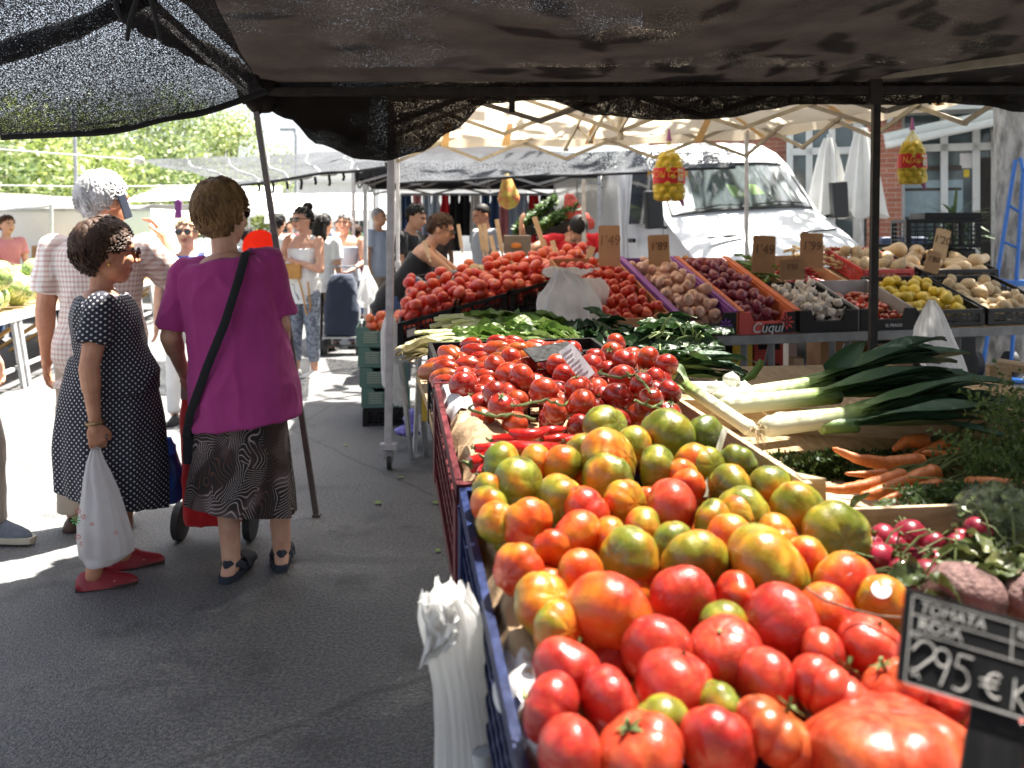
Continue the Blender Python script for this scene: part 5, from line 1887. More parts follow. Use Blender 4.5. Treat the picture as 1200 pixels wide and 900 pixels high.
# ------------------------------------------------------------------ fruit meshes
def tomato_mesh(name, seed, ribs=5, rib=.05, flat=.82, dim=.22, n=28, m=18, lump=.05, long=0.0):
    """unit-radius tomato: dimpled crown, soft ribs that fade to the equator"""
    rr = random.Random(seed)
    vs, fs = [], []
    ph = rr.uniform(0, 6)
    for i in range(m + 1):
        a = math.pi * i / m
        for j in range(n):
            b = 2 * math.pi * j / n
            top = math.exp(-(a / .55) ** 2)
            bot = math.exp(-((math.pi - a) / .35) ** 2)
            r = 1 - rib * (abs(math.sin((b * ribs + ph) / 2)) < 2) * (1 - abs(math.sin((b * ribs + ph) / 2 + .5 * math.sin(b + ph)))) ** 2 * max(0, math.sin(a)) ** .6 * 1.6
            r *= 1 + lump * noise.noise(V((math.sin(a) * math.cos(b) * 1.3 + seed, math.sin(a) * math.sin(b) * 1.3, math.cos(a) * 1.3)))
            x = r * math.sin(a) * math.cos(b)
            y = r * math.sin(a) * math.sin(b)
            z = flat * r * math.cos(a) - dim * top * flat * (1.0 - .0 * rib) + .05 * bot
            if long:
                q = z / flat
                k = 1 - long * (.12 * (q + 1) * .5)
                x *= k; y *= k
            vs.append((x, y, z))
    for i in range(m):
        for j in range(n):
            j2 = (j + 1) % n
            fs.append((i * n + j, (i + 1) * n + j, (i + 1) * n + j2, i * n + j2))
    mb = MB(); mb.add(vs, fs)
    return mb

def calyx(seed, r=.32, z=.66, stem=.25):
    rr = random.Random(seed)
    mb = MB()
    for k in range(5):
        a = k * 2 * math.pi / 5 + rr.uniform(-.25, .25)
        L = r * rr.uniform(.8, 1.25)
        d = V((math.cos(a), math.sin(a), 0))
        s = V((-d.y, d.x, 0))
        c = [V((0, 0, z)), d * L * .45 + V((0, 0, z + .07)), d * L + V((0, 0, z + rr.uniform(.0, .16)))]
        wv = [.05, .08, .008]
        vs, fs = [], []
        for p, wd in zip(c, wv):
            vs += [p + s * wd, p - s * wd, p + V((0, 0, -.03))]
        for q in range(2):
            o = q * 3
            fs += [(o, o + 1, o + 4, o + 3), (o + 1, o + 2, o + 5, o + 4), (o + 2, o, o + 3, o + 5)]
        mb.add(vs, fs)
    mb.tube([(0, 0, z - .1), (.02, .01, z + stem * .5), (.07, .02, z + stem)], [.055, .045, .06], 7)
    return mb

def ripe_mat(name, stops, spread=.35, rough=.27, sss=.1, coat=.14):
    """skin that ripens from the shoulder down; obj.color red channel sets how ripe"""
    t = NT(name)
    oi = t.n('ObjectInfo')
    col = t.n('SeparateColor', {0: oi.outputs['Color']})
    co = t.co()
    off = t.n('VectorMath', {0: co, 1: t.n('CombineXYZ', {0: t.math('MULTIPLY', oi.outputs['Random'], 40.0)}).outputs[0]}, operation='ADD').outputs[0]
    big = t.noise(off, .9, 2, .4)
    z = t.n('SeparateXYZ', {0: co}).outputs[2]
    f = t.math('ADD', col.outputs[0], t.math('MULTIPLY', t.math('SUBTRACT', big, .5), spread * 3))
    f = t.math('SUBTRACT', f, t.math('MULTIPLY', z, spread * .5))
    c = t.ramp(f, stops)
    fine = t.noise(off, 5, 5, .65)
    c = t.mix(t.ramp(fine, [(.45, 0.0), (.8, .35)]), c, t.mix(.5, c, (.55, .30, .06)))
    spk = t.ramp(t.n('TexVoronoi', {'Vector': co, 'Scale': 22.0}).outputs['Distance'], [(.0, .35), (.09, 0.0)])
    c = t.mix(spk, c, (.7, .5, .25))
    t.p(Base_Color=c, Roughness=t.math('ADD', rough, t.math('MULTIPLY', fine, .16)), Coat_Weight=coat, Coat_Roughness=.12, Subsurface_Weight=sss, Subsurface_Scale=.15)
    t.b.inputs['Subsurface Radius'].default_value = (1, .35, .12)
    t.bump(t.noise(off, 3.2, 3), .06, .1)
    return t.m
BIGTOM = ripe_mat('mixed ripening tomato skin', [(0, (.095, .135, .014)), (.25, (.22, .21, .018)), (.42, (.44, .19, .014)), (.58, (.56, .105, .010)), (.78, (.47, .030, .010)), (1, (.36, .016, .014))])
PINKTOM = ripe_mat('pink red tomato skin', [(0, (.42, .13, .03)), (.3, (.46, .05, .02)), (.7, (.40, .022, .018)), (1, (.29, .012, .016))], .25)
REDTOM = ripe_mat('bright red tomato skin', [(0, (.6, .16, .05)), (.35, (.62, .08, .03)), (.7, (.58, .035, .02)), (1, (.48, .02, .018))], .3, sss=.0)
DARKTOM = ripe_mat('dark vine tomato skin', [(0, (.34, .09, .02)), (.35, (.38, .04, .015)), (.7, (.30, .014, .012)), (1, (.2, .008, .01))], .25, rough=.14, sss=.05, coat=.5)
STEMG = mat('dry green stem', (.13, .17, .04), (.07, .09, .025), .7, 10)

TOM = []
for k, (ribs, rib, flat, dim) in enumerate([(5, .03, .86, .14), (6, .05, .8, .2), (5, .02, .92, .1), (6, .045, .76, .2), (4, .03, .84, .16), (7, .085, .68, .26)]):
    TOM.append(tomato_mesh('tomato', k, ribs, rib, flat, dim, 40, 26))
TOMB = [m.mesh('tomato', BIGTOM) for m in TOM]
TOMP = [m.mesh('tomato', PINKTOM) for m in TOM]
TOMS = [tomato_mesh('tomato', k + 20, 5, .03, f, d, 20, 12).mesh('tomato', REDTOM) for k, (f, d) in enumerate([(.85, .15), (.8, .2), (.92, .1)])]
PLUM = [tomato_mesh('plum', k + 30, 4, .015, 1.65, .05, 24, 16, .06, 1).mesh('plum_tomato', DARKTOM) for k in range(3)]
VINE = [tomato_mesh('vine', k + 40, 5, .02, .94, .09, 28, 18, .03).mesh('vine_tomato', DARKTOM) for k in range(3)]
CALYX = [calyx(k).mesh('calyx', STEMG) for k in range(3)]

def onion_mesh(name, m, seed, neck=.5, flat=.85):
    prof = [(-.82, .02), (-.8, .18), (-.68, .5), (-.4, .83), (0, 1), (.35, .9), (.6, .62), (.75, .36), (.86, .2), (.86 + neck * .5, .1), (.9 + neck, .06)]
    mb = MB()
    rings = []
    for z, r in prof:
        rings.append([V((r * math.cos(a) * (1 + .04 * noise.noise(V((a, z, seed)))), r * math.sin(a), z * flat + .04 * noise.noise(V((a * 2, seed, z))) * (z > .8))) for a in [2 * math.pi * j / 18 for j in range(18)]])
    mb.loft(rings)
    for k in range(7):
        a = k * .9
        mb.tube([(0, 0, -.78 * flat), (.12 * math.cos(a), .12 * math.sin(a), -.95 * flat)], .02, 4)
    return mb.mesh(name, m)
def streak(name, a, b, rough=.35, stretch=(9, 9, .8), coat=.2, objvar=.25):
    return mat(name, a, b, rough, 1.6, 4, bump=.2, bscale=3, bdist=.02, stretch=stretch, coat=coat, objvar=objvar, lo=.3, hi=.7)
ONION = [onion_mesh('onion', streak('pale pink onion skin', (.76, .47, .34), (.58, .28, .2)), k) for k in range(2)]
REDON = [onion_mesh('red_onion', streak('purple red onion skin', (.36, .06, .09), (.19, .022, .045)), k + 4, .35) for k in range(2)]
def garlic_mesh(seed):
    mb = MB(); rings = []
    for z, r in [(-.6, .1), (-.58, .5), (-.35, .9), (0, 1), (.35, .78), (.6, .42), (.85, .2), (1.3, .13), (1.5, .15)]:
        rings.append([V((r * math.cos(a) * (1 - .16 * abs(math.sin(4 * a)) * (z < .8)), r * math.sin(a) * (1 - .16 * abs(math.sin(4 * a)) * (z < .8)), z)) for a in [2 * math.pi * j / 24 for j in range(24)]])
    mb.loft(rings)
    return mb.mesh('garlic_bulb', mat('papery garlic skin', (.84, .79, .71), (.66, .55, .49), .6, 2, 4, bump=.3, bscale=4, bdist=.03, stretch=(6, 6, .6), objvar=.2))
GARLIC = [garlic_mesh(0)]
def lemon_mesh(seed, m):
    mb = MB(); rings = []
    for z, r in [(-1.3, .03), (-1.24, .14), (-1.12, .24), (-.9, .56), (-.55, .85), (0, 1), (.55, .86), (.9, .56), (1.1, .26), (1.25, .14), (1.3, .05)]:
        rings.append([V((r * math.cos(a), r * math.sin(a), z * .93)) for a in [2 * math.pi * j / 18 for j in range(18)]])
    mb.loft(rings)
    return mb.mesh('lemon', m)
LEMONM = mat('lemon peel', (.74, .50, .03), (.62, .46, .04), .4, 1.5, 3, bump=.25, bscale=14, bdist=.02, objvar=.3)
LEMON = [lemon_mesh(0, LEMONM)]
def potato_mesh(seed, m, el=1.35):
    mb = MB(); vs, fs = [], []
    n, k = 16, 10
    for i in range(k + 1):
        a = math.pi * i / k
        for j in range(n):
            b = 2 * math.pi * j / n
            p = V((math.sin(a) * math.cos(b), math.sin(a) * math.sin(b), math.cos(a)))
            r = 1 + .22 * noise.noise(p * 1.1 + V((seed * 3, 0, 0))) + .06 * noise.noise(p * 3 + V((seed, 1, 0)))
            vs.append((p.x * r * el, p.y * r, p.z * r * .85))
    for i in range(k):
        for j in range(n):
            j2 = (j + 1) % n
            fs.append((i * n + j, (i + 1) * n + j, (i + 1) * n + j2, i * n + j2))
    mb.add(vs, fs)
    return mb.mesh('potato', m)
POTM = mat('pale potato skin', (.60, .46, .28), (.45, .32, .18), .75, 2, 5, bump=.3, bscale=9, bdist=.02, objvar=.2)
POT = [potato_mesh(k, POTM) for k in range(3)]
def ginger_mesh(seed, m):
    rr = random.Random(seed); mb = MB()
    p = V((-1.2, 0, 0))
    for k in range(5):
        q = p + V((.6, rr.uniform(-.3, .3), rr.uniform(-.15, .15)))
        mb.rcone(p, q, rr.uniform(.35, .5), rr.uniform(.35, .5), 10)
        if k % 2:
            mb.rcone(q, q + V((rr.uniform(-.2, .3), rr.choice((-1, 1)) * .8, .2)), .34, .26, 8)
        p = q
    return mb.mesh('ginger_root', m)
GINGER = [ginger_mesh(k, mat('ginger skin', (.56, .41, .23), (.42, .29, .15), .8, 2, 4, bump=.3, bscale=8, bdist=.03)) for k in range(3)]
def pepper_long(seed, L, m, name):
    rr = random.Random(seed); mb = MB()
    pts = []; rs = []
    bend = rr.uniform(-.5, .5)
    for k in range(9):
        s = k / 8
        pts.append(V((L * (s - .5), bend * L * .25 * (s - .5) ** 2 * 4, .06 * math.sin(s * 5 + seed))))
        rs.append(max(.02, .9 * (s + .12) ** .3 * (1 - s ** 2.5) + .06 * (s < .1)))
    mb.tube(pts, rs, 12)
    mb.tube([pts[0], pts[0] + V((-.5, .1, .15)), pts[0] + V((-.9, .15, .35))], [.3, .12, .1], 7, 1)
    return mb.mesh(name, [m, STEMG])
REDPEP = [pepper_long(k, 8, mat('red pepper skin', (.5, .022, .016), (.36, .012, .012), .16, 1, 3, coat=.4), 'red_pepper') for k in range(3)]
REDCHI = [pepper_long(k + 5, 14, mat('red chilli skin', (.42, .025, .03), (.30, .015, .02), .25, 1, 3), 'red_chilli') for k in range(3)]
GRNPEP = [pepper_long(k + 9, 9, mat('green pepper skin', (.13, .24, .035), (.07, .15, .025), .25, 1, 3), 'green_pepper') for k in range(3)]
def eggplant_mesh():
    mb = MB()
    mb.tube([(-2.2, 0, 0), (-1.9, 0, 0), (-1.2, 0, 0), (0, .05, 0), (1.0, .1, 0), (1.7, .15, 0), (2.0, .15, 0)], [.05, .5, .85, 1, .8, .5, .4], 16)
    mb.tube([(1.6, .15, 0), (2.0, .15, 0), (2.5, .2, .2)], [.62, .5, .16], 10, 1)
    return mb.mesh('aubergine', [mat('aubergine skin', (.03, .012, .028), None, .12, 2, 3, coat=.5), STEMG])
EGGP = [eggplant_mesh()]
def squash_mesh():
    mb = MB()
    pts = [(-1.45, 0, 0), (-1.4, 0, 0), (-1.1, 0, 0), (-.6, 0, 0), (0, .0, 0), (.6, .04, 0), (1.4, .1, 0), (2.0, .14, 0), (2.25, .15, 0)]
    mb.tube(pts, [.05, .35, .78, 1, .9, .66, .6, .55, .25], 20)
    mb.tube([(2.2, .15, 0), (2.45, .16, .03)], [.16, .14], 8, 1)
    return mb.mesh('butternut_squash', [mat('butternut skin', (.66, .46, .25), (.6, .4, .2), .45, 1.4, 3, objvar=.15), CARD])
SQUASH = [squash_mesh()]

# ------------------------------------------------------------------ heaps
class Frm:
    """skewed display frame: a along e, b along n, height straight up"""
    def __init__(s, o, e, n):
        s.o, s.e, s.n = V(o), V(e), V(n)
        s.up = s.e.cross(s.n).normalized()
    def w(s, a, b, h=0.0):
        return s.o + s.e * a + s.n * b + V((0, 0, h))

def heap(fr, a0, a1, b0, b1, n, rlo, rhi, seed, base=None, tries=14, margin=.5, flat=1.0):
    """drop n balls into a tray and let each settle; gives [(a, b, h, r)]"""
    rr = random.Random(seed)
    A = np.zeros((n, 4)); k = 0
    for i in range(n):
        r = rr.uniform(rlo, rhi)
        best = None
        for t_ in range(tries):
            a = rr.uniform(a0 + r * margin * 2, a1 - r * margin * 2); b = rr.uniform(b0 + r * margin * 2, b1 - r * margin * 2)
            z = (base(a, b) if base else 0.0) + r * flat
            if k:
                d2 = (A[:k, 0] - a) ** 2 + (A[:k, 1] - b) ** 2
                rs = (A[:k, 3] + r) * .96
                mk = d2 < rs ** 2
                if mk.any():
                    z = max(z, float((A[:k, 2][mk] + np.sqrt(rs[mk] ** 2 - d2[mk]) * flat).max()))
            if best is None or z < best[2]:
                best = (a, b, z, r)
        A[k] = best; k += 1
    return A[:k]

def fill(fr, name, meshes, A, label, cat, group, seed, tilt=3.1, color=None, flatrot=False, sc=1.0, above=None):
    rr = random.Random(seed)
    for a, b, h, r in A:
        p = fr.w(a, b, h)
        if flatrot:
            rot = (rr.uniform(-.25, .25), rr.uniform(-.3, .3), rr.uniform(0, 6.28))
        else:
            rot = (rr.uniform(-tilt, tilt), rr.uniform(-tilt, tilt), rr.uniform(0, 6.28))
        c = (color(rr), 0, 0, 1) if color else None
        inst(name, rr.choice(meshes), p, rot, r * sc, label, cat, group, c)

# ------------------------------------------------------------------ crates
def lattice_crate(mb, w3, w, d, h, rows=4, cols=10, t=.012, solid_low=0.0, back=True):
    """plastic crate walls; w3(x, y, z) maps crate coordinates to the world"""
    def bx(p, q, a, b):
        # box spanning p..q in crate coordinates, thickness a (normal) handled by the caller
        vs = []
        for z in (p[2], q[2]):
            for x, y in ((p[0], p[1]), (q[0], p[1]), (q[0], q[1]), (p[0], q[1])):
                vs.append(w3(x, y, z))
        mb.add(vs, [(3, 2, 1, 0), (4, 5, 6, 7), (0, 1, 5, 4), (1, 2, 6, 5), (2, 3, 7, 6), (3, 0, 4, 7)])
    for (x0, y0, x1, y1) in ((0, 0, w, t), (0, d - t, w, d), (0, 0, t, d), (w - t, 0, w, d)):
        horiz = (x1 - x0) > (y1 - y0)
        L = w if horiz else d
        bx((x0, y0, h - .026), (x1, y1, h), 0, 0)
        bx((x0, y0, 0), (x1, y1, .022), 0, 0)
        e = .002
        for r in range(1, rows):
            z = .022 + (h - .048) * r / rows
            if horiz: bx((x0 + t, y0 + e, z - .004), (x1 - t, y1 - e, z + .004), 0, 0)
            else: bx((x0 + e, y0 + t, z - .004), (x1 - e, y1 - t, z + .004), 0, 0)
        nc = max(3, int(cols * L / w))
        for c in range(1, nc):
            s = L * c / nc
            if horiz: bx((s - .004, y0 + 2 * e, .02), (s + .004, y1 - 2 * e, h - .024), 0, 0)
            else: bx((x0 + 2 * e, s - .004, .02), (x1 - 2 * e, s + .004, h - .024), 0, 0)
    for x in (0, w - .035):
        for y in (0, d - .035):
            bx((x - .002, y - .002, -.001), (x + .037, y + .037, h - .027), 0, 0)
    bx((t, t, .006), (w - t, d - t, .016), 0, 0)

def fr3(fr, a0, b0, h0=0.0):
    return lambda x, y, z: fr.w(a0 + x, b0 + y, h0 + z)

def tray(fr, a0, a1, b0, b1, h, mats, name, label, cat, group=None, base=0.0, dip=.5, front=None, t=.012, lip=.0):
    """open cardboard tray: front with a dipped edge, sides, back"""
    root = thing(name, label, cat, fr.w((a0 + a1) / 2, b0, base).to_tuple(), 0, group)
    def slab(p, q, r, s, m, nm):
        # quad p,q,r,s (a, b, h) given thickness along b or a
        mb = MB()
        nrm = (fr.w(*q) - fr.w(*p)).cross(fr.w(*s) - fr.w(*p)).normalized() * t
        f = [fr.w(*k) for k in (p, q, r, s)]
        g = [k - nrm for k in f]
        mb.add(f + g, [(0, 1, 2, 3), (7, 6, 5, 4), (0, 4, 5, 1), (1, 5, 6, 2), (2, 6, 7, 3), (3, 7, 4, 0)])
        return part(nm, mb, m, root, False)
    # front with a cut-out
    A = a1 - a0
    poly = [(0, 0), (A, 0), (A, h), (A * .8, h), (A * .74, h * dip), (A * .26, h * dip), (A * .2, h), (0, h)]
    mb = MB()
    n = len(poly)
    vs = [fr.w(a0 + x, b0, base + z) for x, z in poly] + [fr.w(a0 + x, b0 + t, base + z) for x, z in poly]
    fs = [(i, (i + 1) % n, n + (i + 1) % n, n + i) for i in range(n)]
    mb.add(vs, fs)
    for o, rev in ((0, 1), (n, 0)):
        for q in ((0, 5, 6, 7), (0, 1, 4, 5), (1, 2, 3, 4)):
            q = [k + o for k in q]
            mb.f.append(tuple(reversed(q)) if rev else tuple(q)); mb.m.append(0)
    part('front_panel', mb, front or mats, root, False)
    slab((a0, b0 + t, base), (a0, b1, base), (a0, b1, base + h), (a0, b0 + t, base + h), mats, 'side_panel')
    slab((a1 - t, b0 + t, base), (a1 - t, b1, base), (a1 - t, b1, base + h), (a1 - t, b0 + t, base + h), mats, 'side_panel')
    slab((a0 + t, b1, base), (a1 - t, b1, base), (a1 - t, b1, base + h), (a0 + t, b1, base + h), mats, 'back_panel')
    slab((a0 + t, b0 + t, base + .004), (a1 - t, b0 + t, base + .004), (a1 - t, b1 - t, base + .004), (a0 + t, b1 - t, base + .004), mats, 'floor_panel')
    if lip:
        for a in (a0, a1):
            s = -1 if a == a0 else 1
            mb = MB()
            q = [fr.w(a - .012, b0, base + h + .002), fr.w(a + .012 + lip, b0, base + h + .002), fr.w(a + .012 + lip, b1, base + h + .002), fr.w(a - .012, b1, base + h + .002)]
            mb.add(q + [k + V((0, 0, .01)) for k in q], [(3, 2, 1, 0), (4, 5, 6, 7), (0, 1, 5, 4), (1, 2, 6, 5), (2, 3, 7, 6), (3, 0, 4, 7)])
            part('top_flap', mb, mats, root, False)
    return root

# ------------------------------------------------------------------ right-hand stall
RS = Frm((.476, 5.0, .80), (.966, .259, 0), (-.22, .915, .30))
WL = 3.25
root = thing('market_table', 'long grey steel trestle table carrying the onion, garlic and lemon crates', 'table', RS.w(1.6, .5, -.8).to_tuple())
DULL = mat('dull grey steel', (.20, .20, .20), (.13, .13, .13), .55, 9, 4, metal=.4, rvar=.2)
mb = MB(); mb.bar(RS.w(-.05, 0, -.03), RS.w(WL, 0, -.03), .03, .055)
part('front_rail', mb, DULL, root, False, .003)
mb = MB(); mb.bar(RS.w(-.05, 1.15, -.03), RS.w(WL, 1.15, -.03), .03, .055)
part('back_rail', mb, STEEL, root, False, .003)
mb = MB()
q = [RS.w(-.05, .02, -.012), RS.w(WL, .02, -.012), RS.w(WL, 1.15, -.012), RS.w(-.05, 1.15, -.012)]
mb.add(q + [k - V((0, 0, .016)) for k in q], [(3, 2, 1, 0), (4, 5, 6, 7), (0, 1, 5, 4), (1, 2, 6, 5), (2, 3, 7, 6), (3, 0, 4, 7)])
part('table_top', mb, WOOD, root, False)
for a in (.05, .62, .92, 1.1, 1.5, 1.62, 2.3, 2.42, 3.1):
    for b in ((0, 1.1) if a in (.05, 1.5, 3.1) else (.02,)):
        p = RS.w(a, b, -.055); 
        mb = MB(); mb.bar(p, V((p.x + .01, p.y + .02, 0)), .035, .035)
        part('leg', mb, DULL, root, False, .003)
for a, c in ((.62, .5), (1.1, .98), (1.62, 1.5), (2.42, 2.3)):
    mb = MB(); mb.bar(RS.w(a, .05, -.1), RS.w(a + .1, .4, -.6), .012, .012); part('brace', mb, STEEL, root, False)
mb = MB(); mb.bar(RS.w(2.3, .02, -.42), RS.w(3.1, .02, -.42), .03, .03); part('brace', mb, STEEL, root, False)

PURPLE = mat('purple printed cardboard', (.24, .07, .34), (.2, .05, .28), .6, 8)
REDBOX = mat('red printed cardboard', (.5, .05, .035), (.42, .035, .03), .6, 8)
ORANGEBOX = mat('orange red cardboard edge', (.62, .17, .07), (.55, .13, .05), .6, 8)
BLACKBOX = mat('black printed cardboard', (.009, .008, .009), (.006, .005, .006), .65, 8, spec=.25)
BROWNBOX = mat('terracotta cardboard', (.46, .2, .09), (.4, .16, .07), .75, 8)
GREYBOX = mat('grey printed cardboard', (.34, .33, .33), (.27, .26, .26), .7, 8)
H = .13
tray(RS, .0, .46, .02, .98, H, BROWNBOX, 'produce_tray', 'terracotta cardboard tray holding small red tomatoes beside the pink onions', 'tray', dip=.8, front=BROWNBOX)
t1 = tray(RS, .48, .86, .0, .98, H, PURPLE, 'produce_tray', 'purple edged cardboard tray of pale pink onions', 'tray', front=BLACKBOX, lip=.015)
t2 = tray(RS, .88, 1.25, .0, .98, H, ORANGEBOX, 'produce_tray', 'red and black printed tray of purple red onions with flower print', 'tray', front=REDBOX, lip=.02, dip=.55)
t3 = tray(RS, 1.28, 1.68, .0, .48, H, BLACKBOX, 'produce_tray', 'plain black fronted tray of white garlic bulbs', 'tray', front=BLACKBOX)
t4 = tray(RS, 1.70, 2.10, .0, .5, H, GREYBOX, 'produce_tray', 'black fronted tray of small plum tomatoes beside the garlic', 'tray', front=BLACKBOX)
def fM(a, h, off=-.006):
    return frame(RS.w(a, off, h), RS.e, RS.e.cross(V((0, 0, 1))).normalized())
mb = MB(); flower(mb, fM(.79, .06), .045); part('flower_print', mb, mat('violet print', (.2, .05, .4)), t1, False)
mb = MB(); flower(mb, fM(1.19, .07), .05); part('flower_print', mb, mat('red print', (.6, .04, .03)), t2, False)
mb = MB(); q = [(1.02, .005), (1.25, .005), (1.25, .128), (1.20, .128), (1.14, .06), (1.05, .06)]
mb.prism([(x - 1.1, z) for x, z in q], 0, .002, fM(1.1, 0, -.002)); part('front_print', mb, BLACKBOX, t2, False)
part('lettering', text_mb('Cuqui', .085, fM(1.06, .038, -.007), .001, shear=.25), mat('silver lettering', (.6, .6, .62)), t2, False)
part('lettering', text_mb('EL PRADO', .026, fM(1.93, .03), .001), mat('silver lettering', (.6, .6, .62)), t4, False)

fill(RS, 'small_tomato', TOMS, heap(RS, .02, .44, .03, .97, 190, .026, .034, 1), 'small bright red tomato heaped in the terracotta tray next to pink onions', 'tomato',
     'small red tomatoes in the terracotta tray', 1, color=lambda r: r.uniform(.35, .85))
fill(RS, 'onion', ONION, heap(RS, .50, .84, .03, .96, 110, .030, .040, 2), 'pale pink skinned onion in the purple edged tray', 'onion', 'pale pink onions in the purple tray', 2)
fill(RS, 'red_onion', REDON, heap(RS, .90, 1.23, .03, .96, 115, .029, .037, 3), 'purple red onion in the red and orange printed tray', 'red onion', 'red onions in the printed tray', 3)
fill(RS, 'garlic_bulb', GARLIC, heap(RS, 1.30, 1.66, .03, .47, 82, .026, .033, 4), 'white papery garlic bulb in the black fronted tray', 'garlic', 'garlic bulbs in the black tray', 4, tilt=1.2)
fill(RS, 'plum_tomato', [PLUM[0], PLUM[1]], heap(RS, 1.72, 2.08, .03, .48, 100, .018, .022, 5), 'tiny red plum tomato in the tray right of the garlic', 'tomato', 'tiny plum tomatoes right of the garlic', 5, color=lambda r: r.uniform(.1, .6))
# second row behind
for a0, a1, b0, b1, lab in ((1.27, 1.5, .52, 1.0, 'brown tray of green peppers behind the garlic'), (1.52, 1.98, .54, 1.1, 'brown tray of red chillies behind the plum tomatoes')):
    tray(RS, a0, a1, b0, b1, .1, CARD, 'produce_tray', lab, 'tray', dip=.7)
fill(RS, 'green_pepper', GRNPEP, heap(RS, 1.28, 1.5, .55, .98, 34, .03, .036, 6, margin=.8), 'small green pepper heaped behind the garlic bulbs', 'pepper', 'green peppers behind the garlic', 6, flatrot=True, sc=.5)
fill(RS, 'red_chilli', REDCHI, heap(RS, 1.54, 1.98, .56, 1.08, 70, .024, .03, 7, margin=.8, flat=.5), 'long thin red chilli heaped behind the plum tomatoes', 'chilli', 'red chillies behind the plum tomatoes', 7, flatrot=True, sc=.42)
fill(RS, 'ginger_root', GINGER, heap(RS, 1.86, 2.38, .95, 1.3, 46, .034, .04, 8, base=lambda a, b: .02, flat=.6), 'knobbly ginger root in the pile behind the red chillies', 'ginger', 'ginger roots behind the chillies', 8, flatrot=True, sc=.62)
def plcrate(fr, a0, b0, w, d, h, m, label, base=0.0, rows=4, cols=9, group=None, name='plastic_crate'):
    mb = MB(); lattice_crate(mb, fr3(fr, a0, b0, base), w, d, h, rows, cols)
    return single(name, mb, m, label, 'crate', group, smooth=False)
plcrate(RS, 2.13, .03, .5, .62, .1, BLACKPL, 'black plastic crate full of lemons', cols=12)
fill(RS, 'lemon', LEMON, heap(RS, 2.15, 2.61, .05, .63, 52, .034, .04, 9), 'yellow lemon in the black crate left of the potatoes', 'lemon', 'lemons in the black crate', 9)
plcrate(RS, 2.66, .03, .56, .62, .1, BLACKPL, 'black plastic crate of pale potatoes at the right end', cols=12)
fill(RS, 'potato', POT, heap(RS, 2.68, 3.2, .05, .63, 46, .032, .043, 10, flat=.85), 'pale potato in the black crate right of the lemons', 'potato', 'potatoes in the right end crate', 10)
plcrate(RS, 2.2, .72, .42, .5, .12, mat('red plastic', (.5, .03, .03), None, .4, 30), 'red plastic crate of round pale gourds behind the lemons')
fill(RS, 'round_gourd', POT, heap(RS, 2.2, 2.62, .72, 1.2, 18, .042, .052, 11, base=lambda a, b: .02, flat=.8), 'round pale gourd in the red crate behind the lemons', 'gourd', 'pale gourds in the red crate', 11)
plcrate(RS, 2.66, .70, .66, .6, .12, BLACKPL, 'black plastic crate under the butternut squashes')
SQ = heap(RS, 2.6, 3.34, .70, 1.28, 17, .055, .066, 12, base=lambda a, b: .03, margin=.5, flat=.7)
fill(RS, 'butternut_squash', SQUASH, SQ, 'pale orange butternut squash piled at the right end of the stall', 'squash', 'butternut squashes piled at the right end', 12, flatrot=True, sc=.92)

# cardboard price cards on this stall
def price_card(px, y0, y1, w, d, text, label, tilt=0.0, m=CARD, lean=.12, parent=None, ink=BROWNINK):
    """card standing at px spanning photo rows y0..y1"""
    c = P(px, (y0 + y1) / 2, d)
    h = (y1 - y0) / F * d
    ww = w / F * d
    M = Matrix.Translation(c) @ Matrix.Rotation(R(90) - lean, 4, 'X') @ Matrix.Rotation(tilt, 4, 'Z')
    root = thing('price_card', label, 'price card', (c.x, c.y, c.z - h / 2))
    mb = MB(); mb.prism([(-ww / 2, -h / 2), (ww / 2, -h / 2), (ww / 2, h / 2 - .006), (ww / 2 - .006, h / 2), (-ww / 2 + .01, h / 2), (-ww / 2, h / 2 - .012)], -.003, .003, M)
    part('card', mb, m, root, False)
    if text:
        part('handwriting', text_mb(text, h * .36, M @ Matrix.Translation((0, h * .12, .005)), .0005, shear=.1, squash=.9), ink, root, False)
    return root
price_card(714, 264, 312, 25, 5.75, "1'49", 'tall brown price card standing in the small red tomatoes', .0, mat('orange cardboard', (.5, .28, .15), (.45, .25, .13), .8), ink=mat('faint orange marker', (.3, .13, .06)))
price_card(772, 275, 312, 25, 5.9, "1'89", 'brown price card behind the pale pink onions', .03)
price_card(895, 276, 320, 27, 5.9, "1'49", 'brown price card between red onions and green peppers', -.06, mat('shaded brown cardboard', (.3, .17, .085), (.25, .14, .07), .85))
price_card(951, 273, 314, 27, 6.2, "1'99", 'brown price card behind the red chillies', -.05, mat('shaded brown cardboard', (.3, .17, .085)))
price_card(928, 304, 328, 29, 5.65, "3'50", 'low brown price card standing over the garlic bulbs', .03, mat('shaded brown cardboard', (.3, .17, .085)))
price_card(1103, 268, 304, 17, 6.35, "1'20", 'narrow tilted price card before the butternut squashes', -.25, WOOD)
price_card(1093, 294, 320, 17, 5.85, "1'80", 'small brown price card standing behind the lemons', -.25)
for px, d, lab in ((884, 6.1, 'short blank cardboard flap left of the chillies'),):
    pass
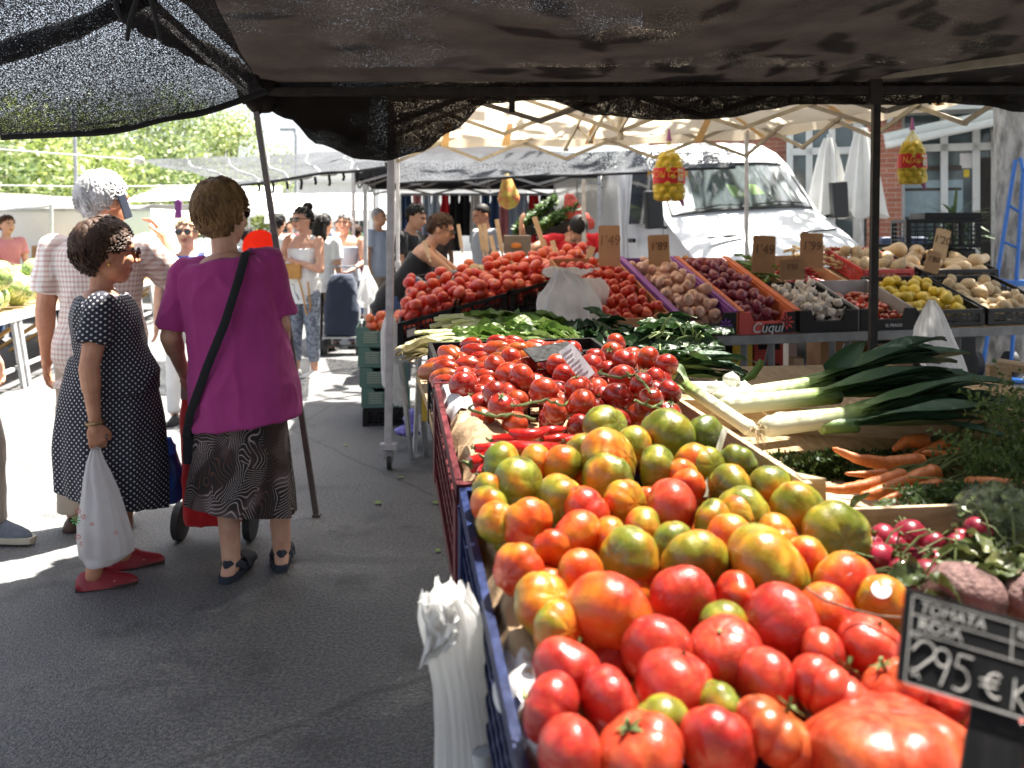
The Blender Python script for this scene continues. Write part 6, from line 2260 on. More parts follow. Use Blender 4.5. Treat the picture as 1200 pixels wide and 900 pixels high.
# stack of black crates at the back right
rt = V((P(1100, 290, 7.2).x, 7.2, 0))
CR = Frm((P(1062, 290, 7.0).x, 7.0, 1.28), (.98, -.12, 0), (.1, .99, 0))
mb = MB()
for k in range(2):
    pass
plcrate(CR, 0, 0, .56, .38, .22, BLACKPL, 'tall black crate standing behind the squashes near the café', rows=5, cols=8)
mb = MB(); mb.box(CR.w(.28, .2, -.64), (.5, .34, 1.26)); single('crate_pedestal', mb, BLACKPL, 'black crate column under the tall black crate', 'crate', bevel=.01)
mb = MB(); mb.box(CR.w(.07, -.012, .12), (.05, .004, .09)); 
plcrate(CR, .15, .02, .42, .36, .05, BLACKPL, 'shallow black crate lid tilted on the tall crate', base=.222, rows=2, cols=8)

# white carrier bag hung on the right stall and boxes underneath
def carrier(name, label, pts, d, m, depth=.06, seed=0, cat='plastic bag', handles=True, org=None):
    """crumpled bag: pts = photo outline pairs (xl, xr, y) from top to bottom"""
    root = thing(name, label, cat, P((pts[-1][0] + pts[-1][1]) / 2, pts[-1][2], d).to_tuple())
    mb = MB()
    rings = []
    n = 64
    for i in range(25):
        s = i / 24 * (len(pts) - 1)
        k = min(int(s), len(pts) - 2); q = s - k
        xl, xr, y = [pts[k][j] * (1 - q) + pts[k + 1][j] * q for j in range(3)]
        ctr_ = P((xl + xr) / 2, y, d); hw = (xr - xl) / 2 / F * d
        dp = depth * (.25 + .75 * min(1, i / 12))
        ring = []
        for j in range(n):
            a = 2 * math.pi * j / n
            tp = 1 - i / 24
            f = 1 + .22 * noise.noise(V((math.cos(a) * 2.2, math.sin(a) * 2.2, i * .13 + seed))) + (.05 + .16 * tp) * math.sin(6 * a + seed + .07 * i) + .07 * tp * math.sin(13 * a + 2 * seed)
            fy = 1 + .35 * math.sin(5 * a + seed) * (.3 + .7 * tp) + .5 * noise.noise(V((math.cos(a) * 3, math.sin(a) * 3, i * .22 + seed)))
            ring.append(ctr_ + V((math.cos(a) * hw * f, math.sin(a) * dp * fy, .012 * noise.noise(V((a * 2, i, seed))))))
        rings.append(ring)
    mb.loft(rings)
    part('bag', mb, m, root)
    return root
carrier('plastic_bag', 'white carrier bag hanging off the right stall beside the leeks', [(1088, 1094, 352), (1082, 1100, 362), (1074, 1110, 385), (1070, 1122, 410), (1086, 1132, 436), (1100, 1128, 446)], 5.15, BAGWHITE, .07, 3)
carrier('plastic_bag', 'large white carrier bag hanging between the tomato stalls above the greens', [(652, 664, 316), (646, 684, 328), (636, 694, 345), (632, 700, 365), (634, 704, 388), (646, 696, 402)], 5.0, BAGWHITE, .09, 1)
carrier('plastic_bag', 'second white bag tucked behind the large white carrier bag', [(668, 700, 326), (664, 712, 338), (668, 708, 360), (676, 700, 380)], 5.25, BAGWHITE, .04, 8)
mb = MB(); mb.ellip(P(650, 319, 5.05), (.07, .04, .03)); mb.ellip(P(668, 318, 5.05), (.07, .035, .022)); mb.rcone(P(680, 320, 5.05), P(702, 314, 5.15), .02, .008)
single('plastic_film', voxel(mb, .012, 2, .5, (.012, 20)), BAGWHITE, 'knotted white plastic film on the corner of the black crates', 'plastic film')

def carton(px0, px1, y0, y1, d, dep, m, label, deco=None, name='carton'):
    a, b = P(px0, y1, d), P(px1, y0, d)
    a.z = max(a.z, 0)
    root = thing(name, label, 'box', ((a.x + b.x) / 2, d, a.z))
    mb = MB(); mb.box(((a.x + b.x) / 2, d + dep / 2, (a.z + b.z) / 2), (b.x - a.x, dep, b.z - a.z))
    part('body', mb, m, root, False, .004)
    if deco:
        w_ = b.x - a.x; h_ = b.z - a.z
        for k in range(deco[1]):
            for j in range(2):
                mb = MB(); mb.box((a.x + w_ * (.28 + .44 * j), d - .003, a.z + h_ * (k + .5) / deco[1]), (w_ * .3, .006, h_ * .35 / deco[1]))
                part('print', mb, deco[0], root, False)
    return root
YEL = mat('yellow cardboard', (.6, .42, .05), (.55, .38, .04), .6)
carton(865, 882, 395, 470, 5.75, .3, YEL, 'yellow printed carton standing under the onion trays')
carton(884, 918, 392, 470, 5.78, .3, REDBOX, 'red carton with dark prints under the onion trays', (BLACKBOX, 3))
carton(834, 862, 392, 470, 5.9, .3, BLACKBOX, 'black carton under the pink onions')
carton(962, 1012, 395, 440, 6.1, .3, CARD, 'brown carton in the shade under the garlic tray')
carton(1022, 1070, 395, 440, 5.95, .3, mat('slatted brown crate board', (.34, .2, .1)), 'brown slatted carton under the lemon crate', (BLACKBOX, 4))
carton(924, 934, 402, 470, 6.3, .2, WHITEPAPER, 'narrow white carton upright under the table')
carton(930, 942, 420, 452, 5.6, .1, CARDPALE, 'small beige box with dark print under the table', (BLACKBOX, 1))
mb = MB()
q = [P(1166, 424, 3.6), P(1250, 436, 3.5), P(1250, 432, 4.1), P(1172, 420, 4.1)]
mb.add(q + [k - V((0, 0, .03)) for k in q], [(0, 1, 2, 3), (7, 6, 5, 4), (0, 4, 5, 1), (1, 5, 6, 2), (2, 6, 7, 3), (3, 7, 4, 0)])
root = thing('side_table', 'small wooden side table at the right edge holding a lettuce', 'table', (q[0].x + .1, 3.8, 0))
part('table_top', mb, WOOD, root, False)
for k in q:
    mb = MB(); mb.bar(V((k.x + .04 * (1 if k.x < 2.1 else -1), k.y, 0)), k - V((-.04 * (1 if k.x < 2.1 else -1), 0, .03)), .035, .035); part('leg', mb, WOOD, root, False)

# ------------------------------------------------------------------ tomato stall in the middle
Apt, Bpt, Cpt, Dpt = P(466, 384, 5.4), P(652, 331, 5.85), P(694, 300, 7.1), P(480, 326, 6.5)
class Bil(Frm):
    def __init__(s): pass
    def w(s, a, b, h=0.0):
        p = Apt.lerp(Bpt, a / 1.1).lerp(Dpt.lerp(Cpt, a / 1.1), b / 1.15)
        return p + V((0, 0, h))
MS = Bil()
DROP = .13
root = thing('market_table', 'sloping tomato display table on thin steel legs beside the aisle', 'table', (MS.w(.5, .5).x, MS.w(.5, .5).y, 0))
mb = MB()
mb.grid(lambda u, v: MS.w(-.02 + 1.15 * u, 0 + 1.18 * v, -DROP - .028), 6, 6, thick=.02)
part('table_top', mb, WOOD, root, False)
mb = MB(); mb.bar(MS.w(-.02, -.0, -DROP - .06), MS.w(1.13, -.0, -DROP - .06), .03, .05); part('front_rail', mb, STEEL, root, False)
for a, b in ((0.02, 0.02), (.12, .05), (.22, .1), (.9, .05), (.05, 1.1), (1.05, 1.1)):
    p = MS.w(a, b, -DROP - .07)
    foot = V((p.x + (.05 if b < .09 else 0), p.y + .1, 0))
    mb = MB(); mb.bar(foot, p, .024, .024); part('leg', mb, STEEL, root, False)
p = P(503, 415, 5.0)
mb = MB(); mb.bar(P(486, 535, 5.58), P(492, 410, 5.45), .026, .026); mb.box(P(487, 535, 5.58) , (.05, .05, .012)); part('leg', mb, TUBE, root, False)
for k in range(3):
    lab = ['black crate of tomatoes at the aisle corner of the middle stall', 'middle black tomato crate between the corner crate and the white bag', 'black tomato crate beside the hanging white carrier bag'][k]
    mb = MB(); lattice_crate(mb, fr3(MS, .38 * k, 0, -DROP), .36, .52, DROP + .025, 4, 12)
    o = single('plastic_crate', mb, BLACKPL, lab, 'crate', smooth=False)
    mb = MB()
    c0 = .38 * k + (.06 if k == 0 else .2)
    if k != 1:
        q = [MS.w(c0, -.004, -.075), MS.w(c0 + .055, -.004, -.075), MS.w(c0 + .055, -.004, -.03), MS.w(c0, -.004, -.03)]
        mb.add(q, [(0, 1, 2, 3)])
        part('sticker', mb, WHITEPAPER, o, False)
for k in range(3):
    mb = MB(); lattice_crate(mb, fr3(MS, .38 * k, .55, -DROP), .36, .58, DROP + .02, 4, 12)
    single('plastic_crate', mb, BLACKPL, ['black crate behind the corner tomato crate, below the aubergines', 'rear black crate in the middle of the tomato stall', 'rear black crate in front of the man in red'][k], 'crate', smooth=False)
hb_ = lambda a, b: -.10 + .06 * min(1, b) + .03 * math.sin(a * 4) ** 2
Aall = heap(MS, -.01, 1.13, .03, 1.16, 330, .034, .044, 21, base=hb_, tries=9, margin=.45)
rr = random.Random(77)
cnt = 0
for a, b, h, r in Aall:
    if a < .3 and b > .68:
        continue
    if cnt >= 296: break
    cnt += 1
    light = b > .62 and a > .3
    front = b < .25
    lab, grp = (('bright orange red tomato on the rear half of the middle stall', 'orange red tomatoes on the rear of the middle stall') if light
                else ('pinkish red tomato in the front black crates of the middle stall', 'pinkish red tomatoes in the front black crates'))
    o = inst('salad_tomato', rr.choice(TOMS), MS.w(a, b, h), (rr.uniform(-.9, .9), rr.uniform(-.9, .9), rr.uniform(0, 6.28)), r, lab, 'salad tomato', grp, ((rr.uniform(.2, .5) if light else rr.uniform(.3, .9)), 0, 0, 1))
    if rr.random() < .3:
        inst('calyx', CALYX[rr.randrange(3)], (0, 0, 0), parent=o)
fill(MS, 'red_pepper', REDPEP, heap(MS, .0, .36, .66, .9, 14, .03, .034, 31, margin=.5, base=lambda a, b: -.05, flat=.6), 'long red pepper at the aisle side behind the corner crate', 'pepper', 'long red peppers behind the corner crate', 31, flatrot=True, sc=.62)
fill(MS, 'aubergine', EGGP, heap(MS, .0, .36, .88, 1.15, 12, .034, .038, 32, margin=.5, base=lambda a, b: -.04, flat=.6), 'dark glossy aubergine at the back aisle corner of the tomato stall', 'aubergine', 'aubergines at the back aisle corner', 32, flatrot=True, sc=.9)
fill(MS, 'sweet_potato', POT, heap(MS, .34, .66, .78, 1.0, 7, .034, .04, 33, margin=.4, base=lambda a, b: .03, flat=.6), 'brownish sweet potato lying among the middle stall tomatoes', 'sweet potato', 'sweet potatoes among the tomatoes', 33, flatrot=True, sc=.9)
# wooden price sticks
def stick(px0, y0, px1, y1, w, d, label):
    p, q = P(px0, y0, d), P(px1, y1, d + .06)
    mb = MB(); mb.bar(p, q, w / F * d, .006, up=V((0, 1, 0)))
    mb.bar(p + V((0, .004, 0)), p.lerp(q, -.25) + V((0, .004, 0)), w * .5 / F * d, .006, up=V((0, 1, 0)))
    single('price_stick', mb, CARDPALE, label, 'price stick', smooth=False, bevel=.001)
stick(640, 297, 626, 254, 6, 6.7, 'tall leaning pale cardboard price stick left of the man in red')
stick(653, 302, 647, 282, 6, 6.5, 'short pale cardboard price stick in front of the man in red')
stick(686, 313, 694, 289, 8, 6.0, 'wide pale price stick right of the man in red')
stick(588, 294, 582, 257, 5, 7.3, 'tall thin price stick by the carton behind the tomatoes')
stick(566, 293, 562, 263, 5, 7.4, 'pale price stick left of the carton behind the tomatoes')
stick(571, 295, 568, 262, 5, 7.3, 'second pale price stick touching its twin left of the carton')
stick(541, 290, 537, 263, 4, 7.8, 'small price stick near the black gazebo post')
stick(503, 302, 497, 282, 5, 6.9, 'short price stick beside the aubergines')
stick(580, 298, 575, 276, 5, 7.2, 'whitish short price stick before the carton')

# things at the rear of that stall
carton(590, 622, 276, 297, 7.6, .25, mat('grey brown carton', (.2, .16, .13)), 'grey brown carton with an orange oval behind the tomatoes')
mb = MB(); mb.ellip(P(605, 288, 7.585), (.045, .004, .025)); single('oval_label', mb, mat('orange print', (.7, .22, .04)), 'orange oval label on the grey brown carton', 'label')
CG = mat('dark leafy green', (.045, .085, .025), (.02, .045, .014), .6, 8)
def rack(px0, y0, px1, y1, d, label, seed, m):
    a, b = P(px0, y0, d), P(px1, y1, d)
    a2, b2 = a + V((0, .35, .12)), b + V((0, .35, .12))
    root = thing('greens_crate', label, 'crate', ((a.x + b.x) / 2, d, min(a.z, b.z) - .1))
    mb = MB(); mb.bar(a + V((0, .18, -.05)), b + V((0, .18, -.05)), .38, .1); part('crate', mb, BLACKPL, root, False)
    mb = MB(); r2 = random.Random(seed)
    for k in range(900):
        p = a.lerp(b, r2.random()) + V((0, .36 * r2.random(), .03 + .09 * r2.random()))
        u = V((r2.gauss(0, 1), r2.gauss(0, 1), r2.gauss(0, 1))).normalized() * r2.uniform(.03, .06)
        v = u.orthogonal().normalized() * .02
        mb.add([p - u, p + v, p + u, p - v], [(0, 1, 2, 3)])
    part('foliage', mb.mesh('foliage', m, False, 0, False), None, root)
    mb = MB()
    for p in (a, b): mb.bar(V((p.x, d + .2, 0)), p + V((0, .2, -.1)), .03, .03)
    part('stand', mb, STEEL, root, False)
GL = leaf_mat('herb leaves', (.03, .07, .015), (.07, .13, .03), (.12, .2, .05))
rack(604, 278, 652, 242, 8.6, 'upper tilted crate of leafy greens behind the man in red', 1, GL)
rack(632, 276, 678, 252, 8.3, 'lower tilted crate of dark greens right behind the man in red', 2, GL)
# red net sack hung at the back pole
mb = MB(); mb.rcone(P(668, 232, 8.4), P(672, 252, 8.4), .05, .1); mb.rcone(P(672, 252, 8.4), P(690, 262, 8.4), .1, .06)
single('net_sack', voxel(mb, .02, 2, .5, (.02, 22)), mat('red net weave', (.6, .1, .07), (.4, .05, .04), .6, 60, 2, bump=.8), 'red net sack hanging above the dark greens crate', 'net sack')
mb = MB(); mb.bar(V((P(684, 272, 8.0).x, 8.0, 0)), P(684, 210, 8.0), .035, .035)
single('tent_pole', mb, TUBE, 'pale pole beside the van box behind the man in red', 'pole', smooth=False)
mb = MB(); mb.bar(V((P(429, 272, 9.3).x, 9.3, 0)), P(428, 216, 9.3), .04, .04)
single('tent_pole', mb, TUBE, 'thin pole left of the white pole near the black crate stack', 'pole', smooth=False)

# lemon net bags
NETY = NT('yellow net weave')
co = NETY.co()
NETY.p(Base_Color=(.75, .62, .05, 1), Roughness=.5)
wv1 = NETY.n('TexWave', {'Vector': co, 'Scale': 34.0}, bands_direction='DIAGONAL').outputs['Fac']
wv2 = NETY.n('TexWave', {'Vector': NETY.n('Mapping', {'Vector': co, 'Scale': (-1, 1, 1)}).outputs[0], 'Scale': 34.0}, bands_direction='DIAGONAL').outputs['Fac']
holes(NETY, NETY.ramp(NETY.math('MAXIMUM', wv1, wv2), [(.74, 0.04), (.82, .8)]))
LABELRED = mat('red band label', (.58, .02, .03), (.52, .015, .025), .4, 8)
GOLD = mat('gold lettering', (.85, .45, .06))
def lemon_net(px, ytop, ybot, d, hw, label, word, seed):
    pz = lambda y: P(px, y, d)
    root = thing('lemon_net_bag', label, 'net bag', pz(ybot).to_tuple())
    hgt = (ybot - ytop) / F * d
    w = hw / F * d
    prof = [(0, .06), (.08, .16), (.2, .5), (.34, .85), (.5, .98), (.65, 1), (.85, 1.06), (.96, 1.0), (1, .7)]
    def rad(s):
        for (a, ra), (b, rb) in zip(prof, prof[1:]):
            if a <= s <= b: return ra + (rb - ra) * (s - a) / (b - a)
        return .6
    mb = MB(); rings = []
    for k in range(25):
        s = k / 24; r = rad(s) * w
        rings.append([pz(ytop) + V((math.cos(a) * r * (1 + .05 * math.sin(5 * a + k)), math.sin(a) * r * .62 * (1 + .05 * math.sin(5 * a + k)), -hgt * s)) for a in [2 * math.pi * j / 28 for j in range(28)]])
    mb.loft(rings)
    part('net', mb, NETY.m, root)
    mb = MB()
    for k in range(14):
        s = .4 + .16 * k / 13
        r = rad(s) * w + .004
    rings = []
    for s in (.465, .5, .6, .70, .715):
        r = rad(s) * w * 1.03 + .003
        rings.append([pz(ytop) + V((math.cos(a) * r, math.sin(a) * r * .64, -hgt * s)) for a in [2 * math.pi * j / 28 for j in range(28)]])
    mb.loft(rings, cap=False)
    part('label_band', mb, LABELRED, root)
    r = rad(.6) * w
    M = frame(pz(ytop) + V((-.02, -r * .66 - .006, -hgt * .58)), (1, 0, 0), (0, -1, 0))
    part('lettering', text_mb(word, hgt * .16, M, .0008, shear=.15, squash=.75), GOLD, root, False)
    mb = MB(); q = [(.55, .50), (.88, .50), (.88, .56), (.55, .56)]
    for z0, z1 in ((.49, .54), (.56, .68)):
        mb.add([pz(ytop) + V((w * .45, -r * .60 - .012, -hgt * z0)), pz(ytop) + V((w * .82, -r * .42 - .012, -hgt * z0)), pz(ytop) + V((w * .82, -r * .42 - .012, -hgt * z1)), pz(ytop) + V((w * .45, -r * .60 - .012, -hgt * z1))], [(0, 1, 2, 3)])
    part('label_panel', mb, mat('cream print', (.7, .6, .5)), root, False)
    mb = MB(); mb.tube([pz(ytop - 12), pz(ytop - 4), pz(ytop + 2)], [.006, .012, .02], 6)
    mb.tube([pz(ybot) + V((w * .75, 0, .02)), pz(ybot) + V((w * .95, 0, -.03))], [.02, .006], 6)
    part('tie', mb, mat('purple tie', (.35, .12, .3)), root)
    r2 = random.Random(seed)
    k = 0
    rl = w * .34
    for zl in range(7):
        s = .30 + .105 * zl
        r = max(0, rad(s) * w - rl * .9)
        nn = 7 if s > .45 else 5
        for j in range(nn):
            a = 2 * math.pi * (j + .5 * (zl % 2)) / nn
            inst('lemon', LEMON[0], pz(ytop) + V((math.cos(a) * r, math.sin(a) * r * .62, -hgt * s)), (r2.uniform(0, 3), r2.uniform(0, 3), 0), rl * .85,
                 'yellow lemon packed in the %s' % ('net bag in front of the van' if seed == 1 else 'net bag in front of the café'), 'lemon', 'lemons in the net bag before the %s' % ('van' if seed == 1 else 'café'))
lemon_net(784, 163, 236, 5.9, 18, 'yellow net bag of lemons hanging in front of the white van', 'MON GOUR', 1)
lemon_net(1069, 150, 216, 5.6, 16, 'yellow net bag of lemons hanging in front of the café window', 'N Gour', 2)
mb = MB(); mb.rcone(P(594, 208, 10), P(596, 232, 10), .05, .13)
single('net_bag', voxel(mb, .02, 1), mat('yellow red net weave', (.6, .5, .08), (.6, .12, .05), .6, 12, 2), 'small distant yellow and red net bag hanging under the black gazebo', 'net bag')

# green cardboard box stack by the white pole
GREEN = mat('green printed cardboard', (.105, .20, .17), (.085, .17, .145), .75, 6)
PALEPR = mat('pale print', (.30, .36, .30), (.24, .3, .25), .8, 30)
d = 6.45
x0, x1 = P(417, 0, d).x, P(482, 0, d).x
zz = .0
GB = Frm((x0 + .05, d, 0), (.99, .12, 0), (-.12, .99, 0))
plcrate(GB, 0, 0, .34, .5, .13, BLACKPL, 'black crate at the bottom of the green box stack', rows=4, cols=9)
for k in range(4):
    labs = ['lowest green cardboard box on the black crate', 'second green cardboard box from the bottom of the stack', 'third green cardboard box from the bottom of the stack', 'topmost green cardboard box filled with pale tomatoes']
    zb0 = .134 + .146 * k
    root = tray(GB, -.012 * k, .34 - .01 * k, 0, .5, .142, GREEN, 'green_box', labs[k], 'box', base=zb0, dip=.8)
    M = frame(GB.w(-.012 * k + .09, -.004, zb0 + .07), GB.e, GB.e.cross(V((0, 0, 1))).normalized())
    mb = MB()
    for q in range(5):
        mb.box((0, 0, 0), (.1 - .006 * (q % 2), .010, .0015), None); 
        for i in range(len(mb.v) - 8, len(mb.v)):
            p = V(mb.v[i]); mb.v[i] = tuple(M @ (p + V((0, -.034 + .017 * q, 0))))
    part('printed_lines', mb, PALEPR, root, False)
fill(GB, 'tomato', TOMS, heap(GB, .0, .3, .03, .47, 36, .034, .04, 41, base=lambda a, b: .62), 'pale orange tomato in the topmost green box', 'tomato', 'pale tomatoes in the green box', 41, color=lambda r: r.uniform(0, .3))
# dark blue-black crate stack behind (with green sticker) and white bag on its pole
BB = Frm((P(436, 0, 8.4).x, 8.4, 0), (.99, .1, 0), (-.1, .99, 0))
for k in range(4):
    o = plcrate(BB, 0, 0, .36, .5, .2, mat('navy plastic', (.02, .028, .05), None, .4, 30), ['lowest navy crate', 'second lowest navy crate', 'third navy crate', 'topmost navy crate with a green dot'][k] + ' of the stack behind the white pole', base=.205 * k, rows=5, cols=8)
mb = MB(); mb.tube([BB.w(.08, -.004, .72), BB.w(.08, -.008, .72)], .03, 14); part('sticker', mb, mat('green dot', (.3, .6, .08)), o, False)
carrier('plastic_bag', 'cream plastic bag hanging beside the navy crate stack', [(427, 431, 312), (424, 434, 322), (421, 441, 338), (420, 443, 352), (424, 440, 360)], 8.2, BAGWHITE, .08, 12)
# draped white bags on the white pole
carrier('plastic_bag', 'limp white plastic bag hanging down beside the white pole', [(452, 462, 372), (448, 466, 390), (446, 470, 420), (448, 474, 450), (462, 478, 474)], 5.45, BAGWHITE, .05, 14)
mb = MB(); mb.ellip(P(483, 490, 5.9), (.06, .05, .06)); mb.ellip(P(478, 505, 5.8), (.09, .06, .03)); mb.ellip(P(492, 486, 5.9), (.04, .04, .05))
single('plastic_wrap', voxel(mb, .015, 1, .5, (.02, 18)), mat('violet plastic film', (.12, .10, .45), (.2, .18, .5), .3, 10), 'violet plastic wrap dropped under the tomato stall', 'plastic wrap')
mb = MB(); mb.ellip(P(500, 497, 5.7), (.06, .05, .08)); mb.ellip(P(506, 508, 5.7), (.05, .05, .04))
single('plastic_wrap', voxel(mb, .012, 1, .5, (.02, 22)), BAGWHITE, 'crumpled clear plastic bag on the ground under the tomato stall', 'plastic wrap')
carton(494, 503, 448, 494, 5.3, .12, YEL, 'yellow carton standing under the foreground stall corner')
carton(508, 540, 416, 470, 6.0, .35, mat('dim grey carton', (.2, .2, .22)), 'grey carton below the tomato display table')

# ------------------------------------------------------------------ watermelon stall on the left
t = NT('watermelon rind')
co = t.co()
wv = t.n('TexWave', {'Vector': t.n('VectorMath', {0: co, 1: t.n('TexNoise', {'Vector': co, 'Scale': 3.0}).outputs['Color']}, operation='ADD').outputs[0], 'Scale': 1.6, 'Distortion': 1.5}, bands_direction='Y').outputs['Fac']
t.p(Base_Color=t.ramp(wv, [(.35, (.09, .17, .03)), (.6, (.42, .5, .2))]), Roughness=.3)
RIND = t.m
FLESH = mat('watermelon flesh', (.62, .13, .10), (.55, .09, .08), .35, 6)
PITH = mat('pale rind pith', (.62, .66, .42), None, .5)
wm = MB(); wm.ellip((0, 0, 0), (1.15, 1, 1), None, 24, 16); WM = wm.mesh('watermelon', RIND)
hm = MB()
vs = [V((math.cos(a) * 1.15, math.sin(a), 0)) for a in [2 * math.pi * j / 24 for j in range(24)]]
hm.loft([[V((math.cos(a) * 1.15 * r, math.sin(a) * r, -z)) for a in [2 * math.pi * j / 24 for j in range(24)]] for r, z in ((1, 0), (.92, .38), (.72, .7), (.4, .92), (.05, 1))], 0, True)
hm.m[-2] = 0
hm.prism([(math.cos(2 * math.pi * j / 24) * 1.08, math.sin(2 * math.pi * j / 24) * .93) for j in range(24)], .002, .012, None, 2)
hm.prism([(math.cos(2 * math.pi * j / 24) * .98, math.sin(2 * math.pi * j / 24) * .84) for j in range(24)], .012, .03, None, 1)
HM = hm.mesh('watermelon_half', [RIND, FLESH, PITH])
E0, E1 = P(0, 377, 7.6), P(192, 333, 14.5)
E0.z = E1.z = .64
nn = (E1 - E0).cross(V((0, 0, 1))).normalized() * -1
if nn.x > 0: nn = -nn
WS = Frm(E0 - (E1 - E0).normalized() * 1.2, (E1 - E0).normalized(), nn)
root = thing('market_table', 'white tubular table of watermelons on the left of the street', 'table', WS.w(3.5, .5, -.64).to_tuple())
for b in (0, 1.1):
    mb = MB(); mb.bar(WS.w(-.5, b), WS.w(8.5, b), .05, .05); part('front_rail' if b == 0 else 'back_rail', mb, TUBE, root, False)
mb = MB(); mb.grid(lambda u, v: WS.w(-.5 + 9 * u, 1.1 * v, .03), 2, 2, thick=.02); part('table_top', mb, WOOD, root, False)
for k in range(10):
    a = -.4 + .95 * k
    for s in (0, .14):
        mb = MB(); mb.bar(WS.w(a + s, 0, -.02), WS.w(a + s + .12, -.05 + 0 * s, -.64), .035, .035); part('leg', mb, TUBE, root, False)
    mb = MB(); mb.bar(WS.w(a + .1, 0, -.45), WS.w(a + .95, 0, -.45), .03, .03); part('brace', mb, TUBE, root, False)
    mb = MB(); mb.bar(WS.w(a + .1, .05, -.1), WS.w(a + .7, .9, -.6), .03, .03); part('brace', mb, mat('orange tube', (.55, .3, .06)), root, False)
fill(WS, 'watermelon', [WM], heap(WS, -.4, 8.4, .02, 1.1, 105, .11, .14, 51, base=lambda a, b: .03 + .1 * b), 'striped green watermelon piled on the white tubular table', 'watermelon', 'watermelons on the white tubular table', 51, tilt=.6)
for k, (a, b, h) in enumerate(((1.1, .55, .36), (2.6, .55, .4), (2.0, .8, .42), (4.0, .6, .4))):
    inst('watermelon_half', HM, WS.w(a, b, h), (R(-25), R(35), k), .16, ['cut watermelon half showing pink flesh at the left edge', 'cut watermelon half with flesh up, beside the dark haired lady', 'cut watermelon half at the back of the table', 'farthest cut watermelon half on the table'][k], 'watermelon')
carton(97 - 60, 142 - 60, 288, 318, 14.0, .3, CARD, 'brown carton leaning at the white truck behind the watermelons')
carton(26, 40, 310, 320, 13.2, .4, mat('green plastic', (.03, .25, .08)), 'green plastic box behind the watermelons')
# ------------------------------------------------------------------ foreground stand
def Zs(d):
    """height of the produce surface at a depth"""
    return .93 + .115 * (min(max(d, .5), 2.4) - .75) / .6 * (1 if d < 1.7 else (1.7 - .75 + (d - 1.7) * .35) / (d - .75))

def on_surface(x, y, dz=0.0):
    d = 1.2
    for _ in range(30):
        z = Zs(d) + dz
        d2 = F * (1.4 - z) / (y - 272)
        d = .5 * d + .5 * d2
    return P(x, y, d), d

# local axes: u away along the row, v to the right
U = V((-.157, .9876, 0)).normalized()
VV = V((U.y, -U.x, 0))
ORG = V((.012, .836, 0))
def S(u, v, dz=0.0):
    p = ORG + U * u + VV * v
    return V((p.x, p.y, Zs(p.y) + dz))

root = thing('market_stand', 'foreground timber stand sloping up under tomato and vegetable crates', 'table', (.4, 1.5, 0))
mb = MB(); mb.grid(lambda u, v: S(-.75 + 2.75 * u, .0 + 1.6 * v, -.20), 10, 3, thick=.025)
part('table_top', mb, WOOD, root, False)
for u in (-.6, .6, 1.9):
    for v in (.14, 1.5):
        p = S(u, v, -.23); mb = MB(); mb.bar(V((p.x, p.y, 0)), p, .035, .035); part('leg', mb, DARKSTEEL, root, False, .003)
mb = MB(); mb.bar(S(-.6, .14, -.7), S(1.9, .14, -.7), .03, .05); part('stretcher', mb, DARKSTEEL, root, False)

BLUEPL = mat('blue crate plastic', (.007, .02, .095), (.005, .013, .06), .35, 20)
REDPL = mat('dark red crate plastic', (.13, .014, .02), (.085, .009, .013), .4, 20)
def fcrate(u0, u1, v0, v1, m, label, rows=5, cols=14, h=.19, top=-.02):
    mb = MB()
    lattice_crate(mb, lambda x, y, z: S(u0 + y, v0 + x, top - h + z), v1 - v0, u1 - u0, h, rows, cols, t=.010)
    return single('plastic_crate', mb, m, label, 'crate', smooth=False)
fcrate(-.62, -.06, -.012, .55, BLUEPL, 'blue plastic crate nearest the camera under the pink tomatoes', cols=14)
fcrate(-.05, .50, -.012, .40, BLUEPL, 'blue plastic crate holding the green and orange tomatoes')
fcrate(.51, .98, -.015, .42, REDPL, 'dark red plastic crate holding the vine tomatoes')
fcrate(.99, 1.4, .0, .42, BLACKPL, 'black plastic crate under the chard bundle')

# crumpled paper lining over the crate edge
def paper(u0, u1, w, label, m, seed, drop=.05, off=-.03):
    mb = MB()
    def fn(a, b):
        u = u0 + (u1 - u0) * a
        e = w * b
        over = max(0, .02 - e)
        n_ = noise.noise(V((u * 9, b * 4, seed)))
        v = off + e + .02 * noise.noise(V((u * 14, 2, seed))) * (1 - b)
        z = -.022 + .012 * n_ + .018 * noise.noise(V((u * 30, b * 9, seed))) - (drop * (1 - min(1, b * 5)) ** 2) - .06 * max(0, b - .25)
        return S(u, v, z)
    mb.grid(fn, 46, 14, thick=.0012)
    return single('paper_lining', mb, m, label, 'paper')
paper(.34, .80, .16, 'brown kraft paper folded over the crate rim beside the red peppers', KRAFT, 1, .025, .002)
paper(.04, .36, .16, 'crumpled brown and white paper beside the green tomatoes', KRAFT, 2, .025, .0)
paper(-.06, .16, .14, 'white paper sheet lining the blue crate edge', WHITEPAPER, 3, .035, -.006)
paper(-.42, -.04, .2, 'brown paper lining under the nearest pink tomatoes', KRAFT, 4, .02, .0)
paper(.80, 1.02, .14, 'white crumpled paper at the red crate corner', WHITEPAPER, 5, .03, -.004)

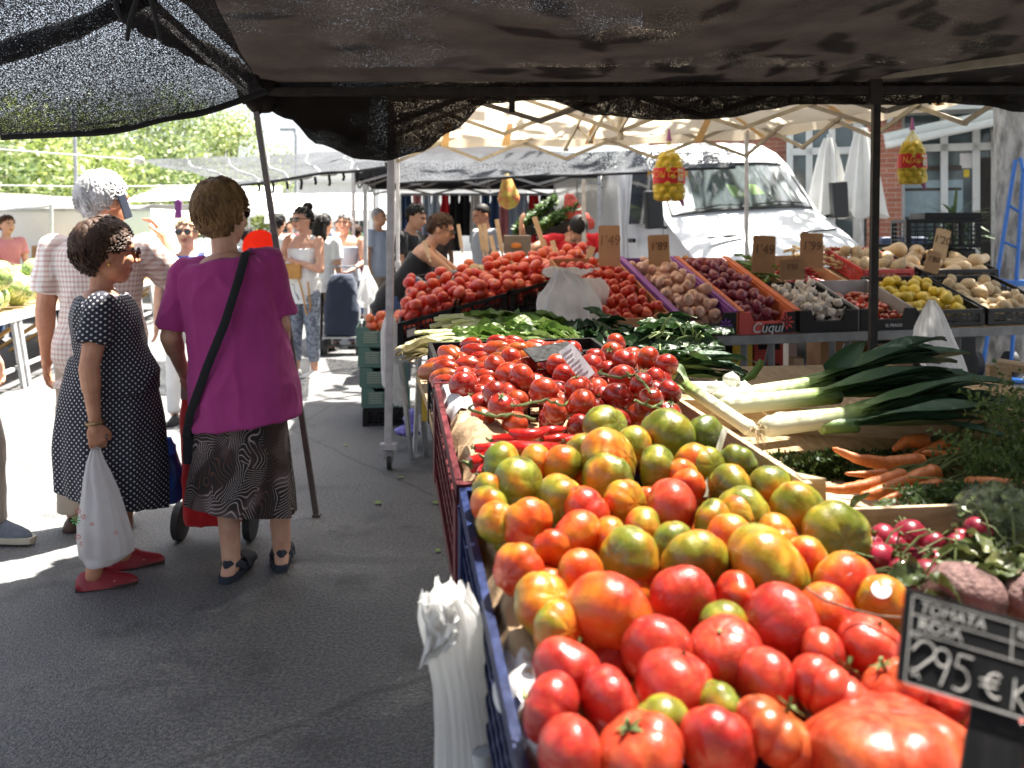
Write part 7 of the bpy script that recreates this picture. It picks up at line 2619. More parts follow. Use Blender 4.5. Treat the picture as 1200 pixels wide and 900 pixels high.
# hand-placed foreground tomatoes: photo x, y, width, kind, ripeness
L = """588 547 50 G .16;607 567 55 G .14;627 542 38 G .6;658 545 44 G .42;682 527 36 G .36;710 503 50 G .14;712 540 68 G .4;712 563 55 G .18
742 523 42 G .4;782 513 58 G .2;827 510 40 G .12;770 550 50 G .15;813 542 40 G .36;800 557 33 G .62;830 547 40 G .2;864 545 42 G .16;855 573 50 G .36
570 573 32 G .38;573 592 40 G .42;582 612 42 G .3;617 613 55 G .58;658 587 56 G .35;687 600 54 G .8;677 630 56 G .85;732 590 48 G .38;785 597 62 P .45
755 620 45 G .42;737 655 64 G .45;715 630 42 G .6;790 640 48 G .25;836 612 46 G .3;866 605 48 G .36;856 633 52 G .62;815 660 72 G .34;647 643 42 G .8
807 570 36 G .64;608 668 56 G .66;637 708 66 G .5;655 737 56 G .45;712 722 94 G .72;680 672 50 G .62;800 703 68 P .6;770 763 74 P .55;790 805 80 P .7
850 768 78 P .6;715 823 72 P .7;645 830 70 P .75;665 785 72 P .65;668 883 72 P .6;750 883 92 P .45;840 872 80 P .65;848 733 50 G .2;842 830 52 G .22
775 850 62 G .36;900 665 93 G .30;980 630 72 G .32;990 687 68 G .62;1035 710 60 G .52;970 720 62 G .62;915 733 82 P .6;963 768 54 P .5;1020 757 66 P .55
975 812 86 P .5;897 800 68 P .6;1048 805 68 P .4;908 858 82 P .25;1185 863 84 P .7;862 700 52 G .8;912 627 46 G .45;945 655 46 G .58
903 573 48 G .17;935 597 56 G .42;870 603 56 G .36;918 642 40 G .7;752 545 36 G .45;640 565 36 G .5;690 560 38 G .4;640 600 36 G .5;700 610 38 G .5
760 590 40 G .55;640 690 44 G .55;740 700 50 G .6;830 690 46 G .7;930 700 50 G .6;880 760 54 P .6;940 790 52 P .7;1010 850 60 P .6;700 850 50 G .4;625 595 36 G .45
870 655 44 G .5;845 590 40 G .3;1000 800 50 P .6;720 780 48 P .6;820 800 48 P .7;600 640 40 G .5;690 745 46 G .6;1110 830 60 P .6;1150 800 60 P .6"""
SPECIAL = {
    0: 'green yellow tomato at the left rim just below the red peppers', 1: 'round light green tomato at the left, second from the crate rim',
    5: 'shiny green tomato standing highest under the vine tomatoes', 6: 'wide orange brown ribbed tomato in the middle of the green ones',
    7: 'green yellow tomato in front of the wide orange ribbed one', 9: 'big green tomato below the rightmost vine tomatoes',
    10: 'dark green tomato against the pale wooden crate', 11: 'round green tomato in the centre left of the clear price tag',
    16: 'green tomato right behind the clear price tag', 20: 'orange tomato with yellow side at the left over the brown paper',
    22: 'red tomato peeking out above another red tomato on the left', 23: 'glossy red tomato in the centre left among orange ones',
    25: 'big bright red tomato beside the clear price tag', 27: 'olive and orange tomato with glossy top in the centre', 
    33: 'large green tomato with orange crown in the middle right', 36: 'orange tomato touching the white paper at the left', 
    37: 'half green half orange tomato beside the white paper', 38: 'golden yellow tomato tucked left of the largest orange one',
    39: 'largest glossy orange red tomato left of centre', 41: 'deep pink red tomato right of the large orange one',
    43: 'pink red tomato with green calyx near the bottom centre', 44: 'pink red tomato with calyx below the deep red round one',
    45: 'pink red tomato on the brown paper left of the one with calyx', 46: 'leftmost pink tomato on the brown paper',
    47: 'ribbed pink tomato with calyx behind the leftmost pink one', 48: 'pink tomato at the bottom edge left corner',
    49: 'ribbed orange pink tomato with dark calyx at the bottom edge', 50: 'smooth pink tomato at the bottom edge centre',
    51: 'lime green tomato peeking between deep red ones', 52: 'lime green tomato low between two pink tomatoes', 53: 'yellow green tomato low at the bottom',
    54: 'largest green tomato with orange blush at the right', 55: 'tall green orange tomato beside the radishes',
    56: 'brown orange tomato with a white round sticker', 57: 'orange green tomato with a white torn sticker beside the chalk sign',
    59: 'deep red round tomato in the right centre', 61: 'red tomato standing just left of the chalk sign', 62: 'flat red tomato with green stem in front of the giant one',
    64: 'small ribbed tomato below the chalk sign', 65: 'orange red deeply ribbed tomato left of the giant one', 66: 'pink red tomato at the bottom right under the chalk sign',
    70: 'dark green tomato at the front of the wooden crate corner', 71: 'orange green tomato touching the wooden crate corner',
}
CALX = {43, 44, 47, 49, 62, 64, 65, 66, 61}
items = [r.split() for row in L.split('\n') for r in row.split(';')]
placed = []
rr = random.Random(11)
for i, (x, y, w_, kd, rp) in enumerate(items):
    x, y, w_, rp = float(x), float(y), float(w_), float(rp) - (.07 if kd == 'G' else 0)
    filler = i >= 74
    p, d = on_surface(x, y, -.022 if filler else .012)
    r = w_ / 2 / F * d
    k = rr.randrange(5)
    if i in (6, 33, 49, 54): k = 3
    if i in (65, 62, 64): k = 5
    if i in (39, 59, 25, 23): k = 4
    me = (TOMP if kd == 'P' else TOMB)[k]
    if i in CALX:
        rot = (rr.uniform(.1, .7), rr.uniform(-.3, .3), rr.uniform(0, 6.28))
    else:
        rot = (rr.choice((1, -1)) * rr.uniform(1.0, 2.4), rr.uniform(-.8, .8), rr.uniform(0, 6.28))
    lab = SPECIAL.get(i)
    grp = None
    if not lab:
        if kd == 'P':
            lab, grp = 'pink red tomato packed among the pink tomatoes at the front', 'pink tomatoes packed at the front'
        elif rp < .3:
            lab, grp = 'plain green tomato in the mixed green and orange heap', 'plain green tomatoes in the mixed heap'
        elif rp < .5:
            lab, grp = 'half ripe olive and orange tomato in the mixed heap', 'half ripe tomatoes in the mixed heap'
        else:
            lab, grp = 'orange ripening tomato in the mixed green and orange heap', 'orange tomatoes in the mixed heap'
    sq = 1.17 if k != 5 else 1.22
    o = inst('ripening_tomato', me, p, rot, (r * sq, r * sq, r * (1.2 if k < 5 else 1.24)), lab, 'ripening tomato', grp, (rp, 0, 0, 1))
    placed.append((p.x, p.y, p.z, r))
    if i in CALX or (kd == 'P' and rr.random() < .3):
        inst('calyx', CALYX[rr.randrange(3)], (0, 0, -.04), parent=o)
    if i in (56, 57):
        mb = MB(); mb.ellip((0, 0, 0), (.011, .011, .0015), None, 14, 5)
        dirv = (V((0, 0, 1.4)) - p).normalized()
        up = (V((0, 0, .6)) + dirv * .55 + V((-.05, 0, 0))).normalized()
        me2 = mb.mesh('sticker', WHITEPAPER)
        s = bpy.data.objects.new('sticker', me2); COL.objects.link(s)
        s.parent = o
        Mo = Matrix.LocRotScale(p, Euler(rot), V((r * sq, r * sq, r * 1.08)))
        q = up.to_track_quat('Z', 'Y')
        loc_dir = Mo.inverted() @ (p + up * r)
        ll = loc_dir.length
        s.matrix_local = Mo.inverted() @ Matrix.LocRotScale(p + up * (r * 1.03), q, V((1, 1, 1)))
# the giant beef tomato at the bottom
p, d = on_surface(1047, 893, .0)
r = 215 / 2 / F * d
GT = tomato_mesh('giant', 91, 7, .045, .70, .2, 64, 40, .12)
o = inst('giant_tomato', GT.mesh('giant_tomato', PINKTOM), p, (R(-6), R(8), R(40)), (r, r * .95, r * .98), 'giant ribbed pink orange tomato at the bottom right edge', 'tomato', None, (.34, 0, 0, 1))
placed.append((p.x, p.y, p.z, r * .8))
# hidden lower layer seen in the gaps
A = []
for i in range(160):
    for _ in range(12):
        u, v = rr.uniform(-.52, .56), rr.uniform(.05, .5)
        if u > .1 and v > .38: continue
        r = rr.uniform(.027, .034)
        q = S(u, v, -.062)
        if all((q.x - a[0]) ** 2 + (q.y - a[1]) ** 2 + (q.z - a[2]) ** 2 > ((r + a[3]) * .86) ** 2 for a in placed):
            placed.append((q.x, q.y, q.z, r))
            pk = u < -.1
            inst('ripening_tomato', rr.choice(TOMP if pk else TOMB), q, (rr.uniform(-2, 2), rr.uniform(-1, 1), rr.uniform(0, 6)), r,
                 'pink tomato of the lower layer glimpsed between the front ones' if pk else 'half hidden tomato of the lower layer under the mixed heap', 'ripening tomato',
                 'lower layer pink tomatoes' if pk else 'lower layer mixed tomatoes', (rr.uniform(.3, .7), 0, 0, 1))
            break

# vine tomatoes, plum tomatoes, red peppers
def vheap(poly_px, n, rlo, rhi, seed, dz, meshes, name, label, group, cat, colr, rots=None, sc=1.0, tries=20, tex=.95, layers=(0,)):
    rr = random.Random(seed)
    out = []
    k = 0
    xs = [a for a, b in poly_px]; ys = [b for a, b in poly_px]
    def inside(x, y):
        c = False
        m = len(poly_px)
        for i in range(m):
            (x1, y1), (x2, y2) = poly_px[i], poly_px[(i + 1) % m]
            if (y1 > y) != (y2 > y) and x < (x2 - x1) * (y - y1) / (y2 - y1) + x1:
                c = not c
        return c
    while k < n:
        best = None
        for _ in range(tries):
            x, y = rr.uniform(min(xs), max(xs)), rr.uniform(min(ys), max(ys))
            if not inside(x, y): continue
            p, d = on_surface(x, y, dz)
            r = rr.uniform(rlo, rhi)
            z = p.z
            for a in out:
                d2 = (a[0] - p.x) ** 2 + (a[1] - p.y) ** 2
                rs = (a[3] + r) * tex
                if d2 < rs * rs:
                    z = max(z, a[2] + math.sqrt(rs * rs - d2) * .85)
            if best is None or z - p.z < best[0]:
                best = (z - p.z, p.x, p.y, z, r)
        if best is None: continue
        _, x, y, z, r = best
        rot = rots(rr) if rots else (rr.uniform(-1.6, 1.6), rr.uniform(-1.0, 1.0), rr.uniform(0, 6.28))
        ob = inst(name, rr.choice(meshes), (x, y, z), rot, r * sc, label, cat, group, (colr(rr), 0, 0, 1))
        out.append((x, y, z, r, ob))
        k += 1
    return out
VT = vheap([(548, 448), (640, 424), (745, 418), (790, 452), (792, 488), (730, 500), (600, 502), (556, 490), (536, 462)], 78, .0235, .029, 5, -.035, VINE, 'vine_tomato',
      'glossy dark red vine tomato heaped behind the green tomatoes', 'dark red vine tomatoes', 'tomato', lambda r: r.uniform(.35, .9))
PT = vheap([(505, 430), (540, 408), (600, 404), (668, 408), (668, 425), (610, 440), (555, 450), (508, 452)], 54, .018, .0215, 6, -.03, PLUM, 'plum_tomato',
      'orange red plum tomato lying behind the vine tomatoes', 'plum tomatoes behind the vine tomatoes', 'tomato', lambda r: r.uniform(.0, .75), rots=lambda r: (R(90) + r.uniform(-.35, .35), r.uniform(-.2, .2), R(65) + r.uniform(-.4, .4)))
# green vines threaded through them
def vine(pts, seed):
    rr = random.Random(seed)
    mb = MB()
    W3 = []
    for x, y in pts:
        p, d = on_surface(x, y, .028); W3.append(p)
    fine = []
    for a, b in zip(W3, W3[1:]):
        for s in range(5): fine.append(a.lerp(b, s / 5) + V((rr.uniform(-.002, .002), rr.uniform(-.003, .003), rr.uniform(0, .004))))
    mb.tube(fine, .0025, 6)
    for q in fine[::3]:
        d = V((rr.gauss(0, 1), rr.gauss(0, 1), rr.uniform(-.2, .9))).normalized() * .02
        mb.tube([q, q + d * .5, q + d], [.0022, .0018, .0008], 5)
    return mb
for k, (pts, lab) in enumerate((([(548, 480), (575, 490), (605, 488), (632, 494)], 'thin green vine stem at the left of the vine tomatoes'),
                              ([(600, 478), (640, 470), (668, 478)], 'green vine stem across the middle vine tomatoes'),
                              ([(700, 438), (722, 444), (745, 440), (768, 470)], 'curled green vine stem at the right of the vine tomatoes'),
                              ([(745, 470), (765, 480), (778, 474)], 'short green vine stem before the wooden crate'))):
    single('tomato_vine', vine(pts, k), STEMG, lab, 'vine')
for k, a_ in enumerate(VT):
    if k % 3 == 0:
        inst('calyx', CALYX[k % 3], (0, 0, .12), scale=1.1, parent=a_[4])
PEP = [(560, 548, 632, 526), (566, 536, 640, 520), (560, 528, 600, 520), (580, 520, 640, 512), (556, 556, 590, 540), (600, 512, 648, 506), (640, 518, 672, 510), (660, 516, 690, 512), (590, 530, 660, 524), (630, 508, 668, 502)]
for k, (xa, ya, xb, yb) in enumerate(PEP):
    a, d = on_surface(xa, ya, .0 + .006 * (k % 3)); b, _ = on_surface(xb, yb, .0 + .006 * (k % 3))
    L_ = (b - a).length
    q = (b - a).to_track_quat('X', 'Z').to_euler()
    inst('red_pepper', REDPEP[k % 3], (a + b) / 2, q, (L_ / 8, L_ / 8 * 1.9, L_ / 8 * 1.8), 'shiny pointed red pepper lying between vine tomatoes and green tomatoes', 'pepper', 'pointed red peppers on the brown paper')

# wooden crate walls: left plank, front plank and the far side, round the carrots
def plank(p, q, h, t, label=None):
    mb = MB()
    mb.bar(p - V((0, 0, h / 2)), q - V((0, 0, h / 2)), t, h)
    return mb
root = thing('wooden_crate', 'shallow pale wooden crate holding the carrots and leeks', 'crate', (.75, 1.5, .85))
a, b = P(772, 452, 2.0), P(948, 566, 1.2)
part('side_panel', plank(a, b, .042, .011), PALEWOOD, root, False, .0015, label='sunlit front plank beside the tomatoes')
part('side_panel', plank(a + V((.002, 0, -.048)), b + V((.002, 0, -.048)), .05, .009), PALEWOOD, root, False, .001)
mb = MB(); mb.prism([(0, 0), (.032, 0), (0, .032)], -.12, .002, Matrix.Translation(b + V((-.004, .014, .0)))); part('corner_post', mb, PALEWOOD, root, False)
c = P(1020, 612, 1.21) ; c2 = P(1155, 597, 1.27)
b2 = b + V((.03, -.02, -.05))
part('front_panel', plank(b + V((.02, .03, -.045)), P(1150, 590, 1.28), .07, .009), PALEWOOD, root, False, .001)
e = P(1165, 498, 1.85)
part('side_panel', plank(P(1150, 590, 1.28) + V((.25, 0, 0)), e + V((.06, .1, .0)), .08, .011), PALEWOOD, root, False, .001)
part('back_panel', plank(a + V((.02, .02, -.03)), e + V((.05, .06, -.01)), .06, .010), PALEWOOD, root, False, .001)
mb = MB()
q = [a + V((0, 0, -.10)), b + V((0, 0, -.10)), P(1150, 590, 1.28) + V((.25, 0, -.1)), e + V((.06, .1, -.1))]
mb.add(q + [k - V((0, 0, .01)) for k in q], [(0, 1, 2, 3), (7, 6, 5, 4), (0, 4, 5, 1), (1, 5, 6, 2), (2, 6, 7, 3), (3, 7, 4, 0)])
part('floor_panel', mb, PALEWOOD, root, False)
root = thing('wooden_crate', 'brown wooden crate behind the carrots at the right', 'crate', P(1130, 500, 1.95).to_tuple())
part('side_panel', plank(P(1118, 478, 1.92), P(1190, 492, 1.85), .05, .012), PALEWOOD, root, False, .001)
part('side_panel', plank(P(1118, 480, 1.92), P(1150, 470, 2.15), .06, .012), WOOD, root, False, .001)
mb = MB(); mb.bar(P(1120, 482, 1.93), P(1120, 512, 1.93), .03, .03); part('corner_post', mb, WOOD, root, False)

# carrots
CARROT = mat('carrot skin', (.56, .17, .035), (.44, .12, .025), .5, 2.5, 4, bump=.35, bscale=5, bdist=.004, stretch=(30, 5, 5))
CARROT = MAT['carrot skin']
def carrot(pts, w0, d0, seed, label):
    W3 = []
    for (x, y), dz in zip(pts, d0):
        W3.append(P(x, y, dz))
    fine = []; rs = []
    rr = random.Random(seed)
    n = 20
    for k in range(n + 1):
        s = k / n * (len(W3) - 1); i = min(int(s), len(W3) - 2); q = s - i
        fine.append(W3[i].lerp(W3[i + 1], q))
        tt = k / n
        r = w0 * 1.25 / 2 / F * d0[0] * (1 - .72 * tt ** 1.3) * (1 if tt > .04 else .75) * (1 + .05 * math.sin(k * 2.3 + seed) + .03 * rr.uniform(-1, 1))
        rs.append(r if k < n else .001)
    mb = MB(); mb.tube(fine, rs, 14)
    root = thing('carrot', label, 'carrot', fine[0].to_tuple())
    part('root', mb, CARROT, root)
    mb = MB()
    ax = (fine[0] - fine[2]).normalized()
    for k in range(7):
        d = (ax + V((rr.uniform(-.3, .3), rr.uniform(-.1, .4), rr.uniform(.0, .35)))).normalized() * rr.uniform(.05, .09)
        mb.tube([fine[0] - ax * .004, fine[0] + d * .5, fine[0] + d + V((0, 0, -.008))], [.003, .0024, .0015], 5)
    part('stem', mb, STEMG, root)
CARS = [([(855, 0)],)]
carrot([(1083, 541), (1040, 544), (1005, 538), (975, 525)], 17, (1.6, 1.6, 1.6, 1.62), 1, 'longest straight carrot pointing left at the back')
carrot([(1086, 517), (1062, 517), (1046, 528)], 15, (1.7, 1.69, 1.68), 2, 'short bent carrot behind the longest one')
carrot([(1112, 518), (1090, 526), (1070, 532)], 11, (1.68, 1.68, 1.67), 3, 'thin carrot tip leaning right behind the others')
carrot([(1140, 532), (1110, 534), (1080, 530)], 15, (1.64, 1.64, 1.64), 4, 'thick carrot at the back right under the leek leaves')
carrot([(1100, 553), (1060, 566), (1020, 580), (1008, 580)], 18, (1.5, 1.49, 1.47, 1.47), 5, 'orange carrot slanting down left in the middle')
carrot([(1062, 557), (1020, 569), (985, 574), (958, 572)], 16, (1.5, 1.5, 1.5, 1.5), 6, 'carrot with long thin tip left in the middle')
carrot([(1103, 570), (1070, 576), (1030, 588)], 17, (1.44, 1.43, 1.42), 7, 'front carrot resting on the crate board')
carrot([(1040, 555), (1015, 556), (990, 555)], 10, (1.55, 1.55, 1.55), 8, 'small carrot piece half covered under the longest one')
carrot([(1132, 569), (1165, 566), (1210, 568)], 16, (1.42, 1.4, 1.38), 9, 'carrot at the right edge beside the wrapped lettuce')
# feathery carrot greens
FEATH = leaf_mat('feathery carrot greens', (.025, .055, .012), (.05, .095, .02), (.085, .14, .03))
def fronds(n, boxpx, d, spread, seed, label, m, L=.07, dz=0.0, name='carrot_greens', cat='greens', up=.4, dd=.12, w=.003):
    rr = random.Random(seed)
    mb = MB()
    for k in range(n):
        x, y = rr.uniform(boxpx[0], boxpx[2]), rr.uniform(boxpx[1], boxpx[3])
        c = P(x, y, d + rr.uniform(-dd, dd)) + V((0, 0, dz))
        dv = V((rr.gauss(0, 1), rr.gauss(0, .6), abs(rr.gauss(0, up)))).normalized() * L * rr.uniform(.6, 1.2)
        side = dv.orthogonal().normalized()
        prev = c
        for s in range(1, 6):
            q = c + dv * s / 5 + V((0, 0, -.01 * (s / 5) ** 2))
            mb.add([prev - side * .0008, prev + side * .0008, q + side * .0006, q - side * .0006], [(0, 1, 2, 3)])
            for sg in (-1, 1):
                for e in range(2):
                    lv = (dv.normalized() * .4 + side * sg + V((rr.gauss(0, .4), rr.gauss(0, .4), rr.gauss(0, .4)))).normalized() * (.018 - .002 * s)
                    nn_ = lv.cross(V((rr.gauss(0, 1), rr.gauss(0, 1), 1))).normalized() * w
                    mb.add([q, q + lv * .5 + nn_, q + lv, q + lv * .5 - nn_], [(0, 1, 2, 3)])
            prev = q
    me = mb.mesh(name, m, False, 0, False)
    return single(name, me, None, label, cat)
fronds(300, (915, 508, 1090, 545), 1.72, 1, 3, 'dark bed of carrot greens under the carrots', FEATH, L=.045, up=.15, dd=.05, dz=-.04)
fronds(120, (930, 590, 1040, 612), 1.42, 1, 4, 'carrot greens along the front of the crate', FEATH, L=.045, up=.15, dd=.04, dz=-.03)
fronds(150, (1135, 525, 1230, 565), 1.55, 1, 5, 'carrot greens heaped at the right edge', leaf_mat('fresh carrot greens', (.04, .08, .015), (.08, .14, .03), (.13, .19, .05)), up=.5, L=.07)
fronds(90, (1186, 475, 1230, 540), 1.6, 1, 6, 'feathery fennel greens standing at the right edge', leaf_mat('fennel greens', (.05, .09, .02), (.09, .15, .03), (.15, .2, .06)), up=1.6, L=.10)
fronds(90, (1080, 572, 1200, 586), 1.37, 1, 7, 'green carrot stalks before the wrapped lettuce', FEATH, dd=.03, L=.05, up=.1)

# leeks
t = NT('leek skin')
uvn = t.n('UVMap'); 
s_ = t.n('SeparateXYZ', {0: t.n('TexCoord').outputs['UV']})
rib_ = t.n('TexNoise', {'Vector': t.n('Mapping', {'Vector': t.n('TexCoord').outputs['UV'], 'Scale': (1.5, 26, 1)}).outputs[0], 'Scale': 1.0, 'Detail': 3.0}).outputs['Fac']
c = t.ramp(t.math('ADD', s_.outputs[0], t.math('MULTIPLY', t.math('SUBTRACT', rib_, .5), .10)),
           [(0.0, (.66, .66, .50)), (.2, (.60, .62, .42)), (.33, (.26, .36, .10)), (.45, (.08, .16, .05)), (.7, (.06, .125, .068)), (1, (.05, .105, .066))])
t.p(Base_Color=c, Roughness=.42)
t.bump(rib_, .35, .003)
LEEK = t.m
ROOTM = mat('dry leek roots', (.55, .45, .28), (.4, .3, .17), .9)
def uvmesh(mb, uvs, name, m, smooth=True):
    me = bpy.data.meshes.new(name)
    me.from_pydata(mb.v, [], mb.f)
    for q in (m if isinstance(m, list) else [m]): me.materials.append(q)
    me.polygons.foreach_set('material_index', mb.m)
    lay = me.uv_layers.new(name='UVMap')
    for lp in me.loops:
        lay.data[lp.index].uv = uvs[lp.vertex_index]
    me.polygons.foreach_set('use_smooth', [smooth] * len(me.polygons))
    me.update()
    return me
def leek(a, b, r, label, seed, s0=0.0, s1=1.0, leaves=7, fan=.12, lift=.02, roots=True, shaft=.42, dirs=None, leafw=.028, parent_name='leek'):
    """shaft from a to b (world), then strap leaves fanning on along the same axis"""
    rr = random.Random(seed)
    a, b = V(a), V(b)
    ax = (b - a); Lt = ax.length; ax.normalize()
    side = ax.cross(V((0, 0, 1))).normalized(); upv = side.cross(ax)
    root = thing(parent_name, label, 'leek', a.to_tuple())
    mb = MB(); uvs = []
    n = 18; nk = 14
    Ls = Lt * shaft
    pts = [a + ax * Ls * k / nk for k in range(nk + 1)]
    rs = [r * (1.12 if k < 2 else 1) * (.7 if k == 0 else 1) for k in range(nk + 1)]
    mb.tube(pts, rs, n)
    for k in range(nk + 1):
        for j in range(n): uvs.append((s0 + (s1 - s0) * shaft * k / nk, j / n))
    for q in range(leaves):
        off = (q - (leaves - 1) / 2) / max(1, leaves - 1) * 2
        start = a + ax * Ls * rr.uniform(.75, .95) + side * r * .6 * off + upv * r * .3 * (1 - abs(off))
        L = Lt * (1 - shaft) * rr.uniform(.85, 1.12)
        wv = leafw * rr.uniform(.8, 1.15)
        bend = off * fan
        m0 = len(mb.v)
        ns = 14
        dz = lift * (1 - abs(off)) + rr.uniform(-.004, .01)
        for k in range(ns + 1):
            s = k / ns
            c = start + ax * L * s + side * (bend * s * s * L * 2.2) + upv * (dz * math.sin(s * 2.4) - .02 * s * s * abs(off))
            wd = wv * (.55 + .6 * s) * (1 - max(0, (s - .62) / .38) ** 2.2) + .0015
            for e in (-1, -.5, 0, .5, 1):
                # V-shaped strap, midrib low
                v_ = c + side * wd * e + upv * (abs(e) ** 1.3 * wd * .42 + .004 * math.sin(9 * s + q * 2 + e * 2)) 
                mb.v.append(tuple(v_)); uvs.append((s0 + (s1 - s0) * (shaft * .8 + (1 - shaft) * s * 1.05), e * .5 + q))
        for k in range(ns):
            for j in range(4):
                i0 = m0 + k * 5 + j
                mb.f.append((i0, i0 + 5, i0 + 6, i0 + 1)); mb.m.append(0)
    part('stalk', uvmesh(mb, uvs, 'stalk', LEEK), None, root)
    if roots:
        mb = MB()
        for k in range(26):
            d = (-ax + V((rr.gauss(0, .6), rr.gauss(0, .6), rr.gauss(0, .6)))).normalized() * rr.uniform(.015, .035)
            mb.tube([a, a + d * .6, a + d + V((0, 0, -.008))], [.001, .0008, .0004], 4)
        part('roots', mb, ROOTM, root)
    return root
leek(P(838, 470, 1.86), P(1140, 424, 2.12), .021, 'leek with white shaft lying uppermost at the back', 1, fan=.05, leaves=8, lift=.04)
leek(P(846, 476, 1.8), P(1150, 446, 2.0), .019, 'leek under the uppermost one with dark broad leaves', 2, fan=.05, leaves=8, lift=.02)
leek(P(893, 501, 1.66), P(1185, 462, 1.88), .0185, 'front leek with clean white shaft and roots at its end', 3, fan=.05, leaves=8, lift=.03)
leek(P(905, 495, 1.72), P(1170, 470, 1.95), .017, 'pale leek squeezed behind the front one', 4, fan=.08, leaves=6, s0=.1)
leek(P(960, 500, 1.7), P(1180, 492, 1.72), .014, 'thin leek whose dark tips hang over the carrots', 5, fan=.15, leaves=5, s0=.35, roots=False, shaft=.2)
leek(P(900, 462, 2.0), P(1120, 402, 2.25), .018, 'leek at the far side with tips reaching the white bag', 6, fan=.04, leaves=6, s0=.2, roots=False)
# one stiff leaf standing up and the diagonal stalk across the crate edge
mb = MB(); uvs = []
for k in range(13):
    s = k / 12
    c = P(968 + 46 * s, 436 - 38 * s, 2.0 - .02 * s)
    wd = .026 * (math.sin(math.pi * min(1, .25 + s * .8)) ** .6)
    for e in (-1, -.5, 0, .5, 1):
        mb.v.append(tuple(c + V((.6, .2, -.75)).normalized() * wd * e + V((0, -.012 * abs(e), 0)))); uvs.append((.8, e))
for k in range(12):
    for j in range(4):
        i0 = k * 5 + j; mb.f.append((i0, i0 + 5, i0 + 6, i0 + 1)); mb.m.append(0)
me = uvmesh(mb, uvs, 'leek_leaf', LEEK)
single('leek_leaf', me, None, 'broad dark leek leaf standing up behind the leek heap', 'leaf')
leek(P(884, 506, 1.64), P(768, 428, 2.02), .0135, 'pale green leek stalk lying across the wooden crate edge', 7, s0=-.05, s1=.62, shaft=.72, leaves=3, fan=.03, leafw=.012)

# spring onions and white onions
for k, (xa, ya, xb, yb, r) in enumerate(((735, 421, 880, 436, .02), (738, 436, 892, 446, .019), (745, 428, 885, 428, .016))):
    leek(P(xa, ya, 2.35), P(xb, yb, 2.42), r, ['spring onion with big white bulb uppermost by the dark greens', 'spring onion with white bulb below the uppermost one', 'spring onion half hidden between the two bulbs'][k], 20 + k, s0=.05, shaft=.34, leaves=5, fan=.06, leafw=.014, parent_name='spring_onion')
mb = MB()
pts = [P(840, 448, 2.36), P(868, 446, 2.38), P(882, 440, 2.38), P(890, 428, 2.38), P(893, 422, 2.38)]
mb.tube(pts, [.009, .010, .011, .010, .008], 8)
single('spring_onion_leaf', mb, mat('hollow onion leaf', (.10, .20, .04), (.06, .13, .03), .4, 3), 'curled hollow green onion leaf bent upward', 'leaf')
mb = MB()
rr = random.Random(9)
for k in range(160):
    c = P(722, 428, 2.36) + V((rr.gauss(0, .012), rr.gauss(0, .012), rr.gauss(0, .012)))
    d = V((-1 + rr.gauss(0, .5), rr.gauss(0, .6), rr.gauss(0, .6))).normalized() * rr.uniform(.02, .05)
    mb.tube([c, c + d * .5, c + d + V((0, 0, -.006))], [.0012, .001, .0006], 4)
single('spring_onion_roots', mb, ROOTM, 'brown tuft of spring onion roots beside the vine tomatoes', 'roots')
WON = onion_mesh('white_onion', mat('white onion skin', (.72, .73, .62), (.6, .62, .48), .28, 2, 3, coat=.4), 3, .12, .98)
for k, (x, y, w_) in enumerate(((857, 445, 21), (838, 456, 22), (872, 456, 21))):
    inst('white_onion', WON, P(x, y, 2.05), (.1 * k, .15, k), w_ / 2 / F * 2.05, ['white onion sitting on top of two others', 'white onion at the lower left of the three', 'white onion at the lower right of the three'][k], 'onion')
root = thing('foam_tray', 'white foam tray edge holding the three white onions', 'tray', P(855, 470, 2.0).to_tuple())
mb = MB(); mb.grid(lambda u, v: P(820 + 72 * u, 466, 1.98) + V((0, .12 * v, .016 * (2 * v - 1) ** 2)), 6, 8, thick=.006); part('tray', mb, mat('white foam', (.78, .78, .76)), root)

# radishes, leaves, beetroots
def radish_mesh(seed):
    mb = MB(); rings = []
    for z, r in [(-2.2, .015), (-1.7, .03), (-1.3, .08), (-1.02, .25), (-.8, .58), (-.4, .9), (0, 1), (.4, .93), (.72, .66), (.88, .36), (.93, .12)]:
        rings.append([V((r * math.cos(a) + (.12 * (z + 1) ** 2 if z < -1 else 0), r * math.sin(a), z)) for a in [2 * math.pi * j / 18 for j in range(18)]])
    mb.loft(rings)
    for k in range(4):
        a = k * 1.6
        mb.tube([(0, 0, .88), (.12 * math.cos(a), .12 * math.sin(a), 1.1), (.3 * math.cos(a), .3 * math.sin(a), 1.4)], [.14, .1, .06], 5, 1)
    return mb.mesh('radish', [mat('radish skin', (.30, .016, .038), (.19, .010, .025), .3, 1.2, 4, coat=.3, sss=.05), STEMG])
RAD = [radish_mesh(0)]
RP = [(1067, 629, 34, 'radish with a leaf stub standing at the back of the bunch'), (1032, 656, 34, 'round radish nearest the green orange tomato'), (1036, 632, 30, ''), (1022, 640, 24, ''),
      (1095, 640, 28, ''), (1056, 670, 26, ''), (1086, 678, 38, 'big radish in front just above the chalk sign'), (1098, 662, 28, ''), (1120, 640, 26, ''), (1126, 632, 22, ''), (1146, 622, 28, 'radish at the right under the wrapped lettuce'), (1008, 628, 20, ''), (1110, 655, 24, ''), (1050, 642, 24, ''), (1075, 655, 26, '')]
rr = random.Random(8)
for x, y, w_, lab in RP:
    p, d = on_surface(x, y, -.01)
    inst('radish', RAD[0], p, (rr.uniform(-1.4, 1.4), rr.uniform(-1, 1), rr.uniform(0, 6)), w_ * 1.2 / 2 / F * d, lab or 'crimson radish tucked into the radish leaves', 'radish', None if lab else 'radishes tucked into their leaves')
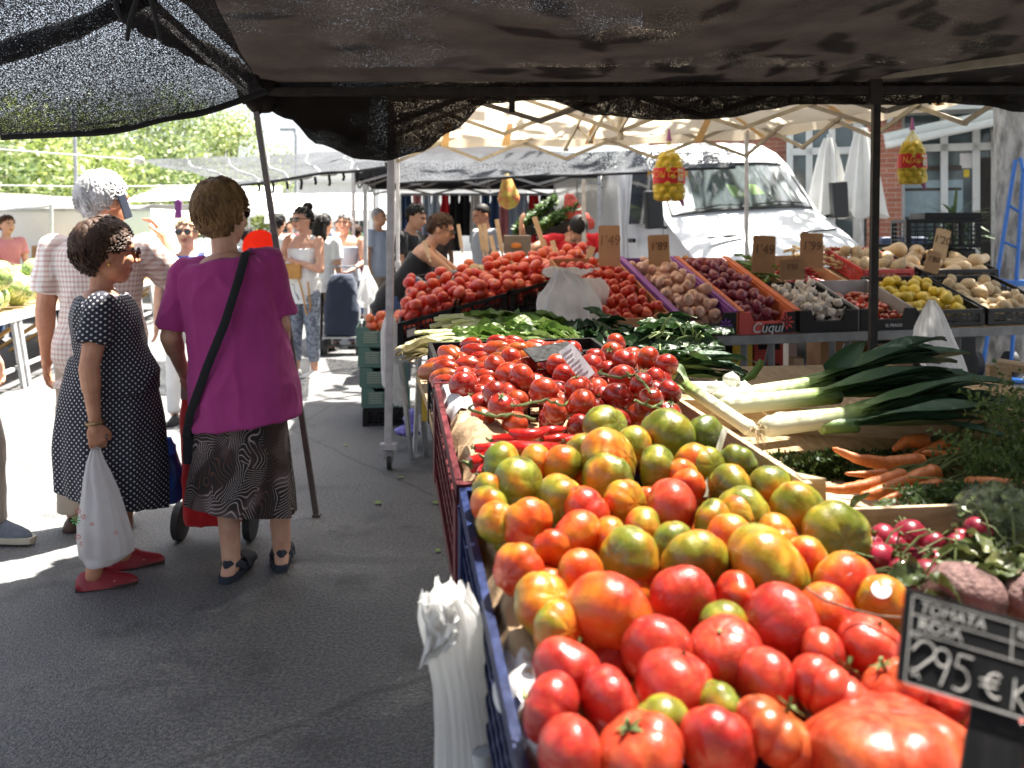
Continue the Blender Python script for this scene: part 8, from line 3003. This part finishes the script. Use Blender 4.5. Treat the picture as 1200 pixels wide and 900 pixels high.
def bigleaf(mb, c, d, up, L, W, seed, curl=.3, wave=.12, mi=0, nu=8, nv=6):
    """one ruffled leaf from c along d"""
    d = V(d).normalized(); s = d.cross(V(up)).normalized(); u_ = s.cross(d)
    o = len(mb.v)
    for i in range(nu + 1):
        a = i / nu
        wd = W * (math.sin(math.pi * (a * .86 + .1)) ** .8) * (1 - .2 * a)
        cc = V(c) + d * (L * a * (1 - .18 * curl * a)) - u_ * (curl * L * a * a * .5)
        for j in range(nv + 1):
            e = 2 * j / nv - 1
            h = .25 * wd * abs(e) + wave * W * noise.noise(V((a * 5 + seed, e * 2.2, seed * 1.7))) * (.3 + abs(e)) * 2
            mb.v.append(tuple(cc + s * wd * e + u_ * h))
    for i in range(nu):
        for j in range(nv):
            q = o + i * (nv + 1) + j
            mb.f.append((q, q + nv + 1, q + nv + 2, q + 1)); mb.m.append(mi)
def leafy_mat(name, a, b, vein=(.3, .36, .14), rough=.42, sc=26):
    t = NT(name)
    co = t.co()
    rnd = t.n('NewGeometry').outputs['Random Per Island']
    col = t.mix(rnd, a, b)
    col = t.mix(t.ramp(t.noise(co, sc, 5, .6), [(.38, .55), (.6, 0.0)]), col, tuple(k * .5 for k in a))
    col = t.mix(t.ramp(t.noise(co, sc * .35, 2, .5), [(.58, 0.0), (.7, .5)]), col, vein)
    t.p(Base_Color=col, Roughness=rough)
    t.bump(t.n('TexVoronoi', {'Vector': co, 'Scale': sc * 3.2}).outputs['Distance'], .5, .004)
    bs = t.n('BsdfTranslucent', {'Color': col})
    mx = t.n('MixShader', {0: .25})
    t.t.links.new(t.b.outputs[0], mx.inputs[1]); t.t.links.new(bs.outputs[0], mx.inputs[2]); t.t.links.new(mx.outputs[0], t.out.inputs[0])
    return t.m
CHARD = leafy_mat('bright chard leaf', (.10, .19, .03), (.17, .27, .05))
SPIN = leafy_mat('dark spinach leaf', (.022, .06, .018), (.05, .105, .03), (.16, .22, .09))
RADL = leafy_mat('radish leaf', (.05, .08, .02), (.13, .15, .05), (.3, .28, .1))
STALK = mat('pale chard stalk', (.62, .60, .36), (.42, .44, .2), .5, 4, 4, stretch=(2, 2, 10))
def leafpile(name, label, cat, n, cfn, dfn, L, W, seed, m, stalk=False, curl=.3, wave=.12):
    rr = random.Random(seed)
    mb = MB()
    cs = []
    for k in range(n):
        c = cfn(rr); d = dfn(rr); up = V((rr.gauss(0, .45), rr.gauss(0, .45), 1))
        bigleaf(mb, c, d, up, L * rr.uniform(.75, 1.2), W * rr.uniform(.75, 1.2), k * 3.1 + seed, curl * rr.uniform(.3, 1.6), wave)
        cs.append((c, d))
    root = thing(name, label, cat, tuple(cs[0][0]))
    me = mb.mesh('leaves', m, True, 0, False)
    part('leaves', me, None, root)
    if stalk:
        mb = MB()
        for c, d in cs[::1]:
            d = V(d).normalized()
            e = V(c) - d * stalk * rr.uniform(.8, 1.2)
            mb.tube([e, V(c) - d * stalk * .4 + V((0, 0, .006)), V(c) + d * L * .35], [.012, .010, .004], 7, flat=(1.25, .6))
        part('stalks', mb, STALK, root)
    return root
def px_c(x0, y0, x1, y1, d0, d1, z=0):
    return lambda r: (lambda x, y: P(x, y, d0 + (d1 - d0) * (y - y0) / max(1, (y1 - y0))) + V((0, 0, z + r.uniform(-.012, .012))))(r.uniform(x0, x1), r.uniform(y0, y1))
leafpile('radish_leaves', 'wilting radish leaves at the back of the radish bunch', 'leaves', 34, px_c(970, 605, 1075, 640, 1.35, 1.2), lambda r: (r.gauss(0, 1), r.gauss(0, .7), r.uniform(-.1, .5)), .055, .016, 3, RADL, curl=.8, wave=.3)
leafpile('radish_leaves', 'tangled radish leaves at the right beside the beetroots', 'leaves', 60, px_c(1080, 640, 1200, 690, 1.15, 1.0), lambda r: (r.gauss(0, 1), r.gauss(0, .7), r.uniform(-.2, .4)), .055, .017, 4, RADL, curl=.9, wave=.3)
mb = MB()
rr = random.Random(14)
for k in range(40):
    x, y = rr.uniform(1010, 1195), rr.uniform(625, 690)
    a_, _ = on_surface(x, y, .0)
    d = V((rr.gauss(0, 1), rr.gauss(0, .8), rr.uniform(-.2, .5))).normalized() * rr.uniform(.03, .07)
    mb.tube([a_, a_ + d * .5 + V((0, 0, .008)), a_ + d], [.0016, .0014, .0008], 5)
single('radish_stalks', mb, STEMG, 'thin tangled radish stalks between the radishes and leaves', 'stalks')
BEET = potato_mesh(5, mat('dusty beetroot skin', (.26, .15, .13), (.17, .085, .08), .7, 2, 5, bump=.4, bscale=7, bdist=.03), 1.05)
for x, y, w_, lab in ((1128, 697, 88, 'dusty purple beetroot just behind the chalk sign'), (1205, 700, 70, 'second beetroot cut by the right picture edge')):
    p, d = on_surface(x, y, .0)
    inst('beetroot', BEET, p, (.2, .1, x), w_ / 2 / F * d, lab, 'beetroot')
# shrink-wrapped lettuce at the right edge
pc = P(1172, 608, 1.22)
root = thing('wrapped_lettuce', 'lettuce wrapped in clear film with red printed label', 'lettuce', pc.to_tuple())
mb = MB()
rr = random.Random(31)
for k in range(70):
    dv = V((rr.gauss(0, 1), rr.gauss(0, 1), rr.gauss(0, .8))).normalized()
    bigleaf(mb, pc + V((dv.x * .044, dv.y * .04, dv.z * .036)), dv.cross(V((rr.gauss(0, 1), rr.gauss(0, 1), rr.gauss(0, 1)))), dv, .04, .022, k, .6, .3)
part('leaves', mb.mesh('leaves', leafy_mat('wrapped lettuce leaf', (.14, .2, .06), (.3, .36, .15)), True, 0, False), None, root)
t = NT('clear film')
t.p(Base_Color=(.9, .92, .9, 1), Roughness=.08)
t.b.inputs['Specular IOR Level'].default_value = .9
t.bump(t.noise(t.co(), 40, 4), .8, .01)
holes(t, .03)
FILM = t.m
mb = MB(); mb.ellip(pc, (.062, .055, .052), None, 26, 16)
part('film', mb, FILM, root)
def lab_(u, v):
    a = -1.9 + .75 * u + .3; z = -.028 + .036 * v + .012 * u
    k = math.sqrt(max(.05, 1 - (z / .053) ** 2))
    return pc + V((math.cos(a) * .064 * k + .028, math.sin(a) * .057 * k, z - .012))
mb = MB(); mb.grid(lab_, 10, 5); part('label_print', mb, mat('crimson print', (.45, .02, .04)), root)
mb = MB(); mb.grid(lambda u, v: lab_(u, v * .25) + V((0, -.002, -.004)), 10, 3); part('label_border', mb, WHITEPAPER, root)

# chard and spinach bundles at the back of the stand
GRP = None
leafpile('chard_bunch', 'bright green chard bundle with pale stalks pointing left, uppermost', 'chard', 40, px_c(545, 372, 620, 392, 2.75, 2.6), lambda r: (1, r.uniform(-.25, .25), r.uniform(-.05, .25)), .17, .036, 11, CHARD, .1, .5, .3)
leafpile('chard_bunch', 'bright green chard bundle lying below the uppermost, at the front left', 'chard', 40, px_c(525, 388, 600, 408, 2.55, 2.42), lambda r: (1, r.uniform(-.3, .2), r.uniform(-.05, .2)), .16, .036, 12, CHARD, .1, .5, .3)
leafpile('chard_bunch', 'chard leaves at the right end beside the white bag', 'chard', 34, px_c(590, 380, 640, 404, 2.6, 2.5), lambda r: (1, r.uniform(-.4, .1), r.uniform(-.1, .2)), .11, .036, 13, CHARD, False, .7, .3)
leafpile('dry_stalk_bundle', 'pale dry chard stalks at the left corner of the stand', 'chard', 22, px_c(505, 398, 535, 412, 2.5, 2.4), lambda r: (-.9, r.uniform(-.5, .1), r.uniform(-.15, .1)), .10, .025, 14, leafy_mat('dry pale leaf', (.35, .31, .16), (.5, .42, .25), (.6, .55, .3)), .06)
for k, (x0, y0, x1, y1, lab) in enumerate(((672, 380, 725, 398, 'dark spinach bundle at the left of the dark greens'), (700, 390, 760, 410, 'dark spinach bundle in the front of the dark greens'),
                                         (745, 376, 800, 390, 'dark spinach bundle at the rear right of the dark greens'), (760, 392, 812, 412, 'spinach bundle with curled yellowish stems on the right'), (690, 402, 790, 420, 'loose dark leaves spread along the front of the bundles'))):
    leafpile('spinach_bunch', lab, 'spinach', 46, px_c(x0, y0, x1, y1, 2.8 - .05 * k, 2.6 - .05 * k), (lambda r: (r.gauss(0, 1), r.gauss(0, .8), r.uniform(-.2, .3))) if k != 2 else (lambda r: (1, r.gauss(0, .5), r.uniform(-.2, .3))), .11, .028, 30 + k, SPIN, False, .7, .22)
mb = MB()
rr = random.Random(33)
for k in range(46):
    a_ = P(rr.uniform(770, 822), rr.uniform(388, 416), 2.5)
    d = V((rr.uniform(-1, .3), rr.gauss(0, .5), rr.uniform(-.4, .5))).normalized() * rr.uniform(.03, .08)
    mb.tube([a_, a_ + d * .5 + V((0, 0, .01)), a_ + d], [.003, .0028, .002], 5)
single('stringy_greens', mb, mat('pale green stems', (.3, .36, .14), (.2, .26, .09)), 'pale curled spinach stems at the right of the dark greens', 'greens')

# slate chalk sign
SLATE = mat('black slate board', (.012, .012, .013), (.007, .007, .008), .6, 10, 5, rvar=.2, spec=.25)
p0, p1, p2 = P(1068, 697, .64), P(1047, 783, .62), P(1262, 752, .615)
xd = (p2 - p0).normalized(); yd0 = (p0 - p1).normalized()
zd = xd.cross(yd0).normalized()
if zd.y > 0: zd = -zd
SM = frame(p0, xd, zd)
hh = .058; ww = .122
root = thing('price_sign', 'black slate price sign with chalk lettering over the pink tomatoes', 'price sign', tuple(SM @ V((ww / 2, -hh, 0))))
mb = MB(); mb.prism([(-.004, .004), (ww, .004), (ww, -hh), (-.004, -hh)], -.004, 0, SM); mb.prism([(.045, -hh), (.075, -hh), (.082, -hh - .05), (.04, -hh - .05)], -.006, -.002, SM)
part('board', mb, SLATE, root, False, .0006)
mb = MB()
def line(x0, y0, x1, y1, w=.0007):
    mb.bar(SM @ V((x0, y0, .0004)), SM @ V((x1, y1, .0004)), w, .0006, up=SM.to_3x3() @ V((0, 0, 1)))
line(.001, 0, .122, 0); line(.001, -.0125, .122, -.0125); line(.001, -.024, .122, -.024); line(.001, -.058, .122, -.058, .0012)
line(.001, 0, .001, -.058); line(.067, 0, .067, -.024); line(.088, -.0, .088, -.024)
part('frame_lines', mb, CHALK, root, False)
mb = MB()
def tx(s, x, y, size, sq=1.0, sh=.1):
    text_mb(s, size, SM @ Matrix.Translation((x, y, .0006)), .0003, 0, mb, 'LEFT', sh, sq)
tx('TOMATA', .006, -.0065, .0105, 1.0, .15); tx('ROSA', .006, -.0182, .0105, 1.1, .0); tx('REF', .070, -.006, .009, .8); tx('PVP', .0015, -.0268, .004)
part('lettering', mb, CHALK, root, False)
mb = MB()
def st(pts, r=.00062): stroke(mb, pts, r, SM @ Matrix.Translation((0, 0, .001)))
def arc(cx, cy, rx, ry, a0, a1, n=12): return [(cx + rx * math.cos(R(a0 + (a1 - a0) * i / n)), cy + ry * math.sin(R(a0 + (a1 - a0) * i / n))) for i in range(n + 1)]
st([(.004, -.036)] + arc(.0125, -.034, .006, .006, 150, -50, 10) + [(.008, -.0475), (.004, -.049), (.0055, -.0525), (.008, -.050), (.010, -.0535)])
st(arc(.0235, -.0355, .005, .0055, 30, 390, 14) + [(.027, -.042), (.0235, -.0535)])
st([(.043, -.0305), (.034, -.0305), (.0325, -.0385)] + arc(.0345, -.0455, .0065, .0075, 80, -120, 12))
st(arc(.058, -.0435, .006, .0075, 60, 300, 12) + []); st([(.048, -.0415), (.060, -.0405)], .0006); st([(.048, -.0455), (.059, -.0445)], .0006)
st([(.070, -.035), (.069, -.055)]); st([(.078, -.037), (.070, -.045), (.079, -.055)]); st([(.0835, -.044), (.083, -.055)]); st([(.0835, -.0385), (.0836, -.0392)], .0013); st([(.0885, -.034), (.0875, -.055)])
st(arc(.0945, -.050, .004, .005, 0, 360, 12))
part('chalk_price', mb, CHALK, root, False)
# second dark sign corner at the lower right
q0 = P(1195, 852, .60)
root = thing('price_sign', 'dark sign corner at the bottom right picture edge', 'price sign', q0.to_tuple())
mb = MB(); M2 = frame(q0, (1, .3, .1), (0, -1, .3)); mb.prism([(0, 0), (.06, .01), (.06, -.03), (-.004, -.028)], -.003, 0, M2); part('board', mb, SLATE, root, False)
# white price card and dark card in the plum tomatoes, clear tag on the green ones
a_ = P(676, 425, 1.78)
M3 = Matrix.Translation(a_) @ Matrix.Rotation(R(-38), 4, 'Y') @ Matrix.Rotation(R(78), 4, 'X') @ Matrix.Rotation(R(18), 4, 'Y')
root = thing('price_card', 'small white printed price card on a stick in the vine tomatoes', 'price card', tuple(a_))
mb = MB(); mb.prism([(-.017, -.038), (.017, -.038), (.017, .038), (-.017, .038)], -.001, .001, M3); part('card', mb, mat('glossy white card', (.72, .74, .78), (.66, .68, .72), .3), root, False)
mb = MB()
for k in range(7):
    q = M3 @ V((0, 0, .0014)); 
    mb.prism([(-.013, .03 - .009 * k), (.009 - .004 * (k % 3), .03 - .009 * k), (.009 - .004 * (k % 3), .028 - .009 * k), (-.013, .028 - .009 * k)], .0012, .0018, M3)
part('printed_lines', mb, mat('grey print', (.4, .42, .45)), root, False)
mb = MB(); mb.tube([M3 @ V((0, -.036, -.002)), M3 @ V((0, -.085, -.004))], .0025, 6); part('stick', mb, STEEL, root)
root = thing('price_sign', 'dark slate leaning back behind the plum tomatoes', 'price sign', P(655, 412, 1.95).to_tuple())
mb = MB(); M4 = frame(P(628, 424, 1.85), (.86, .5, .07), (-.1, -.35, .9)); mb.prism([(0, 0), (.12, 0), (.125, .07), (.01, .07)], -.003, 0, M4); part('board', mb, SLATE, root, False)
root = thing('price_tag', 'narrow clear plastic price tag seen edge on among green tomatoes', 'price tag', P(823, 585, 1.28).to_tuple())
mb = MB(); q = [P(847, 502, 1.36), P(853, 503, 1.37), P(829, 582, 1.29), P(821, 583, 1.28)]
n_ = V((.3, -.9, .3)) * .0015
mb.add(q + [k - n_ for k in q], [(0, 1, 2, 3), (7, 6, 5, 4), (0, 4, 5, 1), (1, 5, 6, 2), (2, 6, 7, 3), (3, 7, 4, 0)]); part('tag', mb, mat('hazy clear plastic', (.6, .58, .5), (.4, .36, .28), .15, 30, 4), root, False)
# twig across the tomatoes
mb = MB(); tw = [on_surface(x, y, .05)[0] for x, y in ((945, 690), (965, 703), (1000, 715), (1030, 722), (1056, 724))]
mb.tube(tw, .0013, 6)
single('twig', mb, mat('dry twig', (.16, .09, .05)), 'thin brown dry twig lying across the orange tomatoes', 'twig')

MILK = sheet_mat('milky bag film', (0.86, 0.86, 0.85), (0.78, 0.78, 0.77), 0.5, rough=0.25, bump=0.12)
# roll of white plastic bags hung on the crate rim
root = thing('bag_roll', 'white thin plastic bags hanging bunched from the blue crate', 'plastic bag', P(545, 900, 1.0).to_tuple())
mb = MB()
prof = [(496, 546, 697, .0), (492, 560, 712, .0), (490, 566, 730, .0), (498, 566, 760, 0), (507, 572, 800, 0), (509, 580, 850, 0), (508, 588, 905, 0), (506, 594, 960, 0)]
rings = []
n = 150
for i in range(40):
    s = i / 39 * (len(prof) - 1); k = min(int(s), len(prof) - 2); q = s - k
    xl, xr, y = [prof[k][j] * (1 - q) + prof[k + 1][j] * q for j in range(3)]
    d = 1.06
    c_ = P((xl + xr) / 2, y, d); hw = (xr - xl) / 2 / F * d
    flare = math.exp(-i / 7)
    def bagpt(a):
        n1 = noise.noise(V((math.cos(a) * 3.2, math.sin(a) * 3.2, i * .05)))
        n2 = noise.noise(V((math.cos(a) * 9, math.sin(a) * 9, i * .045 + 4)))
        n3 = noise.noise(V((math.cos(a) * 22, math.sin(a) * 22, i * .05 + 9)))
        n4 = noise.noise(V((math.cos(a) * 4, math.sin(a) * 4, i * .5)))
        k_ = (.04 + .16 * flare) * n1 + (.014 + .05 * flare) * n2 + .005 * n3
        return c_ + V((math.cos(a) * hw * (1 + k_), math.sin(a) * .034 * (1 + 1.6 * k_ + .08 * n2), .03 * flare * n1 + .006 * flare * n3 + .008 * n4 * flare))
    rings.append([bagpt(2 * math.pi * j / n) for j in range(n)])
mb.loft(rings)
part('bags', mb, MILK, root)
mb = MB(); mb.grid(lambda u, v: P(489 + 40 * u + 10 * math.sin(v * 3), 706 + 78 * v * (1 - .35 * u), 1.03 - .02 * u) + V((0, .012 * noise.noise(V((u * 5, v * 5, 3))) * 2, .004 * noise.noise(V((u * 8, v * 8, 1))))), 14, 16, thick=.0008)
part('bag_flap', mb, MILK, root)
mb = MB(); mb.tube([P(566, 880, 1.02), P(570, 920, 1.02)], .013, 14); part('bag_core', mb, mat('grey core', (.5, .52, .55), None, .3), root)
mb = MB(); mb.tube([P(540, 702, 1.06), P(549, 696, 1.08), P(553, 705, 1.1)], .003, 6); part('hook', mb, STEEL, root)
